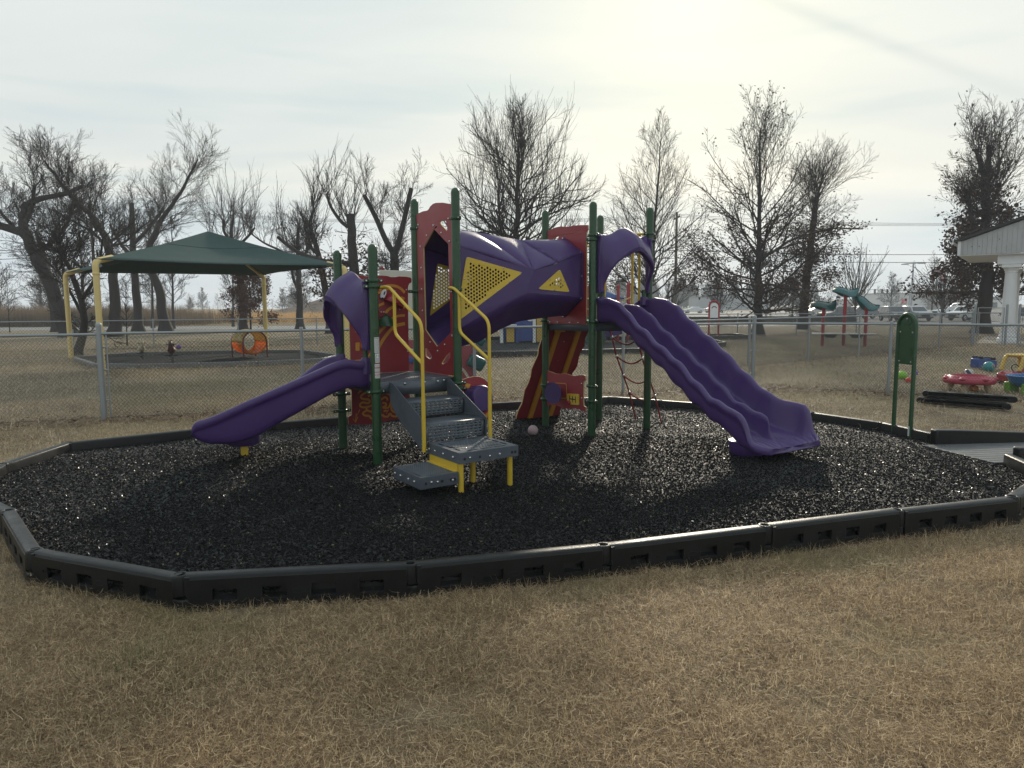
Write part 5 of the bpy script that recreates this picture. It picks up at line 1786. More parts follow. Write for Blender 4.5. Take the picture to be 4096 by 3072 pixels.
gate('narrow chain-link gate left of the white porch column', (17.65, 27.35), (18.45, 26.75), 1.45)
gate('chain-link gate right of the white porch column, cut by the picture edge', (18.75, 26.5), (21.4, 24.6), 1.45)

# ------------------------------------------------------------------ fallen leaves along the fences and on the lawn
LEAF = mat('fallen_leaf', (0.15, 0.085, 0.042), 0.7, 0.5, 3.0, trans=0.2)


def leaf_scatter(name, label, spots, seed, size=(0.02, 0.055), m=LEAF):
    r = np.random.default_rng(seed)
    vs, fs = [], []
    for (x, y) in spots:
        s = r.uniform(*size); az = r.uniform(0, 6.28); tl = r.uniform(-0.7, 0.7); cu = r.uniform(0.1, 0.5)
        ca, sa = math.cos(az), math.sin(az)
        b = len(vs)
        for (u, v, w) in ((-1, 0, cu * .3), (-.2, .5, cu), (.6, .42, .2), (1, 0, cu), (.6, -.42, 0.), (-.2, -.5, cu * .8)):
            px, py, pz = u * s, v * s, w * s * 0.6
            pz2 = pz + px * math.sin(tl) * 0.6 + 0.4 * s
            vs.append((x + px * ca - py * sa, y + px * sa + py * ca, GZ + 0.008 + max(0, pz2)))
        fs += [(b, b + 1, b + 5), (b + 1, b + 2, b + 4, b + 5), (b + 2, b + 3, b + 4)]
    me = bpy.data.meshes.new(name); me.from_pydata(vs, [], fs); me.materials.append(m)
    o = bpy.data.objects.new(name, me); COL.objects.link(o)
    return tag(o, label, 'leaves', kind='stuff')


def along(a, b, n, sd, seed, off=0.0):
    r = np.random.default_rng(seed)
    a, b = np.array(a), np.array(b); d = (b - a) / np.linalg.norm(b - a); s = np.array([-d[1], d[0]])
    return [tuple(a + (b - a) * r.random() + s * (off + r.normal(0, sd))) for _ in range(n)]


leaf_scatter('fallen_leaves', 'brown dead leaves gathered along the foot of the fences', along(TERM, CORN, 2600, 0.28, 1, -0.1) + along((-11, 8.8), TERM, 700, 0.3, 2) + along(CORN, (6.85, 12.93), 900, 0.4, 3) + along((6.85, 12.93), (11.5, 10.4), 700, 0.3, 4)
             + along((-24, 24.6), (-14.2, 28.4), 900, 0.22, 5) + along((-14.2, 28.4), (-2.5, 33), 900, 0.22, 6) + along((3.9, 16.9), (17.55, 27.3), 1500, 0.45, 7), 71)
r_ = np.random.default_rng(5)
sp = [(x, y) for x, y in zip(r_.uniform(-9, 12, 1500), r_.uniform(3.5, 22, 1500)) if not inside((x, y), outl)]
leaf_scatter('stray_leaves', 'single dry leaves lying about on the lawn', sp, 72, (0.010, 0.026), mat('dry_leaf_pale', (0.34, 0.25, 0.15), 0.7, 0.4, 3.0, trans=0.2))
OAK = mat('oak_leaf_tan', (0.36, 0.25, 0.14), 0.7, 0.3, 12, trans=0.2)
for i, (x, y, s) in enumerate([(-0.78, 3.28, 0.045), (0.35, 2.9, 0.03), (-0.6, 3.2, 0.03), (1.1, 3.2, 0.022), (0.0, 3.58, 0.03), (-1.15, 3.52, 0.035)]):
    mb = MB()
    out = []
    for k in range(22):
        t = 2 * math.pi * k / 22
        rr = s * (0.55 + 0.45 * (k % 2)) * (1.25 if abs(math.cos(t)) > 0.6 else 0.8)
        out.append((rr * math.cos(t), rr * 0.62 * math.sin(t), 0.012 + 0.35 * abs(rr * math.sin(t)) * 0.6))
    mb.add([(0, 0, 0.006)] + out, [(0, 1 + k, 1 + (k + 1) % 22) for k in range(22)])
    o = mb.build('oak_leaf', OAK, loc=(x, y, GZ + 0.02)); o.rotation_euler = (0.15, -0.2, i * 1.3)
    tag(o, ('curled tan oak leaf lying nearest below the second near border joint', 'small tan leaf fragment right of the bare earth', 'lone tan leaf just right of the large oak leaf', 'small pale leaf on the grass at lower right', 'tan leaf close to the middle of the near border', 'tan oak leaf under the left corner joint of the border')[i], 'leaf')
# ------------------------------------------------------------------ shade canopy and the toddler pit below it
CANF = mat('green_shade_cloth', (0.046, 0.094, 0.086), 0.8, 0.12, 3, 0.3, 90, trans=0.30)
cn = thing('shade_canopy', 'dark green four-post shade canopy on yellow poles over the left play pit', 'canopy', (-9.4, 21.6, GZ))
c0 = V3((-9.4, 21.6, GZ))
CP = [V3((-9.85, 17.15, GZ)), V3((-14.1, 22.85, GZ)), V3((-8.95, 26.1, GZ)), V3((-4.65, 20.2, GZ))]
EH = [2.74, 2.70, 2.72, 2.72]
PK = V3((-9.0, 21.6, GZ + 3.88)) - c0
loc4 = [p - c0 for p in CP]
for i, p in enumerate(loc4):
    mb = MB(); h = EH[i]
    inw = (V3((PK.x, PK.y, 0)) - V3((p.x, p.y, 0))).normalized()
    mb.tube(arc_pts([p, p + V3((0, 0, h)), p + V3((0, 0, h)) + inw * 0.55 + V3((0, 0, 0.12))], 0.12, 5), 0.072, 14)
    o = mb.build('pole', PALEY, cn)
    mb = MB(); mb.lathe([(0.078, h - 0.32), (0.086, h - 0.31), (0.086, h - 0.27), (0.078, h - 0.26)], 14, p); mb.build('pole_collar', PALEY, o)
    mb = MB(); mb.tube([p + V3((0, 0, h + 0.02)) + inw * 0.2, PK + V3((0, 0, -0.10))], 0.045, 8); mb.build('rafter', PALEY, cn)
mb = MB()
n, m_ = 18, 14
for i in range(4):
    a = loc4[i] + V3((0, 0, EH[i] + 0.06)); b = loc4[(i + 1) % 4] + V3((0, 0, EH[(i + 1) % 4] + 0.06))
    vs, fs = [], []
    for u in range(n + 1):
        t = u / n
        e = a.lerp(b, t)
        cen = V3((PK.x, PK.y, e.z))
        e = e.lerp(cen, 0.16 * math.sin(math.pi * t)) + V3((0, 0, -0.015 * math.sin(math.pi * t)))
        for w in range(m_ + 1):
            s = w / m_
            p = e.lerp(PK, s)
            p.z -= 0.20 * math.sin(math.pi * s) * (0.45 + 0.55 * math.sin(math.pi * t)) * 0.55
            vs.append(p)
    k = m_ + 1
    fs = [(u * k + w, (u + 1) * k + w, (u + 1) * k + w + 1, u * k + w + 1) for u in range(n) for w in range(m_)]
    mb.add(vs, fs)
mb.build('shade_cloth', CANF, cn, ang=25, solid=0.006)
mb = MB()                                   # stitched seam across the front slope and edge cord
for i in range(4):
    a = loc4[i] + V3((0, 0, EH[i] + 0.06)); b = loc4[(i + 1) % 4] + V3((0, 0, EH[(i + 1) % 4] + 0.06))
    ln, sm = [], []
    for t in np.linspace(0, 1, 15):
        e = a.lerp(b, t); cen = V3((PK.x, PK.y, e.z))
        e = e.lerp(cen, 0.16 * math.sin(math.pi * t)) + V3((0, 0, -0.015 * math.sin(math.pi * t)))
        ln.append(e)
        s = 0.56; p = e.lerp(PK, s); p.z -= 0.20 * math.sin(math.pi * s) * (0.45 + 0.55 * math.sin(math.pi * t)) * 0.55; sm.append(p + V3((0, 0, 0.006)))
    mb.tube(ln, 0.012, 5); mb.tube(sm, 0.006, 4)
mb.build('hem_cord', mat('hem_cord', (0.02, 0.045, 0.04), 0.8), cn)['kind'] = 'stuff'

GREYMULCH = ground_mat('grey_wood_mulch', (0.040, 0.044, 0.045), (0.028, 0.031, 0.033), (0.062, 0.062, 0.058), (0.045, 0.046, 0.045), 1.2, 6, 22, 0.6, 0.7, 1.0)
BORD2 = mat('weathered_border', (0.16, 0.16, 0.155), 0.4, 0.15, 6, dust=0.2)
BLK2 = mat('black_border', (0.022, 0.023, 0.025), 0.35, 0.15, 6)


def pit(poly, bname, label, m_bed, m_bord, hh=0.14, w=0.10, edges=None):
    mb = MB(); mb.add([(x, y, GZ + 0.035) for x, y in poly], [tuple(range(len(poly)))])
    tag(mb.build('play_pit_bed', m_bed, smooth=False), kind='structure')
    b = thing('pit_border', label, 'border', (poly[0][0], poly[0][1], GZ))
    o = V3((poly[0][0], poly[0][1], 0))
    for i in range(len(poly)):
        if edges is not None and i not in edges: continue
        p, q = V3((*poly[i], 0)), V3((*poly[(i + 1) % len(poly)], 0))
        d = q - p
        k = max(1, round(d.length / 1.25))
        for s in range(k):
            a, c = p.lerp(q, s / k), p.lerp(q, (s + 1) / k)
            mb = MB(); mb.box((a + c) / 2 - o + V3((0, 0, hh / 2)), (d.length / k - 0.012, w, hh), Matrix.Rotation(math.atan2(d.y, d.x), 3, 'Z'))
            mb.build('border_timber', m_bord, b, bevel=0.02, seg=2)
    return b


pit([(-13.6, 22.2), (-11.4, 19.5), (-10.0, 19.15), (-7.1, 19.9), (-5.6, 20.9), (-5.5, 22.6), (-7.3, 25.0), (-9.8, 25.0), (-13.0, 24.0)], 'pit', 'grey weathered border round the mulch pit below the green canopy', GREYMULCH, BORD2)
pit([(-3.2, 22.2), (1.2, 22.9), (5.1, 24.2), (8.2, 27.5), (8.6, 31.8), (1.5, 34.0), (-3.5, 32.2), (-6.0, 27.5)], 'pit', 'black border round the large mulch pit beyond the middle fence', GREYMULCH, BLK2, 0.20)

# ------------------------------------------------------------------ crawl barrel, spring riders, ball
YTUN = mat('translucent_yellow_plastic', (0.72, 0.56, 0.20), 0.3, 0.08, 3, trans=0.35)
OTUN = mat('orange_barrel_plastic', (0.85, 0.34, 0.04), 0.3, 0.08, 3, trans=0.55)
MAROON = mat('maroon_paint', (0.16, 0.02, 0.02), 0.4)
bt = thing('crawl_barrel', 'yellow and orange crawl barrel on maroon hoops in the canopy pit', 'play barrel', (-8.4, 22.9, GZ + 0.03), R(-44))
bt.scale = (0.74, 0.84, 0.76)
mb = MB()
prof = [(0.44, -0.52), (0.50, -0.47), (0.52, -0.30), (0.50, -0.12), (0.47, 0.0), (0.50, 0.12), (0.52, 0.30), (0.50, 0.47), (0.44, 0.52)]
rx = Matrix.Rotation(R(90), 3, 'Y')
n = 26; vs, fs, mi = [], [], []
for (r, x) in prof:
    for j in range(n):
        t = 2 * math.pi * j / n
        vs.append((x, r * math.cos(t), 0.66 + r * math.sin(t)))
for i in range(len(prof) - 1):
    for j in range(n):
        fs.append((i * n + j, i * n + (j + 1) % n, (i + 1) * n + (j + 1) % n, (i + 1) * n + j))
up_f = [f for f in fs if np.mean([vs[i][2] for i in f]) > 0.62]
lo_f = [f for f in fs if f not in set(up_f)]
mu = MB(); mu.add(vs, up_f); mu.build('upper_shell', YTUN, bt, solid=0.02, ang=60)
ml_ = MB(); ml_.add(vs, lo_f); ml_.build('lower_shell', OTUN, bt, solid=0.02, ang=60)
for x in (-0.53, 0.53):
    mb = MB(); mb.tube([(x, -0.47, 0)] + [(x, 0.47 * math.cos(t), 0.66 + 0.47 * math.sin(t)) for t in np.linspace(math.pi, 0, 15)] + [(x, 0.47, 0)], 0.032, 8); mb.build('hoop', MAROON, bt)
CREAM = mat('cream_plastic', (0.55, 0.47, 0.32), 0.4)
BROWN = mat('brown_plastic', (0.085, 0.025, 0.02), 0.4, 0.2)
SPR = mat('spring_steel', (0.03, 0.03, 0.035), 0.4, metal=0.6)


def rider(label, x, y, rz, m_body, m_mane, s=1.0):
    t = thing('spring_rider', label, 'spring rider', (x, y, GZ + 0.03), rz)
    t.scale = (s, s, s)
    mb = MB(); mb.tube([(0.10 * math.cos(a), 0.10 * math.sin(a), 0.02 + a / 40) for a in np.linspace(0, 6 * math.pi, 60)], 0.018, 6); mb.build('spring', SPR, t)
    mb = MB()
    body = [(-0.34, 0.52, 0.07), (-0.30, 0.56, 0.13), (-0.15, 0.57, 0.17), (0.05, 0.57, 0.17), (0.18, 0.60, 0.15), (0.27, 0.72, 0.11), (0.32, 0.86, 0.085), (0.36, 0.95, 0.085), (0.44, 0.93, 0.07), (0.52, 0.86, 0.05), (0.54, 0.84, 0.03)]
    mb.tube([(p[0], 0, p[1]) for p in body], [p[2] for p in body], 14)
    for sg in (-1, 1): mb.tube([(0.36, 0.04 * sg, 1.00), (0.345, 0.05 * sg, 1.08)], [0.03, 0.008], 6)
    b = mb.build('body', m_body, t, ang=70)
    mb = MB(); mb.tube([(0.33, 0, 1.03), (0.25, 0, 0.93), (0.19, 0, 0.80), (0.14, 0, 0.72)], [0.02, 0.045, 0.045, 0.02], 8); mb.build('mane', m_mane, b)
    mb = MB(); mb.tube([(-0.33, 0, 0.58), (-0.42, 0, 0.52), (-0.45, 0, 0.38)], [0.03, 0.045, 0.015], 8); mb.build('tail', m_mane, b)
    mb = MB(); mb.box((-0.02, 0, 0.74), (0.34, 0.24, 0.04)); mb.box((-0.18, 0, 0.80), (0.05, 0.22, 0.12)); mb.build('saddle', m_mane, b, bevel=0.015)
    mb = MB(); mb.tube([(0.26, -0.2, 0.86), (0.26, 0.2, 0.86)], 0.016, 8); mb.build('hand_bar', SPR, t)
    mb = MB(); mb.tube([(0.05, -0.26, 0.34), (0.05, 0.26, 0.34)], 0.02, 8); mb.build('foot_bar', SPR, t)
    mb = MB(); mb.box((0, 0, 0.39), (0.40, 0.16, 0.03)); mb.build('base_plate', SPR, t)
    return t


rider('cream horse spring rider at the left end of the canopy pit', -11.55, 22.3, R(302), CREAM, mat('grey_mane', (0.2, 0.2, 0.19), 0.5), 0.60)
rider('dark brown horse spring rider in the middle of the canopy pit', -9.95, 20.9, R(290), BROWN, mat('dark_mane', (0.03, 0.012, 0.012), 0.5), 0.64)


def ball(label, x, y, r, col, z=GZ, bands=None, rough=0.45):
    mb = MB(); mb.sphere((0, 0, r), r, 22)
    m = mat('ball_%d' % len(MATS), col, rough, 0.06, dust=0.12)
    o = mb.build('ball', m, loc=(x, y, z), ang=80)
    if bands:
        for k, (cc, tl, wd) in enumerate(bands):
            b = MB(); q = Matrix.Rotation(tl[0], 3, 'X') @ Matrix.Rotation(tl[1], 3, 'Y')
            b.lathe([((r + 0.0015) * math.cos(t), (r + 0.0015) * math.sin(t)) for t in np.linspace(wd[0], wd[1], 8)], 22, (0, 0, r), q)
            b.build('band', mat('ball_%d' % len(MATS), cc, rough), o)
    return tag(o, label, 'ball')


ball('purple ball on the grass beyond the brown spring rider', -12.9, 27.7, 0.10, (0.10, 0.035, 0.22))

# ------------------------------------------------------------------ second play area beyond the middle fence
BLUE = mat('blue_plastic', (0.035, 0.075, 0.26), 0.4, 0.1, 4, dust=0.15)
YPL = mat('yellow_plastic', (0.58, 0.38, 0.07), 0.4, 0.1, 4, dust=0.15)
REDP = mat('red_post_paint', (0.33, 0.02, 0.03), 0.4, 0.1)
TEAL = mat('teal_plastic', (0.012, 0.085, 0.085), 0.3, 0.1, 4)
PH = thing('playhouse', 'blue and yellow plastic playhouse with white corner boards under the tunnel', 'playhouse', (0.35, 30.9, GZ), R(8))
for nm, m, c, d in (('side_wall', BLUE, (0.18, 0.0, 0.72), (0.82, 0.06, 1.25)), ('side_wall', YPL, (1.05, -0.05, 0.70), (0.66, 0.06, 1.3)), ('back_wall', BLUE, (0.4, 1.2, 0.7), (2.0, 0.06, 1.3)), ('counter', WHITE, (-0.62, -0.25, 0.80), (0.85, 0.4, 0.05)), ('low_door', YPL, (-0.42, -0.05, 0.42), (0.34, 0.05, 0.72))):
    mb = MB(); mb.box(c, d); mb.build(nm, m, PH, bevel=0.02)
for x in (-0.80, -0.12, 0.62, 1.38):
    mb = MB(); mb.box((x, -0.06, 0.78), (0.13, 0.13, 1.6)); mb.build('corner_board', WHITE if x > 0.5 or x < -0.5 else BLUE, PH, bevel=0.02)
mb = MB(); mb.add([(-0.95, -0.35, 1.5), (1.5, -0.35, 1.5), (1.5, 1.45, 1.5), (-0.95, 1.45, 1.5), (-0.75, 0.55, 2.25), (1.3, 0.55, 2.25)], [(0, 1, 5, 4), (2, 3, 4, 5), (0, 4, 3), (1, 2, 5)])
mb.build('roof', mat('cream_roof', (0.62, 0.55, 0.36), 0.5), PH, solid=0.06, ang=20)
mb = MB(); mb.prism(circle2(0.45, 1.15, 0.20, 16), [circle2(0.45, 1.15, 0.14, 16)], 0.05, lambda u, v, w: V3((u, -0.05 - w, v))); mb.build('round_window', WHITE, PH)
mb = MB(); mb.tube([(0.45, -0.10, 1.02), (0.55, -0.10, 1.22)], 0.02, 6); mb.build('window_bar', WHITE, PH)

# big playset with red posts
GRN2 = mat('green_plastic', (0.03, 0.10, 0.055), 0.4, 0.1, 4, dust=0.1)
BS = thing('playset', 'distant playset of red round-capped posts with green wall and yellow rails behind the rope climber', 'playground set', (4.1, 31.5, GZ), R(4))
k = 0
for (x, y, h) in ((-0.85, 0.2, 2.75), (-0.55, 1.1, 2.45), (0.0, 0.3, 2.75), (0.25, 1.3, 2.9), (0.62, 0.2, 2.45), (1.15, 0.6, 2.55), (-1.35, 0.9, 2.5), (1.4, 1.5, 2.6)):
    mb = MB(); mb.tube([(x, y, 0), (x, y, h)], 0.062, 12); mb.sphere((x, y, h), 0.064, 12); mb.build('post', REDP, BS)
mb = MB(); mb.prism([(-1.0, 0.0), (0.05, 0.0), (-0.05, 1.15), (-0.80, 1.15)], [], 0.08, lambda u, v, w: V3((u, 0.0 - w, v))); mb.build('green_wall', GRN2, BS, bevel=0.02)
mb = MB(); mb.box((0.1, 0.7, 1.05), (2.4, 1.4, 0.08)); mb.build('platform', mat('grey_deck', (0.12, 0.12, 0.13), 0.5), BS)
for x0, x1 in ((-0.85, 0.0), (0.0, 0.62), (0.62, 1.15)):
    mb = MB(); 
    for z in (1.95, 1.5): mb.tube([(x0, 0.25, z), ((x0 + x1) / 2, 0.25, z - 0.14), (x1, 0.25, z)], 0.03, 8)
    mb.build('rail', YPL, BS)
mb = MB(); mb.prism([(0.05, 1.45), (0.62, 1.45), (0.62, 1.7), (0.05, 1.7)], [], 0.05, lambda u, v, w: V3((u, 0.3 - w, v))); mb.build('rail_panel', YPL, BS, bevel=0.02)
mb = MB()
ctr = [(-1.6, -0.1, 1.5), (-2.0, -0.5, 1.25), (-2.25, -1.0, 0.95), (-2.2, -1.6, 0.6), (-1.9, -2.0, 0.35)]
mb.tube(smooth_pts(ctr, 5), 0.33, 12); mb.build('tube_slide', YPL, BS)
mb = MB()
vs = []
PP = smooth_pts([(0.75, 0.0, 1.05), (0.95, -0.5, 0.95), (0.75, -1.05, 0.72), (0.25, -1.3, 0.48), (-0.25, -1.25, 0.38)], 6)
for i, p in enumerate(PP):
    p = V3(p); d = V3(PP[min(i + 1, len(PP) - 1)]) - V3(PP[max(0, i - 1)]); d.z = 0; d.normalize(); s = V3((-d.y, d.x, 0))
    for u, z in ((-0.30, 0.2), (-0.26, 0.22), (-0.22, 0.0), (0, -0.03), (0.22, 0.0), (0.26, 0.22), (0.30, 0.2), (0.24, -0.1), (-0.24, -0.1)): vs.append(p + s * u + V3((0, 0, z)))
k = 9
mb.add(vs, [(i * k + j, i * k + (j + 1) % k, (i + 1) * k + (j + 1) % k, (i + 1) * k + j) for i in range(len(PP) - 1) for j in range(k)])
mb.build('curved_slide', PURPLE, BS, ang=60)
mb = MB(); mb.add([(-0.6, 0.2, 1.9), (0.9, 0.2, 1.9), (0.9, 1.4, 1.9), (-0.6, 1.4, 1.9), (0.1, 0.8, 2.25)], [(0, 1, 4), (1, 2, 4), (2, 3, 4), (3, 0, 4)]); mb.build('roof', BLUE, BS, solid=0.05, ang=20)

# climbing wall behind the fence, seen past the posts of the low deck
CW = thing('climbing_wall', 'cream topped pink-red climbing wall with teal holds standing behind the fence', 'climbing wall', (-1.62, 13.9, GZ), R(6))
PINK = mat('faded_red_plastic', (0.32, 0.07, 0.085), 0.35, 0.1, 3, dust=0.15)
CRM = mat('weathered_cream_panel', (0.52, 0.50, 0.42), 0.5, 0.15, 2.0, dust=0.3)
mb = MB(); mb.prism([(-0.88, 1.02), (0.88, 1.02), (0.90, 2.27), (0.2, 2.30), (-0.90, 2.34)], [], 0.06, lambda u, v, w: V3((u, -w, v))); mb.build('upper_panel', CRM, CW, bevel=0.01)
mb = MB(); mb.prism([(-0.86, 0.0), (0.86, 0.0), (0.90, 1.0), (-0.9, 1.0)], [], 0.07, lambda u, v, w: V3((u, -w, v))); cwp = mb.build('lower_panel', PINK, CW, bevel=0.01)
for i, (pts) in enumerate(([(-0.8, 0.9), (-0.3, 0.8), (0.1, 0.55), (0.6, 0.45), (0.8, 0.2)], [(-0.7, 0.2), (-0.2, 0.4), (0.3, 0.85), (0.8, 0.9)], [(0.3, 0.1), (0.55, 0.6), (0.62, 0.95)])):
    mb = MB(); mb.ribbon(smooth_pts(pts, 5), 0.05, 0.004 + 0.001 * i, lambda u, v, w=0: V3((u, -0.035 - w, v))); mb.build('swirl', CRM, cwp)
for i, (x, z, sz, m) in enumerate(((0.98, 0.98, 0.13, TEAL), (0.92, 0.55, 0.2, TEAL), (-0.35, 0.62, 0.08, BLUE), (-0.25, 0.28, 0.07, TEAL), (0.2, 0.7, 0.08, TEAL), (-0.45, 0.1, 0.06, REDP), (0.45, 0.3, 0.07, YPL))):
    mb = MB(); mb.box((x, -0.12, z), (sz * 1.7, 0.2, sz * 1.3), Matrix.Rotation(R(28), 3, 'Y')); mb.build('hold', m, CW, bevel=sz * 0.3, seg=3)
mb = MB()
for x in (-0.6, 0.1, 0.6): mb.lathe([(0.03, 0), (0.02, 0.02), (0, 0.022)], 8, (x, -0.031, 2.2), Matrix.Rotation(R(90), 3, 'X'))
mb.build('bolt_cap', STEEL, CW)['kind'] = 'stuff'
for x in (-0.86, 0.5):
    mb = MB(); mb.tube([(x, 0.08, 0), (x, 0.08, 2.36)], 0.05, 10); mb.sphere((x, 0.08, 2.36), 0.055, 10); mb.build('post', MAROON, CW)

# arched game board on red legs in its own little bordered patch
pit([(8.6, 32.6), (11.3, 33.2), (11.0, 35.4), (8.4, 34.8)], 'pit', 'small black bordered patch under the red arched board', GREYMULCH, BLK2, 0.2)
AB = thing('arched_board', 'small red arched board with white face on two red legs, right of the slide', 'play board', (9.55, 33.9, GZ), R(-6))
mb = MB(); mb.tube([(-0.22, 0, 0)] + [(0.22 * -math.cos(t), 0, 1.55 + 0.24 * math.sin(t)) for t in np.linspace(0, math.pi, 11)] + [(0.22, 0, 0)], 0.045, 8); mb.build('arch_frame', REDP, AB)
mb = MB(); mb.prism([(-0.2, 1.0)] + [(0.19 * -math.cos(t), 1.5 + 0.2 * math.sin(t)) for t in np.linspace(0, math.pi, 9)] + [(0.2, 1.0)], [], 0.03, lambda u, v, w: V3((u, -0.01 - w, v))); mb.build('white_face', WHITE, AB)
mb = MB(); mb.ribbon([(-0.11 * math.cos(t), 1.42 + 0.11 * math.sin(t)) for t in np.linspace(0.2, 2.9, 8)], 0.04, 0.004, lambda u, v, w=0: V3((u, -0.026 - w, v))); mb.build('face_print', MAROON, AB)

# leaf-shaped shades over a toddler table
LS = thing('leaf_shade_table', 'white toddler table under three teal leaf shades on red poles', 'play table', (12.6, 27.2, GZ), R(-20))
mb = MB(); mb.box((0, 0, 0.50), (2.2, 0.55, 0.045)); tb_ = mb.build('table_top', mat('pale_table', (0.55, 0.55, 0.52), 0.5), LS, bevel=0.02)
for x in (-0.45, 0.45):
    mb = MB(); mb.lathe([(0.0, -0.14), (0.16, -0.13), (0.24, -0.04), (0.25, 0.0), (0.22, 0.0)], 16, (x, 0, 0.48)); mb.build('basin', mat('dark_basin', (0.03, 0.032, 0.035), 0.4), tb_)
for i, (x, h, tz, ty) in enumerate(((-0.72, 1.52, 0.35, -0.26), (0.02, 2.02, 0.15, -0.16), (0.76, 1.56, 0.1, 0.30))):
    mb = MB(); mb.tube([(x, 0.1, 0), (x, 0.1, h)], 0.062, 10); mb.build('pole', REDP, LS)
    vs, fs = [], []
    nu, nv = 14, 8
    for a in range(nu + 1):
        u = a / nu
        wd = 0.40 * max(0.0, math.sin(math.pi * u)) ** 0.85 + 0.015
        for b in range(nv + 1):
            v = b / nv * 2 - 1
            z = 0.09 * math.sin(u * 5.6 + 0.4) - 0.24 * v * v * math.sin(math.pi * u) + 0.07 * (1 - abs(v))
            vs.append(Matrix.Rotation(tz, 3, 'Z') @ Matrix.Rotation(ty, 3, 'Y') @ V3(((u - 0.5) * 0.95, v * wd * 1.15, z)) + V3((x, 0.1, h + 0.10)))
    k = nv + 1
    fs = [(a * k + b, (a + 1) * k + b, (a + 1) * k + b + 1, a * k + b + 1) for a in range(nu) for b in range(nv)]
    mb = MB(); mb.add(vs, fs); mb.build('leaf_shade', TEAL if i != 0 else mat('dark_teal_plastic', (0.012, 0.055, 0.05), 0.35), LS, solid=0.035, sub=1, ang=70)
    mb = MB(); mb.tube([Matrix.Rotation(tz, 3, 'Z') @ Matrix.Rotation(ty, 3, 'Y') @ V3((u - 0.5, 0, 0.09 * math.sin(u * 5.6 + 0.4) + 0.10)) + V3((x, 0.1, h + 0.10)) for u in np.linspace(0.05, 0.95, 8)], 0.018, 6); mb.build('leaf_vein', TEAL, LS)
# ------------------------------------------------------------------ bare winter trees
BARK = mat('grey_bark', (0.036, 0.031, 0.027), 0.9, 0.35, 3.0, 0.8, 14)
TWIG = mat('twig_bark', (0.034, 0.027, 0.023), 0.9, 0.25, 2.0)
BLEAF = mat('brown_oak_leaf', (0.058, 0.028, 0.017), 0.7, 0.45, 1.5, trans=0.18)
RLEAF = mat('russet_oak_leaf', (0.095, 0.040, 0.024), 0.7, 0.4, 1.5, trans=0.25)


def tubes(polys, sides, name, m, parent):
    """all polylines of one tree part as one mesh; polys: list of (points k x 3, radii k)"""
    groups = {}
    for P, r in polys:
        groups.setdefault((len(P), sides(r[0])), []).append((P, r))
    VS, FS, off = [], [], 0
    for (k, n), lst in groups.items():
        P = np.array([p for p, _ in lst]); Rr = np.array([r for _, r in lst])
        T = np.empty_like(P); T[:, 1:-1] = P[:, 2:] - P[:, :-2]; T[:, 0] = P[:, 1] - P[:, 0]; T[:, -1] = P[:, -1] - P[:, -2]
        T /= np.linalg.norm(T, axis=2, keepdims=True) + 1e-9
        ref = np.where(np.abs(T[:, :1, 2:3]) < 0.85, np.array([0, 0, 1.0]), np.array([1.0, 0, 0]))
        U = np.cross(T, np.broadcast_to(ref, T.shape)); U /= np.linalg.norm(U, axis=2, keepdims=True) + 1e-9
        W = np.cross(T, U)
        a = 2 * np.pi * np.arange(n) / n
        V = P[:, :, None, :] + Rr[:, :, None, None] * (U[:, :, None, :] * np.cos(a)[None, None, :, None] + W[:, :, None, :] * np.sin(a)[None, None, :, None])
        N = len(lst)
        base = off + np.arange(N)[:, None, None] * (k * n)
        i = np.arange(k - 1)[None, :, None] * n; j = np.arange(n)[None, None, :]; j2 = (j + 1) % n
        F = np.stack([base + i + j, base + i + j2, base + i + n + j2, base + i + n + j], -1).reshape(-1, 4)
        VS.append(V.reshape(-1, 3)); FS.append(F); off += N * k * n
    V = np.concatenate(VS); F = np.concatenate(FS)
    me = bpy.data.meshes.new(name)
    me.vertices.add(len(V)); me.vertices.foreach_set('co', V.astype(np.float32).reshape(-1))
    me.loops.add(F.size); me.loops.foreach_set('vertex_index', F.astype(np.int32).reshape(-1))
    me.polygons.add(len(F)); me.polygons.foreach_set('loop_start', np.arange(0, F.size, 4, dtype=np.int32))
    try: me.polygons.foreach_set('loop_total', np.full(len(F), 4, dtype=np.int32))
    except Exception: pass
    me.polygons.foreach_set('use_smooth', [True] * len(F))
    me.update(calc_edges=True); me.validate()
    me.materials.append(m)
    o = bpy.data.objects.new(name, me); COL.objects.link(o); o.parent = parent
    return o


def unit(v):
    return v / (np.linalg.norm(v) + 1e-9)


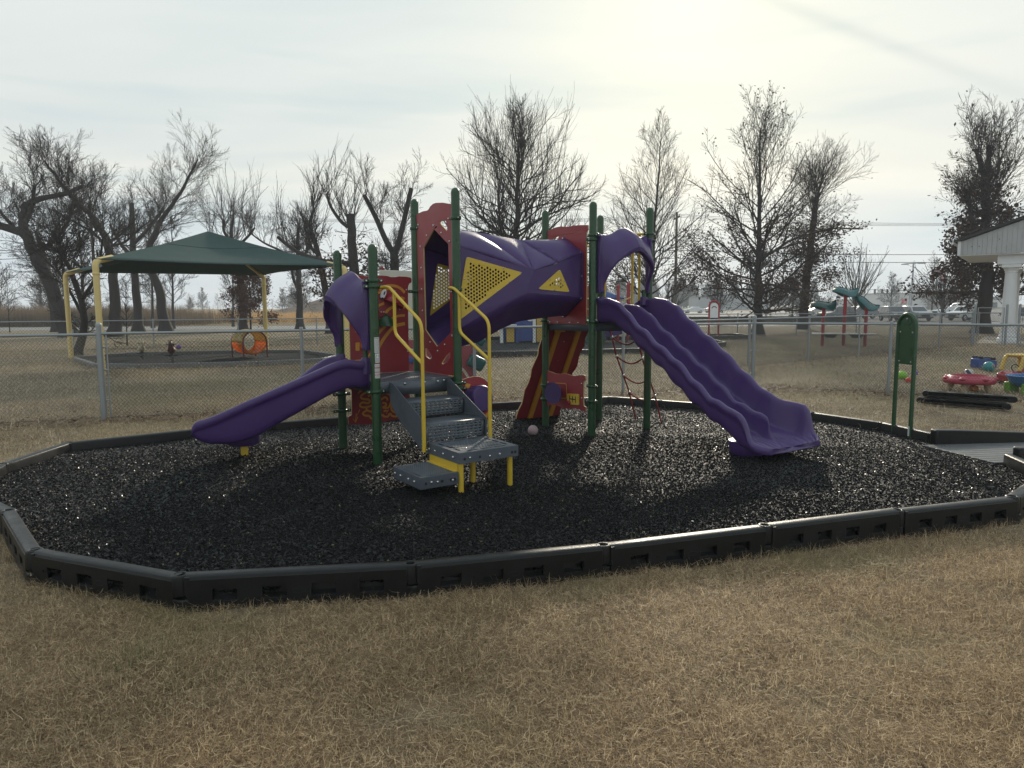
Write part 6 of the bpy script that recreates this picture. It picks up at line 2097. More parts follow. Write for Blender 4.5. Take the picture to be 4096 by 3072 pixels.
class Tree:
    def __init__(s, seed, rmin=0.008, jit=0.16, leafy=None):
        s.r = np.random.default_rng(seed); s.main, s.fine, s.tips = [], [], []
        s.rmin, s.jit = rmin, jit

    def limb(s, p, d, L, r, k, up, jit=None, keep=0.4):
        """one crooked tapering limb; returns points and radii"""
        P, Rr = [np.array(p, float)], [r]
        d = unit(np.array(d, float)); j = s.jit if jit is None else jit
        for i in range(k):
            d = unit(d + s.r.normal(0, j, 3) + np.array([0, 0, up / k]))
            P.append(P[-1] + d * L / k)
            Rr.append(max(s.rmin * 0.7, r * (1 - (1 - keep) * (i + 1) / k)))
        return np.array(P), Rr, d

    def grow(s, p, d, L, r, lvl, spec, up):
        n, ratio, ang, k = spec[lvl]
        P, Rr, dd = s.limb(p, d, L, r, k, up[lvl], s.jit * (1.0, 0.72, 0.55, 0.5)[lvl])
        (s.main if (lvl == 0 and r > 0.035) else s.fine).append((P, Rr))
        if lvl + 1 >= len(spec):
            s.tips.append(P[-1]); s.tips.append(P[len(P) // 2]); return
        n = max(1, int(round(n * s.r.uniform(0.75, 1.25))))
        for c in range(n):
            t = 0.18 + 0.82 * (c + s.r.uniform(0.1, 0.9)) / n
            f = t * k; i = min(k - 1, int(f)); q = P[i] + (P[i + 1] - P[i]) * (f - i)
            td = unit(P[i + 1] - P[i])
            ax = unit(np.cross(td, s.r.normal(0, 1, 3)))
            a = math.radians(ang) * s.r.uniform(0.6, 1.35)
            cd = td * math.cos(a) + np.cross(ax, td) * math.sin(a)
            s.grow(q, cd, L * ratio * (1.15 - 0.65 * t) * s.r.uniform(0.7, 1.25), max(s.rmin, Rr[i] * 0.55), lvl + 1, spec, up)


def plant(name, label, x, y, T, group, leaves=None, leaf_m=None, leaf_size=0.05, zg=GZ, dz=0.0):
    root = thing(name, label, 'tree', (x, y, zg + float(terrain(y)) + dz), 0, group)
    tubes(T.main, lambda r: 10 if r > 0.12 else 7 if r > 0.05 else 5, 'trunk', BARK, root)
    if T.fine:
        tubes(T.fine, lambda r: 5 if r > 0.03 else 3, 'crown', TWIG, root)
    if leaves:
        r = T.r; pts = np.array(T.tips)
        w = leaves[1](pts); w = w / w.sum()
        C = pts[r.choice(len(pts), leaves[0], p=w)] + r.normal(0, leaves[2], (leaves[0], 3))
        s = leaf_size * r.uniform(0.6, 1.35, (leaves[0], 1))
        A = r.normal(0, 1, (leaves[0], 3)); A /= np.linalg.norm(A, axis=1, keepdims=True)
        B = np.cross(A, r.normal(0, 1, (leaves[0], 3))); B /= np.linalg.norm(B, axis=1, keepdims=True)
        N_ = np.cross(A, B)
        V = np.stack([C - A * s, C + B * s * 0.6 + N_ * s * 0.25, C + A * s, C - B * s * 0.6 + N_ * s * 0.2], 1).reshape(-1, 3)
        F = np.arange(len(V)).reshape(-1, 4)
        me = bpy.data.meshes.new('leaves'); me.from_pydata(V.tolist(), [], F.tolist()); me.materials.append(leaf_m or BLEAF)
        o = bpy.data.objects.new('leaves', me); COL.objects.link(o); o.parent = root; o['kind'] = 'stuff'
    return root


def trunk_path(T, pts, r0, r1, flare=1.35):
    P = np.array(smooth_pts(pts, 5)); n = len(P)
    P[2:-1] += T.r.normal(0, r0 * 0.10, (n - 3, 3)) * np.array([1, 1, 0.2])
    t = np.linspace(0, 1, n)
    Rr = r0 + (r1 - r0) * t
    Rr = Rr * (1 + (flare - 1) * np.exp(-t * 26)) + 0.25 * r0 * np.exp(-t * 60)
    T.main.append((P, list(Rr)))
    return P, Rr


def at(P, t):
    f = t * (len(P) - 1); i = min(len(P) - 2, int(f))
    return P[i] + (P[i + 1] - P[i]) * (f - i), unit(P[i + 1] - P[i])


def leader_tree(seed, H, r, n, length, elev, spec, up, start=0.14, lean=(0, 0), jit=0.16, topr=0.03, az0=0, rlimb=0.30, rmin=0.008):
    """central leader with limbs: length(t), elev(t) give their size and rise by height"""
    T = Tree(seed, rmin, jit)
    P, Rr = trunk_path(T, [(0, 0, -0.05), (lean[0] * .2, lean[1] * .2, H * 0.25), (lean[0] * .55, lean[1] * .55, H * 0.55), (lean[0], lean[1], H)], r, topr)
    for i in range(n):
        t = start + (1 - start) * ((i + T.r.uniform(0, 1)) / n) ** 0.92
        t = min(0.995, t)
        q, _ = at(P, t)
        az = az0 + i * 2.39996 + T.r.normal(0, 0.25); e = elev(t) + T.r.normal(0, 0.10)
        d = np.array([math.cos(az) * math.cos(e), math.sin(az) * math.cos(e), math.sin(e)])
        rt = float(np.interp(t, np.linspace(0, 1, len(Rr)), Rr))
        L = length(t) * T.r.uniform(0.78, 1.15)
        T.grow(q, d, L, max(0.016, min(rt * rlimb * (0.7 + 0.6 * T.r.random()), L * 0.03)), 0, spec, up)
    return T


def stub_tree(seed, trunk, r0, r1, stubs, sprouts, L, spec, up, low=0, lowL=2.0, jit=0.14, rmin=0.008):
    """topped trunk: cut stubs with dense upright shoots"""
    T = Tree(seed, rmin, jit)
    P, Rr = trunk_path(T, trunk, r0, r1)
    ends = [(P[-1], unit(P[-1] - P[-2]), r1)]
    # flat cut
    for (t, pts, ra, rb) in stubs:
        q, _ = at(P, t)
        Q = np.array(smooth_pts([tuple(q)] + [tuple(q + np.array(v)) for v in pts], 4))
        T.main.append((Q, list(np.linspace(ra, rb, len(Q)))))
        ends.append((Q[-1], unit(Q[-1] - Q[-2]), rb))
        for k in range(int(sprouts * 0.9)):
            tt = T.r.uniform(0.35, 1.0); qq, dd = at(Q, tt)
            az = T.r.uniform(0, 6.28); e = T.r.uniform(0.75, 1.45)
            T.grow(qq, (math.cos(az) * math.cos(e), math.sin(az) * math.cos(e), math.sin(e)), L * T.r.uniform(0.45, 1.1), T.r.uniform(0.014, 0.03), 0, spec, up)
    for (p, d, rb) in ends:
        T.main.append((np.array([p - d * 0.01, p + d * 0.02, p + d * 0.03]), [rb * 1.05, rb * 0.9, 0.002]))
    for k in range(sprouts):
        qq, dd = at(P, T.r.uniform(0.72, 1.0)); az = T.r.uniform(0, 6.28); e = T.r.uniform(0.7, 1.45)
        T.grow(qq, (math.cos(az) * math.cos(e), math.sin(az) * math.cos(e), math.sin(e)), L * T.r.uniform(0.4, 1.05), T.r.uniform(0.014, 0.032), 0, spec, up)
    for k in range(low):
        qq, dd = at(P, T.r.uniform(0.2, 0.85)); az = T.r.uniform(0, 6.28); e = T.r.uniform(-0.2, 0.8)
        T.grow(qq, (math.cos(az) * math.cos(e), math.sin(az) * math.cos(e), math.sin(e)), lowL * T.r.uniform(0.5, 1.1), T.r.uniform(0.015, 0.03), 0, spec, [u * 0.5 for u in up])
    return T


GT = 'bare winter trees beyond the play area'
SP4 = [(10, 0.48, 36, 7), (8, 0.50, 36, 4), (5, 0.55, 34, 2)]
SP3 = [(9, 0.46, 36, 6), (6, 0.52, 36, 3), (3, 0.55, 34, 2)]
SPU = [(9, 0.36, 24, 6), (4, 0.55, 28, 3)]

# the large spreading oak behind the tunnel
T = leader_tree(101, 10.6, 0.40, 92, lambda t: np.interp(t, [0.1, 0.25, 0.45, 0.62, 0.75, 0.88, 1], [4.0, 5.0, 5.3, 5.2, 4.7, 3.8, 2.4]), lambda t: np.interp(t, [0.1, 0.3, 0.5, 0.62, 0.75, 0.88, 1], [-0.08, 0.08, 0.20, 0.40, 0.70, 1.0, 1.35]),
                [(11, 0.40, 42, 8), (6, 0.54, 38, 4), (4, 0.58, 34, 2)], [0.14, 0.55, 0.25, 0.2], 0.17, (0.3, 0.4), 0.15, 0.04, rlimb=0.34, rmin=0.0075)
for i in range(60):     # upright shoots along the upper limbs
    o_ = T.r.normal(0, 1.55, 2); o_ = np.clip(o_, -3.2, 3.2)
    zz = T.r.uniform(6.0, 8.0); topz = 13.5 - 0.42 * o_[0] ** 2 - 0.15 * o_[1] ** 2
    T.grow(np.array([0.25 + o_[0], 0.3 + o_[1], zz]), (o_[0] * 0.06, o_[1] * 0.06, 1), max(1.2, (topz - zz) * T.r.uniform(0.75, 1.0)), 0.02, 0, SPU, [0.25, 0.4, 0.2])
plant('oak_tree', 'largest bare tree, thick trunk and wide level limbs rising behind the purple tunnel', 0.15, 40.5, T, GT)
nb = MB(); nb.sphere((0, 0, 0), 0.22, 9, sq=(1, 1, 1.3))
nb.v = [tuple(np.array(p) * random.uniform(0.75, 1.25)) for p in nb.v]
tag(nb.build('squirrel_nest', TWIG, loc=(0.62, 40.4, 10.35)), 'dark clump of a nest high in the largest bare tree', 'nest')

T = leader_tree(111, 13.0, 0.24, 58, lambda t: np.interp(t, [0.1, 0.3, 0.5, 0.8, 1], [5.2, 5.2, 4.6, 3.0, 1.6]), lambda t: np.interp(t, [0.1, 0.2, 0.5, 1], [0.1, 0.55, 0.78, 1.15]),
                [(9, 0.46, 34, 7), (6, 0.54, 36, 3), (3, 0.6, 34, 2)], [0.35, 0.3, 0.15, 0.1], 0.14, (0.9, 0.3), 0.10, 0.02)
plant('ash_tree', 'tall slender pale-twigged tree rising behind the hood of the double slide', 9.1, 48.5, T, GT, (2600, lambda p: np.exp(-((p[:, 2] - 2.5) / 1.6) ** 2) + 1e-4, 0.12), BLEAF, 0.066)

T = leader_tree(121, 10.9, 0.26, 62, lambda t: np.interp(t, [0.08, 0.25, 0.45, 0.62, 0.8, 1], [4.4, 4.7, 4.6, 4.5, 3.9, 2.0]), lambda t: np.interp(t, [0.08, 0.22, 0.4, 0.6, 1], [-0.28, 0.05, 0.42, 0.74, 1.25]),
                [(9, 0.42, 36, 8), (6, 0.50, 38, 3), (3, 0.6, 34, 2)], [0.30, 0.5, 0.2, 0.2], 0.13, (-0.15, 0.2), 0.11, 0.03, 1.3, 0.32)
q, _ = at(T.main[0][0], 0.46); T.grow(q, (0.83, 0.05, 0.60), 6.2, 0.085, 0, [(14, 0.26, 40, 9), (6, 0.5, 40, 3), (2, 0.5, 40, 2)], [-0.05, 0.5, 0.2])
plant('pin_oak', 'tall pin oak right of the double slide with brown leaves on its drooping lower half', 13.4, 39.0, T, GT, (8000, lambda p: np.exp(-((p[:, 2] - 3.4) / 2.3) ** 2) + 0.03, 0.12), BLEAF, 0.062)

T = stub_tree(131, [(0, 0, 0), (0.1, 0, 3), (0.35, 0.1, 6), (0.55, 0.1, 8.3)], 0.29, 0.15, [(0.88, [(0.12, 0, 0.5), (0.2, 0, 1.0)], 0.11, 0.09)], 20, 3.6, SP3, [0.45, 0.3, 0.2], 46, 2.6)
plant('pin_oak', 'topped pin oak with stub trunk just left of the leaf-shaded table, brown leaves low down', 18.7, 46.0, T, GT, (4600, lambda p: np.exp(-((p[:, 2] - 3.6) / 2.4) ** 2) + 0.003, 0.16), BLEAF, 0.068)

T = stub_tree(141, [(0, 0, 0), (0.1, 0, 2.5), (-0.05, 0.1, 5.0), (-0.25, 0.1, 8.0)], 0.40, 0.19, [(0.99, [(-0.25, 0, 0.7), (-0.62, 0, 1.7)], 0.15, 0.10), (0.99, [(0.10, 0, 0.8), (0.02, 0, 1.9)], 0.16, 0.11), (0.86, [(0.45, 0, 0.45), (0.62, 0, 1.15)], 0.12, 0.09), (0.46, [(-0.5, 0, 0.8), (-0.8, 0, 1.9), (-1.05, 0, 2.8), (-1.15, 0, 3.4)], 0.18, 0.10), (0.80, [(-0.5, 0, 0.15), (-0.95, 0, 0.35)], 0.09, 0.07)],
              17, 3.0, SP3, [0.5, 0.35, 0.2], 44, 2.7)
q, _ = at(T.main[0][0], 0.92); T.grow(q, (0.75, 0.05, 0.75), 4.6, 0.075, 0, [(12, 0.32, 36, 8), (6, 0.5, 38, 3), (2, 0.5, 38, 2)], [0.5, 0.4, 0.2])
q, _ = at(T.main[0][0], 0.30); T.grow(q, (-0.95, 0.0, 0.12), 3.6, 0.085, 0, [(12, 0.42, 44, 7), (6, 0.5, 44, 3), (2, 0.5, 40, 2)], [0.35, 0.4, 0.2])
plant('oak_tree', 'heavy topped oak with cut stubs and brown leaves beside the porch gable', 25.2, 38.4, T, GT, (8500, lambda p: np.exp(-((p[:, 2] - 4.0) / 2.0) ** 2) * np.where(p[:, 0] < 0.6, 1.3, 0.7) + 0.006, 0.15), BLEAF, 0.095)

# left of the play set
T = stub_tree(151, [(0, 0, 0), (-0.6, 0, 2.2), (-1.6, 0, 4.6), (-2.05, 0, 6.2), (-1.8, 0, 7.3)], 0.42, 0.18, [(0.66, [(-1.5, -0.1, 0.45), (-3.2, 0, 0.50), (-5.0, 0, 0.9)], 0.24, 0.12), (0.98, [(0.9, 0, 0.35), (2.2, 0, 0.6), (3.2, 0, 1.0)], 0.17, 0.10), (0.72, [(0.5, 0, 1.0), (0.7, 0.1, 2.2)], 0.14, 0.08), (0.5, [(1.0, 0.3, 0.8), (1.9, 0.3, 2.0), (2.2, 0.3, 3.0)], 0.14, 0.07), (0.58, [(-1.0, 0.3, 0.9), (-2.0, 0.2, 2.2)], 0.13, 0.07)],
              15, 2.5, [(9, 0.45, 40, 6), (6, 0.52, 40, 3), (4, 0.55, 36, 2)], [0.45, 0.35, 0.2], 40, 2.2, 0.2)
plant('oak_tree', 'crooked leaning oak at far left with one long limb reaching out of the picture', -24.7, 40.0, T, GT)
T = stub_tree(152, [(0, 0, 0), (-0.15, 0, 2.5), (-0.4, 0, 5.0), (-0.9, 0, 7.0)], 0.30, 0.12, [(0.8, [(0.7, 0.2, 0.9), (1.2, 0.2, 2.0)], 0.12, 0.07)], 12, 2.4, SP3, [0.4, 0.3, 0.2], 40, 2.2, 0.2)
plant('oak_tree', 'straight dark trunk standing directly behind the crooked leaning oak', -33.0, 52.0, T, GT)
T = Tree(161, 0.008, 0.15)
P, Rr = trunk_path(T, [(0, 0, 0), (0.12, 0, 2.0), (0.1, 0, 4.6), (-0.5, 0, 6.6), (-2.0, 0, 8.5), (-3.2, 0, 10.4)], 0.34, 0.05)
for i in range(40):
    t = 0.42 + 0.58 * i / 40; q, td = at(P, t); az = i * 2.4 + T.r.normal(0, .3); e = T.r.uniform(0.5, 1.25)
    T.grow(q, unit(np.array([math.cos(az) * math.cos(e) - 0.12, math.sin(az) * math.cos(e), math.sin(e)])), T.r.uniform(2.4, 4.6) * (1.15 - 0.5 * t), 0.045 * (1.25 - t), 0, SP4, [0.35, 0.3, 0.2, 0.2])
for sgn, L_ in ((1, 3.0), (-1, 3.2), (1, 2.4)):
    q, _ = at(P, 0.42 + 0.1 * T.r.random()); T.grow(q, (sgn * 0.9, 0.1, 0.45), L_, 0.09, 0, SP4, [0.3, 0.4, 0.2, 0.2])
root = plant('hackberry_tree', 'broad crowned bare tree leaning left just behind the left canopy poles', -22.4, 40.4, T, GT); root.scale = (1.0, 1.0, 0.93)
T = stub_tree(171, [(0, 0, 0), (0.05, 0, 3), (0.0, 0, 6), (0.1, 0, 9.3)], 0.34, 0.16, [(0.6, [(-0.9, 0.1, 0.9), (-1.6, 0, 2.4)], 0.16, 0.09), (0.7, [(1.2, 0.1, 1.2), (2.4, 0, 2.6)], 0.15, 0.10)], 12, 2.6, SP3, [0.45, 0.3, 0.2], 36, 2.6, 0.2)
plant('oak_tree', 'thick topped trunk beside the broad crowned tree, its head cut bare', -27.6, 53.0, T, GT)
T = Tree(181, 0.008, 0.13)
P, Rr = trunk_path(T, [(0, 0, 0), (-0.3, 0, 3.0), (-0.9, 0, 5.6), (-0.1, 0, 8.0), (1.6, 0, 10.4), (2.9, 0, 12.8)], 0.36, 0.05)
for i in range(44):
    t = 0.45 + 0.55 * i / 44; q, td = at(P, t); az = i * 2.4 + T.r.normal(0, .3); e = T.r.uniform(0.35, 1.2)
    T.grow(q, unit(np.array([math.cos(az) * math.cos(e) + 0.3, math.sin(az) * math.cos(e), math.sin(e)])), T.r.uniform(2.6, 5.2) * (1.15 - 0.5 * t), 0.05 * (1.25 - t), 0, SP4, [0.25, 0.3, 0.2, 0.2])
root = plant('hackberry_tree', 'bare tree whose fan of branches sweeps right above the canopy peak', -24.6, 51.0, T, GT); root.scale = (1.0, 1.0, 0.93)
T = stub_tree(182, [(0, 0, 0), (0.3, 0.1, 1.2), (0.1, 0, 2.6), (-0.5, 0, 4.2)], 0.15, 0.05, [(0.5, [(0.6, 0, 0.9), (0.9, 0, 2.2)], 0.07, 0.03), (0.35, [(-0.4, 0, 0.9), (-0.9, 0, 1.9)], 0.06, 0.03)], 12, 2.0, SP3, [0.4, 0.3, 0.2], 22, 1.2, 0.2)
plant('young_tree', 'small dark trunk close behind the rear left canopy pole', -14.75, 24.2, T, GT)

T = stub_tree(201, [(0, 0, 0), (0.05, 0, 3), (-0.2, 0, 5.6), (-0.6, 0, 6.6)], 0.30, 0.16, [(0.9, [(-1.0, 0, 0.35), (-1.8, 0, 0.9)], 0.16, 0.09), (0.97, [(0.05, 0, 0.8), (0.25, 0, 1.7)], 0.14, 0.09), (0.95, [(-0.5, 0, 0.9), (-0.45, 0, 1.6)], 0.12, 0.08), (0.78, [(1.0, 0, 0.9), (1.5, 0, 1.5)], 0.12, 0.07)], 16, 4.3, SPU, [0.5, 0.4, 0.2], 10, 1.5)
plant('oak_tree', 'topped tree with a brush of upright shoots above the middle of the canopy', -20.0, 53.4, T, GT)
T = leader_tree(202, 5.2, 0.07, 34, lambda t: np.interp(t, [0.1, 0.4, 1], [1.8, 1.9, 0.6]), lambda t: 0.15 + 0.7 * t, [(7, 0.45, 45, 5), (5, 0.5, 40, 3), (1, 0.5, 40, 2)], [0.3, 0.2, 0.2], 0.14, (0.1, 0), 0.16, 0.015)
plant('young_oak', 'young oak full of russet leaves beside the rear right canopy pole', -18.2, 50.0, T, GT, (7500, lambda p: np.ones(len(p)), 0.12), RLEAF, 0.075)
T = stub_tree(211, [(0, 0, 0), (0.05, 0, 3), (0.0, 0, 5.5), (0.15, 0, 8.0)], 0.30, 0.09, [(0.35, [(-0.45, 0, 1.0), (-0.5, 0, 2.4)], 0.13, 0.08), (0.62, [(-1.2, 0, 1.0), (-2.6, 0, 1.7), (-3.8, 0, 2.6)], 0.12, 0.05), (0.68, [(0.7, 0, 0.5), (1.0, 0, 1.2)], 0.12, 0.09)], 17, 2.7, [(9, 0.45, 40, 6), (6, 0.52, 40, 3), (4, 0.55, 36, 2)], [0.4, 0.35, 0.2], 44, 1.8, 0.2)
plant('oak_tree', 'twin-stemmed bare tree left of the two near green posts', -16.7, 56.6, T, GT)
T = stub_tree(221, [(0, 0, 0), (-0.25, 0, 2.5), (-0.7, 0, 5.0), (-1.15, 0, 6.6)], 0.26, 0.10, [(0.62, [(-0.5, 0, 0.5), (-0.6, 0, 0.75)], 0.11, 0.09), (0.98, [(0.3, 0, 0.8), (0.25, 0, 1.6)], 0.09, 0.05)], 18, 3.0, SPU, [0.5, 0.4, 0.2], 34, 1.7, 0.2)
plant('oak_tree', 'slanting trunk close left of the purple hood on the low slide', -10.9, 43.3, T, GT, (900, lambda p: np.exp(-((p[:, 2] - 2.6) / 1.5) ** 2) + 1e-4, 0.15), BLEAF, 0.08)
T = stub_tree(231, [(0, 0, 0), (0.05, 0, 3), (0.0, 0, 5), (-0.08, 0, 6.95)], 0.33, 0.235, [(0.50, [(-1.0, 0, 0.1), (-2.0, 0, 0.25), (-3.3, 0, 0.75), (-4.4, 0, 1.6)], 0.20, 0.09), (0.86, [(-0.6, 0, 0.4), (-1.2, 0, 1.3), (-1.4, 0, 2.0)], 0.13, 0.06)], 22, 3.4, SPU, [0.55, 0.4, 0.2], 30, 2.0)
plant('oak_tree', 'stout trunk cut flat at the top behind the low deck, shoots beside it', -9.3, 42.5, T, GT, (1500, lambda p: np.exp(-((p[:, 2] - 3.5) / 1.6) ** 2) + 1e-4, 0.2), BLEAF, 0.085)
T = stub_tree(241, [(0, 0, 0), (0.05, 0, 2.5), (0.02, 0, 4.9)], 0.33, 0.26, [(0.98, [(-0.5, 0, 0.9), (-1.05, 0, 2.2), (-1.75, 0, 3.6)], 0.20, 0.13), (0.98, [(0.35, 0, 0.9), (0.75, 0, 2.4), (1.15, 0, 4.0)], 0.19, 0.14)], 17, 2.6, SP3, [0.35, 0.3, 0.2], 40, 2.2, 0.18)
plant('oak_tree', 'forked tree with two cut arms in a wide V behind the tall left post', -7.3, 45.0, T, GT)
for i, (x, y, h, s) in enumerate(((-52, 70, 12.5, 0.16), (-49.5, 68, 12, 0.14), (-44.0, 71, 13.5, 0.17), (-41.0, 69, 12.5, 0.19), (-36.5, 73, 11.5, 0.16), (-33, 70, 10.5, 0.15), (-29.5, 76, 10, 0.13), (-57, 75, 12, 0.16))):
    T = leader_tree(300 + i, h, s, 34, lambda t, h=h: h * np.interp(t, [0.2, 0.5, 1], [0.20, 0.22, 0.1]), lambda t: 0.5 + 0.6 * t, SP3, [0.4, 0.3, 0.2], 0.30, (random.uniform(-.6, .6), 0), 0.15, 0.03, rmin=0.013)
    plant('woodland_tree', ('slim woodland tree at the very edge of the picture, left', 'second slim trunk from the left edge beyond the road', 'third slim woodland trunk from the left beyond the road', 'slim trunk beyond the road just left of the leaning oak', 'slim tree beyond the road right behind the leaning oak', 'slim tree beyond the road between the two left canopy poles', 'thin small tree beyond the road right of the front canopy pole', 'slim woodland tree hidden deepest at the far left')[i], x, y, T, 'slim trees beyond the road at left')
# saplings
for (x, y, h, lab) in ((-36.9, 52.7, 4.6, 'thin sapling near the left picture edge before the road'), (-16.4, 30.5, 2.7, 'little bare sapling standing under the front edge of the canopy')):
    T = leader_tree(int(h * 100), h, 0.035, 22, lambda t, h=h: h * 0.22 * (1.1 - 0.5 * t), lambda t: 0.5 + 0.5 * t, [(5, 0.5, 40, 4), (1, 0.5, 40, 2)], [0.3, 0.2], 0.35, (0.1, 0), 0.18, 0.008)
    plant('sapling', lab, x, y, T, 'young saplings on the lawn')
# far trees out in the field and on the town side
far = [(-62.5, 178, 9.0, 'rounded bare tree out in the golden field, beside a lower one', 1), (-56, 176, 6.0, 'lower bare tree close right of the rounded field tree', 1), (-88, 205, 7.0, 'lone multi-stemmed tree standing in the golden field', 2), (-96, 215, 4.5, 'small faint tree left of the lone field tree', 1), (-38, 130, 8.5, 'hazy bare tree right behind the russet young oak', 1),
       (40.6, 85, 9.2, 'vase-shaped bare tree behind the middle leaf shade', 3), (42.5, 71, 6.6, 'vase-shaped bare tree before the taupe shop', 3), (58, 110, 6.2, 'small rounded tree in front of the white building', 1), (69, 118, 9.0, 'rounded bare tree right behind the street light', 1), (21.5, 75, 5.4, 'small bare tree seen low between slide and pin oak', 3), (15.5, 70, 5.0, 'small spreading tree just right of the slide top', 3), (66, 96, 8.5, 'bare tree showing to the right of the white column', 3), (30.5, 78, 5.0, 'low bare tree between the two pin oaks', 1), (96, 160, 10, 'far rounded tree above the traffic signals', 1)]
for i, (x, y, h, lab, kd) in enumerate(far):
    if kd == 3:
        T = Tree(400 + i, 0.016, 0.09)
        P, Rr = trunk_path(T, [(0, 0, 0), (0, 0, h * .14), (0.03, 0, h * .28)], h * 0.018, h * 0.014)
        for k in range(26):
            az = k * 2.4; e = T.r.uniform(0.75, 1.5); q, _ = at(P, T.r.uniform(0.5, 1))
            T.grow(q, (math.cos(az) * math.cos(e), math.sin(az) * math.cos(e), math.sin(e)), h * T.r.uniform(0.5, 0.78), h * 0.006, 0, [(9, 0.36, 22, 6), (4, 0.5, 30, 3)], [0.05, 0.1])
    else:
        T = leader_tree(400 + i, h, h * 0.018, 34, lambda t, h=h: h * np.interp(t, [0.15, 0.45, 1], [0.30, 0.36, 0.14]), lambda t: 0.35 + 0.7 * t, [(8, 0.46, 42, 5), (5, 0.5, 42, 3), (2, 0.5, 40, 2)], [0.25, 0.2, 0.1], 0.2, (0, 0), 0.16, h * 0.004, rmin=0.016 if y < 120 else 0.024)
    plant('distant_tree', lab, x, y, T, 'distant bare trees')
# ------------------------------------------------------------------ green sign by the pit edge
sg = thing('sign_frame', 'green arched sign frame seen from behind at the right edge of the pit', 'sign', (4.62, 8.37, 0), math.atan2(-0.278, 0.05))
hw = 0.141
mb = MB()
mb.tube([(-hw, 0, -0.06)] + [(-hw * math.cos(t), 0, 1.285 + 0.145 * math.sin(t)) for t in np.linspace(0, math.pi, 17)] + [(hw, 0, -0.06)], 0.0245, 14)
mb.build('frame', GREEN, sg)
mb = MB()
ol = [(-hw + 0.018, 0.845)] + [(-(hw - 0.018) * math.cos(t), 1.285 + (0.145 - 0.018) * math.sin(t)) for t in np.linspace(0, math.pi, 15)] + [(hw - 0.018, 0.845)]
mb.prism(ol, [], 0.008, lambda u, v, w: V3((u, w, v)))
pn = mb.build('panel', GREEN, sg, bevel=0.002)
for (u, v) in ((-0.095, 0.875), (0.095, 0.875), (-0.10, 1.22), (0.10, 1.22), (0, 1.375)):
    mb = MB(); mb.lathe([(0.012, 0), (0.011, 0.006), (0, 0.009)], 10, (u, -0.005, v), Matrix.Rotation(R(90), 3, 'X')); mb.lathe([(0.012, 0), (0.011, 0.006), (0, 0.009)], 10, (u, 0.005, v), Matrix.Rotation(R(-90), 3, 'X')); mb.build('bolt', STEEL, pn)
mb = MB(); mb.box((hw, -0.025, 0.075), (0.022, 0.003, 0.11)); lb = mb.build('leg_label', WHITE, sg)
mb = MB()
for i in range(6): mb.box((hw, -0.0272, 0.035 + i * 0.016), (0.014, 0.001, 0.004))
mb.build('print', DARK, lb)['kind'] = 'stuff'

# ------------------------------------------------------------------ black ramp into the pit
RAMP = mat('ramp_plastic_sun_sheen', (0.11, 0.11, 0.11), 0.42, 0.12, 5, 0.15, 100, dust=0.35, dustcol=(0.24, 0.235, 0.22))  # black plastic painted paler: the sun's grazing sheen is put into the colour
az = math.atan2(0.22, 0.97)
rm = thing('access_ramp', 'black plastic half ramp leading through the gap at the right of the border', 'ramp', (4.84, 7.34, 0), az)
mb = MB()
n = 10
for i in range(n):                          # ribbed running surface, boards side by side
    y0 = -0.46 + 0.92 * i / n
    mb.add([(-0.25, y0 + 0.004, -0.03), (1.35, y0 + 0.004, -0.055), (1.35, y0 + 0.088, -0.055), (-0.25, y0 + 0.088, -0.03), (-0.25, y0 + 0.004, 0.012), (1.35, y0 + 0.004, -0.03), (1.35, y0 + 0.088, -0.03), (-0.25, y0 + 0.088, 0.012)],
           [(4, 5, 6, 7), (0, 1, 5, 4), (2, 3, 7, 6), (1, 2, 6, 5), (3, 0, 4, 7)])
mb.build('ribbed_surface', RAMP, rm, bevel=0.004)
for y in (-0.51, 0.51):
    mb = MB(); mb.prism([(-0.06, -0.08), (1.35, -0.09), (1.35, 0.06), (1.1, 0.09), (0.25, 0.15), (-0.06, 0.165)], [], 0.10, lambda u, v, w, y=y: V3((u, y + w, v))); mb.build('side_wall', BLACKP, rm, bevel=0.025, seg=3)

# ------------------------------------------------------------------ two spare timbers lying by the fence
for i, (x, y, z, a, lab) in enumerate(((6.63, 11.60, GZ, -0.69, 'spare black border timber lying flat on the grass, the lower of two'), (6.76, 11.66, GZ + 0.10, -0.66, 'spare black border timber stacked on top of another, pockets facing up'))):
    t = thing('spare_timber', lab, 'border timber', (x, y, z + 0.118), 0, 'spare border timbers')
    t.rotation_euler = (R(-90), 0, a)
    if i == 0: st0 = timber_parts(t)
    else: dup(st0, parent=t)

# ------------------------------------------------------------------ toys behind the right fence
PINKP = mat('pink_red_plastic', (0.42, 0.035, 0.07), 0.35, 0.08, 4, dust=0.15)
LBLUE = mat('bright_blue_plastic', (0.025, 0.16, 0.42), 0.35, 0.08, 4, dust=0.1)
LGREEN = mat('lime_green_plastic', (0.16, 0.38, 0.035), 0.4, 0.08, 4, dust=0.1)
TAN = mat('tan_plastic', (0.45, 0.33, 0.2), 0.5, 0.1, 4)
wt_ = thing('water_table', 'low round pink-red water table behind the fence by the spare timbers', 'water table', (8.52, 13.25, GZ), 0.3)
mb = MB(); mb.lathe([(0.10, 0.16), (0.33, 0.16), (0.41, 0.17), (0.435, 0.20), (0.43, 0.25), (0.40, 0.275), (0.36, 0.285), (0.35, 0.305), (0.31, 0.315), (0.30, 0.30), (0.29, 0.22), (0.0, 0.21)], 32); mb.build('basin', PINKP, wt_, ang=60)
for k in range(7):
    a = 2 * math.pi * k / 7; mb = MB(); mb.sphere((0.385 * math.cos(a), 0.385 * math.sin(a), 0.265), 0.07, 12, sq=(1, 1, 0.5)); mb.build('scallop', PINKP, wt_)
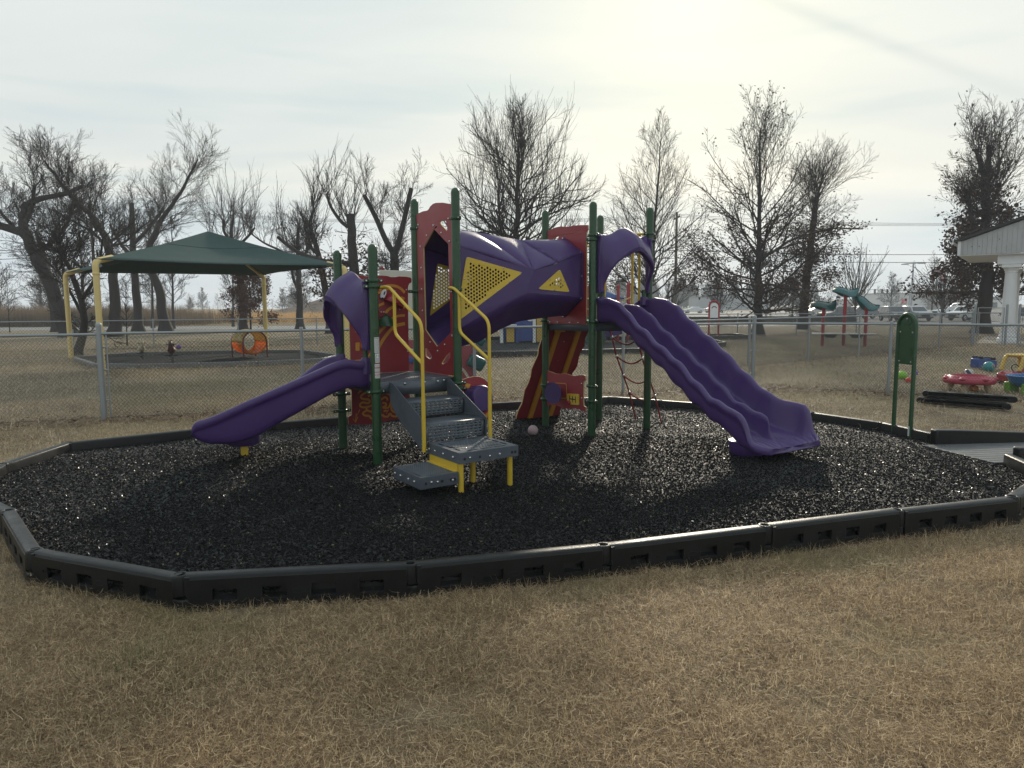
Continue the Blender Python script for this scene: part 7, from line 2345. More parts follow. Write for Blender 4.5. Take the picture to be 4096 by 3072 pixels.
for k in range(4):
    a = 0.5 + math.pi * k / 2; mb = MB(); mb.tube([(0.28 * math.cos(a), 0.28 * math.sin(a), 0.18), (0.33 * math.cos(a), 0.33 * math.sin(a), -0.01)], [0.06, 0.05], 10); mb.build('leg', TAN, wt_)
mb = MB(); mb.box((-0.02, -0.12, 0.08), (0.14, 0.12, 0.10)); mb.build('orange_block', mat('orange_block_plastic', (0.6, 0.2, 0.02), 0.4), wt_, bevel=0.03)

w2 = thing('water_table', 'blue and lime green two-tier water table at the right picture edge', 'water table', (9.58, 12.95, GZ), 0.1)
mb = MB()
vs = []
sec = [(1.0, 0.30), (1.04, 0.33), (1.0, 0.34), (0.95, 0.33), (0.90, 0.18), (0.0, 0.17)]
mb.lathe([(0.0, 0.13), (0.30, 0.13), (0.42, 0.20), (0.47, 0.31), (0.49, 0.335), (0.46, 0.34), (0.43, 0.32), (0.38, 0.22), (0.0, 0.20)], 28)
mb.v = [(x * 1.15, y * 0.8, z) for x, y, z in mb.v]; mb.build('basin', LBLUE, w2, ang=60)
for (x, y) in ((-0.34, -0.2), (0.34, -0.2), (0.34, 0.2), (-0.34, 0.2)):
    mb = MB(); mb.box((x, y, 0.10), (0.22, 0.14, 0.22)); mb.build('leg', LGREEN, w2, bevel=0.03, seg=3)
mb = MB(); mb.tube([(0.02, 0, 0.2), (0.02, 0, 0.62)], [0.11, 0.085], 14); mb.build('column', LGREEN, w2)
mb = MB(); mb.lathe([(0.0, 0.58), (0.16, 0.58), (0.21, 0.64), (0.22, 0.66), (0.19, 0.655), (0.0, 0.62)], 24); mb.build('upper_bowl', LBLUE, w2, ang=60)
mb = MB(); mb.tube([(-0.02, -0.12, 0.40), (-0.02, -0.15, 0.40)], 0.06, 16); mb.build('spinner', TEAL, w2)

cz = thing('push_car', 'yellow and red ride-in toy car behind the blue water table', 'toy car', (10.28, 14.4, GZ), R(200))
cz.scale = (0.85, 0.85, 0.85)
mb = MB(); mb.tube(arc_pts([(-0.32, 0.22, 0.18), (-0.28, 0.22, 0.66), (0.20, 0.22, 0.70), (0.34, 0.22, 0.35)], 0.12), 0.045, 10); mb.build('roof_pillar', YPL, cz)
mb = MB(); mb.tube(arc_pts([(-0.32, -0.22, 0.18), (-0.28, -0.22, 0.66), (0.20, -0.22, 0.70), (0.34, -0.22, 0.35)], 0.12), 0.045, 10); mb.build('roof_pillar', YPL, cz)
mb = MB(); mb.box((-0.04, 0, 0.70), (0.50, 0.50, 0.05)); mb.build('roof', YPL, cz, bevel=0.02)
mb = MB(); mb.prism([(-0.42, 0.08), (0.46, 0.08), (0.48, 0.26), (0.25, 0.34), (0.15, 0.22), (-0.20, 0.22), (-0.30, 0.38), (-0.42, 0.36)], [], 0.5, lambda u, v, w: V3((u, w, v))); mb.build('body', REDG, cz, bevel=0.04, seg=3)
for (x, y) in ((-0.28, -0.24), (-0.28, 0.24), (0.30, -0.24), (0.30, 0.24)):
    mb = MB(); mb.lathe([(0.0, -0.035), (0.08, -0.035), (0.085, 0.0), (0.08, 0.035), (0.0, 0.035)], 16, (x, y, 0.085), Matrix.Rotation(R(90), 3, 'X')); mb.build('wheel', DARK, cz)
mb = MB(); mb.tube([(0.17 + 0.02 * math.sin(t), 0.09 * math.cos(t), 0.40 + 0.09 * math.sin(t)) for t in np.linspace(0, 2 * math.pi, 18, endpoint=False)], 0.012, 6, closed=True); mb.build('steering_wheel', DARK, cz)

tk = thing('toy_truck', 'blue plastic toy truck lying on its side on the leaf-strewn lawn', 'toy truck', (11.75, 17.75, GZ), R(8))
mb = MB(); mb.prism([(-0.27, 0.04), (0.26, 0.04), (0.27, 0.22), (0.10, 0.235), (0.06, 0.28), (-0.16, 0.30), (-0.27, 0.27)], [], 0.26, lambda u, v, w: V3((u, w, v))); mb.build('body', BLUE, tk, bevel=0.025, seg=3)
for (x, z, y) in ((-0.17, 0.30, -0.08), (0.17, 0.27, -0.08), (-0.17, 0.30, 0.1), (0.17, 0.27, 0.1)):
    mb = MB(); mb.lathe([(0.0, -0.03), (0.062, -0.03), (0.066, 0), (0.062, 0.03), (0.0, 0.03)], 14, (x, y, z)); mb.build('wheel', DARK, tk)
mb = MB(); mb.box((0.0, -0.134, 0.15), (0.14, 0.004, 0.07)); mb.build('side_window', DARK, tk)

ball('large lime green ball on the lawn behind the green sign', 8.42, 15.35, 0.10, (0.20, 0.45, 0.03))
ball('tiny purple ball just right of the green sign', 9.28, 16.35, 0.05, (0.10, 0.05, 0.30))
ball('small red ball half hidden behind the green sign leg', 8.22, 14.75, 0.06, (0.5, 0.03, 0.02))
ball('striped brown, navy and white ball behind the pink water table', 9.95, 15.5, 0.112, (0.50, 0.48, 0.42), bands=[((0.02, 0.03, 0.08), (0.5, 0.9), (-0.28, 0.28)), ((0.20, 0.10, 0.05), (1.3, 0.2), (-0.5, 0.0)), ((0.22, 0.12, 0.06), (0.2, 1.6), (0.5, 0.95))])
ball('teal ball with red mark leaning on the blue toy truck', 11.38, 17.0, 0.128, (0.03, 0.22, 0.24), bands=[((0.45, 0.06, 0.04), (1.25, 0.35), (1.30, 1.48)), ((0.06, 0.30, 0.25), (0.4, 1.2), (0.1, 0.4))])

# ------------------------------------------------------------------ porch of the building at right
SID = mat('grey_board_siding', (0.40, 0.40, 0.40), 0.75, 0.12, 1.2, 0.2, 8, dust=0.4, dustcol=(0.22, 0.21, 0.20))
SHIN = mat('dark_shingle', (0.035, 0.034, 0.034), 0.9, 0.3, 4, 0.5, 20)
TRIM = mat('white_trim', (0.66, 0.66, 0.66), 0.6, 0.06, 2, dust=0.1)
po = thing('porch', 'grey gabled porch corner with white round column at the picture edge', 'porch', (19.82, 28.65, GZ), R(-36))
Q = lambda x, y, z: V3((x, y, z - GZ))
XL, XR, ZE, SL = -1.83, 10.8, 4.05, 0.355       # eave ends, eave height, roof pitch
XM = (XL + XR) / 2
tp = lambda x: ZE + SL * (x - XL) if x < XM else ZE + SL * (XR - x)
zbm = 3.46
n_b = 78                                        # vertical boards of the gable face
for i in range(n_b):
    x0 = XL + 0.02 + (XR - XL - 0.04) * i / n_b; x1 = XL + 0.02 + (XR - XL - 0.04) * (i + 1) / n_b - 0.007
    mb = MB(); mb.prism([(x0, zbm - GZ), (x1, zbm - GZ), (x1, tp(x1) - 0.10 - GZ), (x0, tp(x0) - 0.10 - GZ)], [], 0.03, lambda u, v, w, i=i: V3((u, -0.46 - w + 0.003 * (i % 3), v)))
    mb.build('gable_board', SID, po, smooth=False)
mb = MB(); mb.prism([(XL + 0.04, zbm + 0.02 - GZ), (XR - 0.04, zbm + 0.02 - GZ), (XR - 0.04, tp(XR) - 0.12 - GZ), (XM, tp(XM) - 0.12 - GZ), (XL + 0.04, tp(XL) - 0.12 - GZ)], [], 0.1, lambda u, v, w: V3((u, -0.38 - w, v))); mb.build('gable_core', SID, po, smooth=False)
for (xa, xb) in ((XL - 0.14, XM), (XR + 0.14, XM)):
    za_, zb2_ = ZE - 0.05 - 0.05, tp(XM)
    mb = MB(); mb.prism([(xa, za_ - GZ), (xb, zb2_ - GZ), (xb, zb2_ + 0.10 - GZ), (xa, za_ + 0.10 - GZ)], [], 6.5, lambda u, v, w: V3((u, 2.65 - w, v))); mb.build('roof', SHIN, po, smooth=False)
mb = MB(); mb.box(Q(XL + 0.05, -0.49, 3.72), (0.11, 0.05, 0.56)); mb.build('corner_board', TRIM, po)
mb = MB(); mb.tube([Q(XL - 0.16, -0.55, ZE - 0.08), Q(XL - 0.16, 5.9, ZE - 0.08)], 0.06, 8); mb.build('gutter', TRIM, po)
mb = MB(); mb.box(Q(XM, 2.7, zbm - 0.02), (XR - XL - 0.06, 6.3, 0.03)); mb.build('soffit', TRIM, po)
mb = MB(); mb.box(Q(XM, 0, 3.25), (XR - XL - 2.7, 0.50, 0.40)); mb.build('beam', TRIM, po, bevel=0.01)
mb = MB(); mb.box(Q(-0.17, 2.9, 3.25), (0.50, 5.2, 0.40)); mb.build('beam', TRIM, po, bevel=0.01)
for (cx_, cy_) in ((0.0, 0.0), (XR - 1.9, 0.0), (0.0, 5.2)):
    c = V3((cx_, cy_, 0))
    mb = MB(); mb.lathe([(0.25, 0.42)] + [(0.25 - 0.045 * (t ** 1.6), 0.42 + 2.42 * t) for t in np.linspace(0.05, 1, 10)], 24, c); cl_ = mb.build('column', TRIM, po)
    mb = MB(); mb.box(c + V3((0, 0, 0.06)), (0.70, 0.70, 0.12)); mb.lathe([(0.33, 0.12), (0.35, 0.17), (0.33, 0.22), (0.29, 0.25), (0.31, 0.30), (0.30, 0.34), (0.25, 0.40), (0.25, 0.44)], 24, c); mb.build('column_base', TRIM, cl_, ang=50)
    mb = MB(); mb.lathe([(0.205, 2.80), (0.225, 2.83), (0.225, 2.86), (0.21, 2.88), (0.24, 2.94), (0.28, 3.02)], 24, c); mb.box(c + V3((0, 0, 3.08)), (0.64, 0.64, 0.12)); mb.build('capital', TRIM, cl_, ang=50)
for (x, z) in ((-1.35, 3.78), (-1.1, 3.77), (-0.45, 4.02)):
    mb = MB(); mb.lathe([(0.0, 0.0), (0.018, 0.0), (0.018, 0.004), (0.0, 0.004)], 10, Q(x, -0.48, z), Matrix.Rotation(R(90), 3, 'X')); mb.build('nail_hole', DARK, po)
mb = MB(); mb.box((0, 0, 0), (12.4, 6.6, 0.06)); o = mb.build('porch_slab', CONC, loc=(19.82 + 5.2 * math.cos(R(-36)) - 2.6 * math.sin(R(-36)), 28.65 + 5.2 * math.sin(R(-36)) + 2.6 * math.cos(R(-36)), GZ + 0.01)); o.rotation_euler = (0, 0, R(-36)); tag(o, kind='structure')
# ------------------------------------------------------------------ vehicles along the road and in the lot
GLASS = mat('car_glass', (0.02, 0.024, 0.028), 0.08, 0.05, 2, spec=0.8)
TYRE = mat('tyre_rubber', (0.012, 0.012, 0.012), 0.8)
RIM = mat('alloy_rim', (0.45, 0.45, 0.46), 0.3, metal=0.9)
LAMP = mat('lamp_lens', (0.7, 0.7, 0.68), 0.15)
TAIL = mat('tail_lens', (0.35, 0.01, 0.01), 0.2)
KIND = {'suv': ([(-2.30, 0.35), (-2.36, 0.75), (-2.30, 1.02), (-2.10, 1.55), (-1.75, 1.70), (0.30, 1.72), (0.55, 1.64), (1.18, 1.10), (2.02, 1.00), (2.30, 0.80), (2.34, 0.38)], 1.9, 0.37),
        'van': ([(-2.6, 0.35), (-2.65, 1.0), (-2.6, 1.9), (-2.4, 2.05), (0.9, 2.05), (1.3, 1.95), (1.9, 1.25), (2.5, 1.05), (2.62, 0.7), (2.6, 0.38)], 2.0, 0.36),
        'sedan': ([(-2.25, 0.35), (-2.32, 0.7), (-2.25, 0.98), (-1.55, 1.05), (-0.95, 1.42), (0.25, 1.44), (1.05, 1.0), (2.0, 0.88), (2.25, 0.66), (2.28, 0.36)], 1.8, 0.33)}


def car(label, kind, x, y, rz, col, group='cars beyond the lawn', z=None):
    prof, W, wr_ = KIND[kind]
    t = thing('parked_car', label, 'car', (x, y, (GF + 0.05) if z is None else z), rz, group)
    m = mat('car_paint_%.2f_%.2f_%.2f' % col, col, 0.22, 0.04, 2, coat=0.6, dust=0.05)
    belt = 0.98 if kind != 'van' else 1.25
    mb = MB()
    k = len(prof)
    vs = []
    for (px_, pz_) in prof:
        inset_ = 0.0 if pz_ <= belt + 0.08 else 0.16 * (pz_ - belt) / 0.7
        nose = 0.10 * max(0, (abs(px_) - 1.9) / 0.4)
        w = W / 2 - inset_ - nose
        vs += [(px_, -w, pz_), (px_, w, pz_)]
    fs = [(2 * i, 2 * i + 1, 2 * i + 3, 2 * i + 2) for i in range(k - 1)] + [tuple(2 * i for i in range(k))[::-1], tuple(2 * i + 1 for i in range(k)), (0, 1, 2 * k - 1, 2 * k - 2)]
    mb.add(vs, fs)
    b = mb.build('body', m, t, bevel=0.06, seg=2, ang=50)
    top = [p for p in prof if p[1] > belt + 0.2]
    xa, xb = min(p[0] for p in top), max(p[0] for p in top)
    zt = max(p[1] for p in prof)
    for sgn in (-1, 1):
        n_w = 3 if kind != 'sedan' else 2
        for q in range(n_w):
            x0 = xa + 0.05 + (xb - xa - 0.1) * q / n_w; x1 = xa + 0.05 + (xb - xa - 0.1) * (q + 1) / n_w - 0.07
            yb_, yt_ = W / 2 + 0.004, W / 2 - 0.16 * (zt - 0.12 - belt) / 0.7 + 0.004
            mb = MB(); mb.add([(x0, sgn * (yb_ - 0.012), belt + 0.06), (x1 + (0.25 if q == n_w - 1 else 0), sgn * (yb_ - 0.012), belt + 0.06), (x1, sgn * yt_, zt - 0.14), (x0, sgn * yt_, zt - 0.14)], [(0, 1, 2, 3)])
            mb.build('side_window', GLASS, b, smooth=False)
    fx = [(p, q) for p, q in zip(prof[:-1], prof[1:]) if q[1] < p[1] - 0.25 and q[0] > p[0] + 0.2]
    for (p, q) in fx[:1]:
        nx_, nz_ = (p[1] - q[1]), (q[0] - p[0]); ln = math.hypot(nx_, nz_); o_ = (0.012 * nx_ / ln, 0.012 * nz_ / ln)
        mb = MB(); w = W / 2 - 0.22
        P1 = (p[0] + (q[0] - p[0]) * .08 + o_[0], p[1] + (q[1] - p[1]) * .08 + o_[1]); P2 = (p[0] + (q[0] - p[0]) * .92 + o_[0], p[1] + (q[1] - p[1]) * .92 + o_[1])
        mb.add([(P1[0], -w + .08, P1[1]), (P1[0], w - .08, P1[1]), (P2[0], w + .08, P2[1]), (P2[0], -w - .08, P2[1])], [(0, 1, 2, 3)]); mb.build('windscreen', GLASS, b, smooth=False)
    for sx in (-1.42, 1.42):
        for sy in (-1, 1):
            mb = MB(); mb.lathe([(0.0, -0.10), (wr_ - 0.03, -0.10), (wr_, -0.07), (wr_, 0.07), (wr_ - 0.03, 0.10), (wr_ * 0.62, 0.10), (wr_ * 0.62, 0.07)], 18, (sx, sy * (W / 2 - 0.11), wr_), Matrix.Rotation(R(-90 * sy), 3, 'X')); w_ = mb.build('wheel', TYRE, t)
            mb = MB(); mb.lathe([(0.0, 0.085), (wr_ * 0.6, 0.075), (wr_ * 0.62, 0.06)], 14, (sx, sy * (W / 2 - 0.11), wr_), Matrix.Rotation(R(-90 * sy), 3, 'X')); mb.build('rim', RIM, w_)
    for sy in (-1, 1):
        mb = MB(); mb.box((prof[-2][0] - 0.0, sy * (W / 2 - 0.30), 0.78), (0.10, 0.34, 0.16)); mb.build('headlight', LAMP, b, bevel=0.02)
        mb = MB(); mb.box((prof[1][0] + 0.0, sy * (W / 2 - 0.18), 0.92), (0.08, 0.18, 0.26)); mb.build('tail_light', TAIL, b, bevel=0.02)
    mb = MB(); mb.box((prof[-1][0] - 0.01, 0, 0.62), (0.06, 0.9, 0.26)); mb.build('grille', DARK, b)
    mb = MB(); mb.box((prof[-1][0] + 0.01, 0, 0.42), (0.10, W - 0.14, 0.14)); mb.build('bumper', mat('dark_bumper', (0.05, 0.05, 0.055), 0.5), b, bevel=0.03)
    return t


car('dark grey SUV parked behind the left two leaf shades', 'suv', 36.9, 82.0, R(205), (0.06, 0.065, 0.075))
car('grey SUV showing between the right leaf shade and the dark one', 'suv', 46.4, 96.0, R(190), (0.12, 0.125, 0.13))
car('black SUV facing the playground, left of the silver one', 'suv', 43.9, 82.5, R(262), (0.03, 0.032, 0.036))
car('silver SUV facing the playground with sun on its bonnet, right of the black one', 'suv', 46.6, 83.0, R(268), (0.34, 0.35, 0.36))
car('white SUV parked just left of the porch column', 'suv', 52.3, 82.5, R(200), (0.70, 0.70, 0.70))
car('white van parked farther back above the white SUV', 'van', 75.5, 120.0, R(175), (0.72, 0.72, 0.72))
car('white sedan left of the farther white van', 'sedan', 69.0, 114.0, R(195), (0.68, 0.69, 0.70))
car('dark blue car right of the porch column, cut by the edge', 'sedan', 63.8, 90.0, R(180), (0.02, 0.03, 0.07))
car('small white car driving far off, above the right side of the slide', 'sedan', 40.5, 160.0, R(180), (0.75, 0.75, 0.75), z=GF + 0.05)
car('pale car right of the small white one, far off', 'sedan', 46.5, 165.0, R(5), (0.5, 0.5, 0.5), z=GF + 0.05)
car('distant white pickup-like car left of the second pin oak', 'suv', 62.5, 150.0, R(185), (0.7, 0.7, 0.7))
car('distant silver car close before the second pin oak', 'sedan', 68.5, 152.0, R(180), (0.45, 0.46, 0.47))
car('pale low car seen behind the left leaf shade', 'sedan', 44.0, 104.0, R(186), (0.6, 0.6, 0.58))

# ------------------------------------------------------------------ shops, street furniture
WSH = mat('white_stucco', (0.62, 0.62, 0.61), 0.8, 0.06, 0.3)
TAUPE = mat('taupe_stucco', (0.23, 0.205, 0.185), 0.85, 0.08, 0.3)
SIGR = mat('red_sign_face', (0.55, 0.03, 0.03), 0.4)


def shop(label, x, y, parts):
    b = thing('shop_building', label, 'building', (x, y, GF))
    for (nm, m, c, d) in parts:
        mb = MB(); mb.box(c, d); mb.build(nm, m, b, smooth=False)
    return b


shop('long white flat-roofed shop with red sign panel behind the street light', 112, 220, [('wall', WSH, (7.4, 6, 2.4), (15.6, 12, 4.8)), ('parapet', mat('grey_parapet', (0.35, 0.35, 0.35), 0.7), (7.4, 6, 4.9), (16.0, 12.4, 0.25)), ('red_sign', SIGR, (8.0, -0.1, 2.5), (1.6, 0.2, 1.3)), ('sign_stripe', WSH, (8.2, -0.22, 2.3), (0.8, 0.06, 0.25)), ('base_band', TAUPE, (7.4, -0.06, 0.4), (15.6, 0.1, 0.8))])
shop('taupe shop with white awning band, right of the white one', 127.2, 218, [('wall', TAUPE, (7.2, 6, 2.65), (14.4, 12, 5.3)), ('parapet', mat('dark_parapet', (0.12, 0.10, 0.09), 0.7), (7.2, 6, 5.4), (14.8, 12.4, 0.25)), ('awning', WSH, (8.0, -0.8, 2.75), (14.5, 1.8, 0.35))]
     + [('window', GLASS, (4.0 + 1.5 * k, -0.06, 1.35), (1.3, 0.12, 1.9)) for k in range(3)] + [('window', GLASS, (10.0 + 1.4 * k, -0.06, 3.9), (1.2, 0.12, 0.9)) for k in range(3)] + [('door_frame', WSH, (3.1, -0.1, 1.3), (0.25, 0.1, 2.3)), ('red_sign', SIGR, (7.0, -0.12, 4.3), (2.4, 0.2, 0.6))])
shop('low pale shop with red sign just left of the porch column', 141.8, 225, [('wall', WSH, (6, 6, 1.9), (12, 12, 3.8)), ('fascia', mat('mid_grey_fascia', (0.3, 0.3, 0.31), 0.7), (6, -0.1, 3.4), (12, 0.2, 0.9)), ('red_sign', SIGR, (5, -0.25, 3.5), (2.0, 0.1, 0.5))] + [('window', GLASS, (2 + 2.4 * k, -0.06, 1.3), (1.8, 0.12, 1.6)) for k in range(4)])
shop('low white metal building far behind the left leaf shade', 95, 215, [('wall', WSH, (4, 5, 1.5), (9.5, 9, 3.0)), ('roof', mat('pale_metal_roof', (0.45, 0.46, 0.47), 0.5), (4, 5, 3.1), (10, 9.6, 0.2)), ('roller_door', TAUPE, (1.2, -0.06, 1.2), (2.2, 0.1, 2.2)), ('roller_door', TAUPE, (6.2, -0.06, 1.2), (2.2, 0.1, 2.2))])
shop('long low grey building beyond the road behind the pin oaks', 62, 240, [('wall', mat('grey_metal_wall', (0.33, 0.34, 0.36), 0.7), (12, 6, 2.2), (24, 12, 4.4)), ('roof', mat('grey_metal_roof', (0.24, 0.25, 0.26), 0.6), (12, 6, 4.5), (24.6, 12.6, 0.3))])

POLE = mat('weathered_pole', (0.11, 0.095, 0.08), 0.9, 0.2, 1)
lp = thing('street_light', 'tall double-headed street light in the lot, right of the leaf shades', 'street light', (50.0, 90.0, GF))
mb = MB(); mb.tube([(0, 0, 0), (0, 0, 7.0)], [0.14, 0.09], 12); mb.lathe([(0.3, 0), (0.3, 0.7), (0.16, 0.75)], 12); mb.build('pole', mat('pale_steel_pole', (0.42, 0.43, 0.44), 0.5), lp)
mb = MB(); mb.tube([(-1.1, 0, 6.95), (1.1, 0, 7.05)], 0.05, 8); ar = mb.build('cross_arm', GALV, lp)
for x in (-1.05, 1.05):
    mb = MB(); mb.box((x, 0, 6.95 + 0.05 * x), (0.8, 0.35, 0.12)); mb.build('lamp_head', GALV, lp, bevel=0.03)
ts = thing('traffic_signal', 'black traffic signals hanging from a mast arm above the far junction', 'traffic light', (105, 190, GF))
mb = MB(); mb.tube([(0, 0, 0), (0, 0, 6.6)], [0.17, 0.12], 12); mb.build('pole', GALV, ts)
mb = MB(); mb.tube([(0, 0, 5.3), (-12.5, 0, 5.6)], [0.11, 0.05], 8); mb.build('mast_arm', GALV, ts)
for x in (-12.0, -9.3, -7.4, -6.0, -4.8):
    mb = MB(); mb.box((x, -0.15, 5.15), (0.42, 0.3, 1.15)); h = mb.build('signal_head', DARK, ts, bevel=0.04)
    for k, c in enumerate(((0.10, 0.01, 0.01), (0.12, 0.08, 0.01), (0.01, 0.10, 0.06))):
        mb = MB(); mb.lathe([(0.13, 0), (0.0, 0.02)], 10, (x, -0.31, 5.5 - 0.35 * k), Matrix.Rotation(R(90), 3, 'X')); mb.build('lens', mat('lens_%d' % k, c, 0.3), h)
fl = thing('flag_pole', 'flagpole with a drooping striped flag by the white shop', 'flagpole', (76.5, 130, GF))
mb = MB(); mb.tube([(0, 0, 0), (0, 0, 8.2)], [0.06, 0.04], 8); mb.sphere((0, 0, 8.25), 0.09, 8); mb.build('pole', GALV, fl)
for k in range(7):
    mb = MB(); mb.add([(0.05, 0, 7.9 - 0.17 * k), (1.4, -0.2, 7.35 - 0.17 * k), (1.4, -0.2, 7.18 - 0.17 * k), (0.05, 0, 7.73 - 0.17 * k)], [(0, 1, 2, 3)]); mb.build('stripe', SIGR if k % 2 == 0 else WHITE, fl, smooth=False, solid=0.01)

PX = [(-80, 64), (-34.0, 59.0), (15.0, 66.0), (62, 66.5), (110, 67)]
tops = []
for i, (x, y) in enumerate(PX):
    z0 = GZ + float(terrain(y))
    p = thing('utility_pole', ('wooden utility pole off beyond the left picture edge', 'wooden utility pole standing among the trees left of the canopy', 'wooden utility pole behind the slender ash tree', 'wooden utility pole near the row of parked cars', 'wooden utility pole beyond the right picture edge')[i], 'utility pole', (x, y, z0), 0, 'utility poles along the road')
    mb = MB(); mb.tube([(0, 0, 0), (0, 0, 10.4)], [0.16, 0.10], 10); mb.build('pole', POLE, p)
    mb = MB(); mb.box((0, 0, 9.9), (0.12, 2.2, 0.12)); ca_ = mb.build('cross_arm', POLE, p)
    for k in (-0.95, 0.0, 0.95):
        mb = MB(); mb.lathe([(0.03, 9.96), (0.05, 10.05), (0.03, 10.14), (0, 10.15)], 8, (0, k, 0)); mb.build('insulator', GALV, p)
    tops.append(V3((x, y, z0)))
for w_i, (dy, h, lab) in enumerate(((-0.95, 10.1, 'thin overhead power line, nearest of the top three'), (0.0, 10.1, 'thin overhead power line, middle of the top three'), (0.95, 10.1, 'thin overhead power line, farthest of the top three'), (0.0, 7.0, 'thicker low communication cable slung under the power lines'), (0.05, 6.3, 'lowest cable slung between the utility poles'))):
    pts = []
    for a, b in zip(tops[:-1], tops[1:]):
        for k in range(12):
            t = k / 12; q = a.lerp(b, t) + V3((0, dy, h - 4 * (0.9 if h > 8 else 0.5) * t * (1 - t))); pts.append(q)
    pts.append(tops[-1] + V3((0, dy, h)))
    mb = MB(); mb.tube(pts, 0.014 if h > 8 else 0.026, 5)
    tag(mb.build('power_line', mat('cable_black', (0.03, 0.03, 0.03), 0.6)), lab, 'power line', 'overhead cables along the road')

# dark low windscreen along the far side of the road, wooden bin in the reeds, earth mound, field posts
ws = thing('windscreen', 'long low dark fabric windscreen beyond the road, right of the slide', 'fence screen', (19.5, 79, GF))
for k in range(8):
    mb = MB(); mb.box((1.15 + 2.3 * k, 0, 0.42), (2.27, 0.03, 0.62 + 0.03 * (k % 2))); mb.build('screen_panel', mat('dark_screen_cloth', (0.018, 0.022, 0.02), 0.9), ws, smooth=False)
    mb = MB(); mb.tube([(2.3 * k, 0.03, 0), (2.3 * k, 0.03, 0.85)], 0.025, 6); mb.build('stake', GALV, ws)
bn = thing('wooden_bin', 'small dark wooden bin at the edge of the brown reeds, between the canopy poles', 'bin', (-50.0, 83.5, GF))
for nm, c, d in (('front_board', (0, -0.6, 0.75), (1.9, 0.06, 1.5)), ('side_board', (-0.95, 0, 0.75), (0.06, 1.2, 1.5)), ('side_board', (0.95, 0, 0.75), (0.06, 1.2, 1.5)), ('lid', (0, 0, 1.56), (2.2, 1.5, 0.1))):
    mb = MB(); mb.box(c, d); mb.build(nm, mat('dark_old_wood', (0.075, 0.06, 0.045), 0.9, 0.2), bn, smooth=False)
mb = MB()
vs, fs = [], []
nr, na = 10, 28
for i in range(nr + 1):
    for j in range(na):
        a = 2 * math.pi * j / na; r = i / nr
        hh = 4.6 * (1 - r) ** 1.15 * (1 + 0.25 * math.sin(3 * a + 1)) * (0.9 + 0.1 * math.sin(7 * a))
        vs.append((-47 + 21 * r * math.cos(a), 185 + 14 * r * math.sin(a), GF + hh - 0.05))
fs = [(i * na + j, i * na + (j + 1) % na, (i + 1) * na + (j + 1) % na, (i + 1) * na + j) for i in range(nr) for j in range(na)]
mb.add(vs, fs); tag(mb.build('earth_mound', ground_mat('brown_earth', (0.15, 0.10, 0.075), (0.12, 0.085, 0.065), (0.16, 0.12, 0.08), (0.1, 0.08, 0.06), 0.1, 0.4, 2), ang=60), kind='structure')

# ------------------------------------------------------------------ tall dry grass beyond the road
REED = blade_mat('tall_dry_grass_blade', (0.20, 0.145, 0.085), (0.12, 0.085, 0.055), (0.28, 0.19, 0.10), 0.06, 0.3, 0.5, 0.62)
GOLD = blade_mat('golden_grass_blade', (0.66, 0.42, 0.17), (0.48, 0.31, 0.14), (0.26, 0.18, 0.10), 0.05, 0.35, 0.5, 0.62)


def rect_base(name, x0, x1, y0, y1, sx, sy, dens, m, label):
    o = grid_obj(name, np.arange(x0, x1 + .1, sx), np.arange(y0, y1 + .1, sy), lambda x, y: 0 * x + GF + 0.034, lambda a, b: True, dens, m)
    return tag(o, label, 'tall grass', kind='stuff')


rb = rect_base('tall_brown_grass', -98, -34, 80, 98, 3, 1.5, lambda x, y: 5.5 * np.clip((-x - 36) / 14, 0.0, 1), FIELD, 'tall brown grass and brush beyond the road at left')
scatter(rb, [blade_mesh('reed_clump', 26, 500 + i, L=(0.8, 1.9), W=0.014, spread=0.32, lean=(0.02, 0.4), m=REED, segs=3, curl=0.15) for i in range(4)], 21, 0.7, 1.4, 0.1, keep=False, group='reed_scatter')
gb = rect_base('golden_grass', -110, 8, 94, 150, 4, 4, lambda x, y: 1.5 * np.clip((155 - y) / 60, 0.2, 1), FIELD, 'golden tufted grass filling the field beyond the road')
scatter(gb, [blade_mesh('gold_clump', 22, 520 + i, L=(0.35, 0.9), W=0.022, spread=0.40, lean=(0.05, 0.7), m=GOLD, segs=2, curl=0.15) for i in range(4)], 23, 0.7, 1.5, 0.1, keep=False, group='gold_scatter')
vb = rect_base('verge_grass', 12, 34, 78, 90, 3, 2, lambda x, y: 3.0 + 0 * x, VERGE, 'brown verge grass beyond the road right of the slide')
scatter(vb, [blade_mesh('verge_clump', 20, 540 + i, L=(0.2, 0.5), W=0.016, spread=0.35, lean=(0.1, 0.9), m=REED, segs=2) for i in range(3)], 25, 0.7, 1.4, 0.1, keep=False, group='verge_scatter')

# ------------------------------------------------------------------ far treeline, one mass on the horizon
protos = []
for i in range(4):
    T = leader_tree(700 + i, 9.0, 0.16, 26, lambda t: 9 * np.interp(t, [0.15, 0.45, 1], [0.30, 0.34, 0.14]), lambda t: 0.35 + 0.7 * t, [(8, 0.5, 42, 3), (4, 0.5, 42, 2)], [0.25, 0.2], 0.18, (0, 0), 0.16, 0.05, rmin=0.035)
    o = tubes(T.main + T.fine, lambda r: 3, 'far_tree', TWIG, None)
    n = len(o.data.vertices); co = np.empty(n * 3, np.float32); o.data.vertices.foreach_get('co', co)
    lv = np.empty(len(o.data.loops), np.int32); o.data.loops.foreach_get('vertex_index', lv)
    protos.append((co.reshape(-1, 3), lv.reshape(-1, 4))); bpy.data.objects.remove(o)


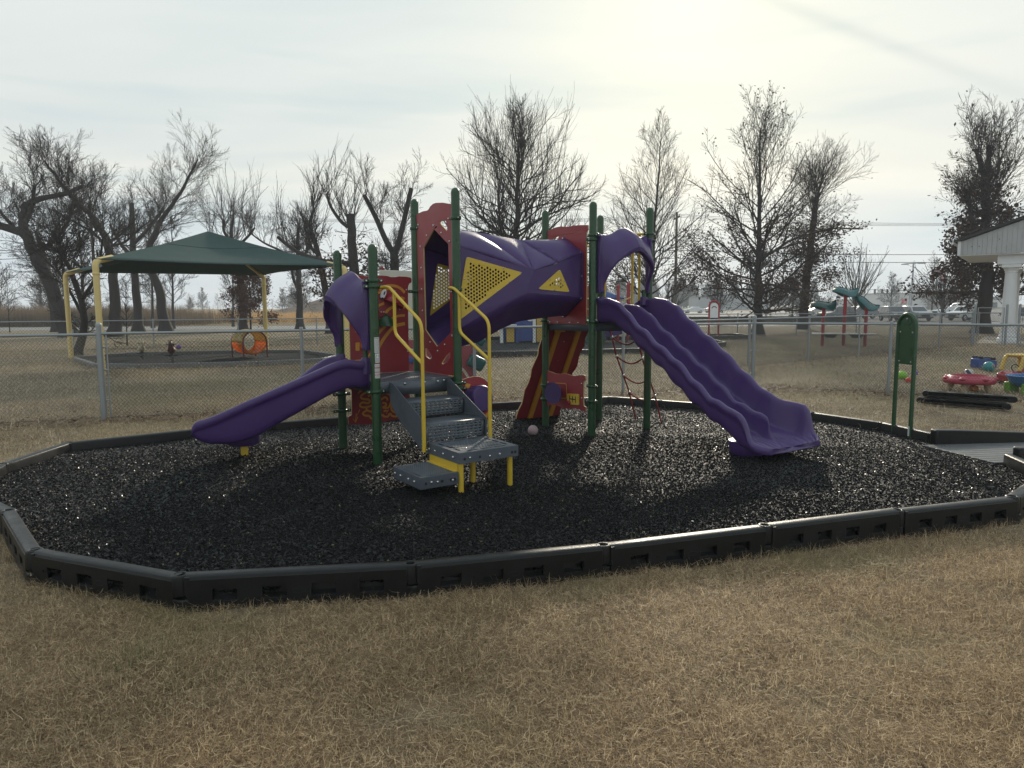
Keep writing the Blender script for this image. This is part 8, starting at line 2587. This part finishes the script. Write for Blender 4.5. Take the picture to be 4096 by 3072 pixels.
def treeline(name, label, spots, seed):
    r = np.random.default_rng(seed); VS, FS, off = [], [], 0
    for (x, y, s) in spots:
        c, f = protos[r.integers(4)]; a = r.uniform(0, 6.28); ca, sa = math.cos(a), math.sin(a)
        v = c * np.array([1.15, 1.15, 1]) * s
        VS.append(np.stack([v[:, 0] * ca - v[:, 1] * sa + x, v[:, 0] * sa + v[:, 1] * ca + y, v[:, 2] + GF], -1)); FS.append(f + off); off += len(c)
    V, F = np.concatenate(VS), np.concatenate(FS)
    me = bpy.data.meshes.new(name)
    me.vertices.add(len(V)); me.vertices.foreach_set('co', V.astype(np.float32).reshape(-1))
    me.loops.add(F.size); me.loops.foreach_set('vertex_index', F.astype(np.int32).reshape(-1))
    me.polygons.add(len(F)); me.polygons.foreach_set('loop_start', np.arange(0, F.size, 4, dtype=np.int32))
    me.update(calc_edges=True); me.validate(); me.materials.append(TWIG)
    o = bpy.data.objects.new(name, me); COL.objects.link(o)
    return tag(o, label, 'treeline', kind='stuff')


r_ = np.random.default_rng(77)
treeline('far_treeline', 'hazy bare woods along the horizon behind the golden field', [(r_.uniform(-330, 20), r_.uniform(395, 440), r_.uniform(0.55, 1.05)) for _ in range(105)] + [(r_.uniform(-150, -75), r_.uniform(120, 150), r_.uniform(0.7, 1.25)) for _ in range(26)], 78)
treeline('far_treeline', 'hazy woods beyond the town side of the road at right', [(r_.uniform(20, 400), r_.uniform(300, 400), r_.uniform(0.9, 1.5)) for _ in range(85)], 79)
EVER = mat('far_evergreen', (0.030, 0.045, 0.030), 0.9, 0.3, 0.4)
vs, fs = [], []
for (x, y, h) in [(r_.uniform(25, 130), r_.uniform(290, 330), r_.uniform(8, 14)) for _ in range(34)] + [(-118, 395, 9), (-122, 398, 8), (-115, 400, 7.5)]:
    for k in range(420):
        t = r_.random() ** 0.8; rad = (1 - t) * h * 0.26 * math.sqrt(r_.random()) + 0.25; a = r_.uniform(0, 6.28); s = r_.uniform(0.35, 0.8)
        c = np.array([x + rad * math.cos(a), y + rad * math.sin(a), GF + 0.12 * h + 0.88 * h * t])
        u, v = r_.normal(0, s, 3), r_.normal(0, s, 3)
        b = len(vs); vs += [tuple(c + u), tuple(c + v), tuple(c - 0.5 * u - 0.5 * v)]; fs.append((b, b + 1, b + 2))
me = bpy.data.meshes.new('far_evergreens'); me.from_pydata(vs, [], fs); me.materials.append(EVER)
o = bpy.data.objects.new('far_evergreens', me); COL.objects.link(o); tag(o, 'dark hazy evergreens in the woods on the right horizon', 'treeline', kind='stuff')

# ------------------------------------------------------------------ the hazy air
HZ = bpy.data.materials.new('haze'); HZ.use_nodes = True
t_ = HZ.node_tree; t_.nodes.clear()
vo = t_.nodes.new('ShaderNodeVolumePrincipled'); vo.inputs['Color'].default_value = (0.86, 0.91, 0.97, 1); vo.inputs['Density'].default_value = 0.0010; vo.inputs['Anisotropy'].default_value = 0.0
ou = t_.nodes.new('ShaderNodeOutputMaterial'); t_.links.new(vo.outputs[0], ou.inputs['Volume'])
mb = MB(); mb.box((0, 255, 8.0), (1800, 720, 20.0))
hz = mb.build('haze', HZ, smooth=False); tag(hz, kind='stuff')
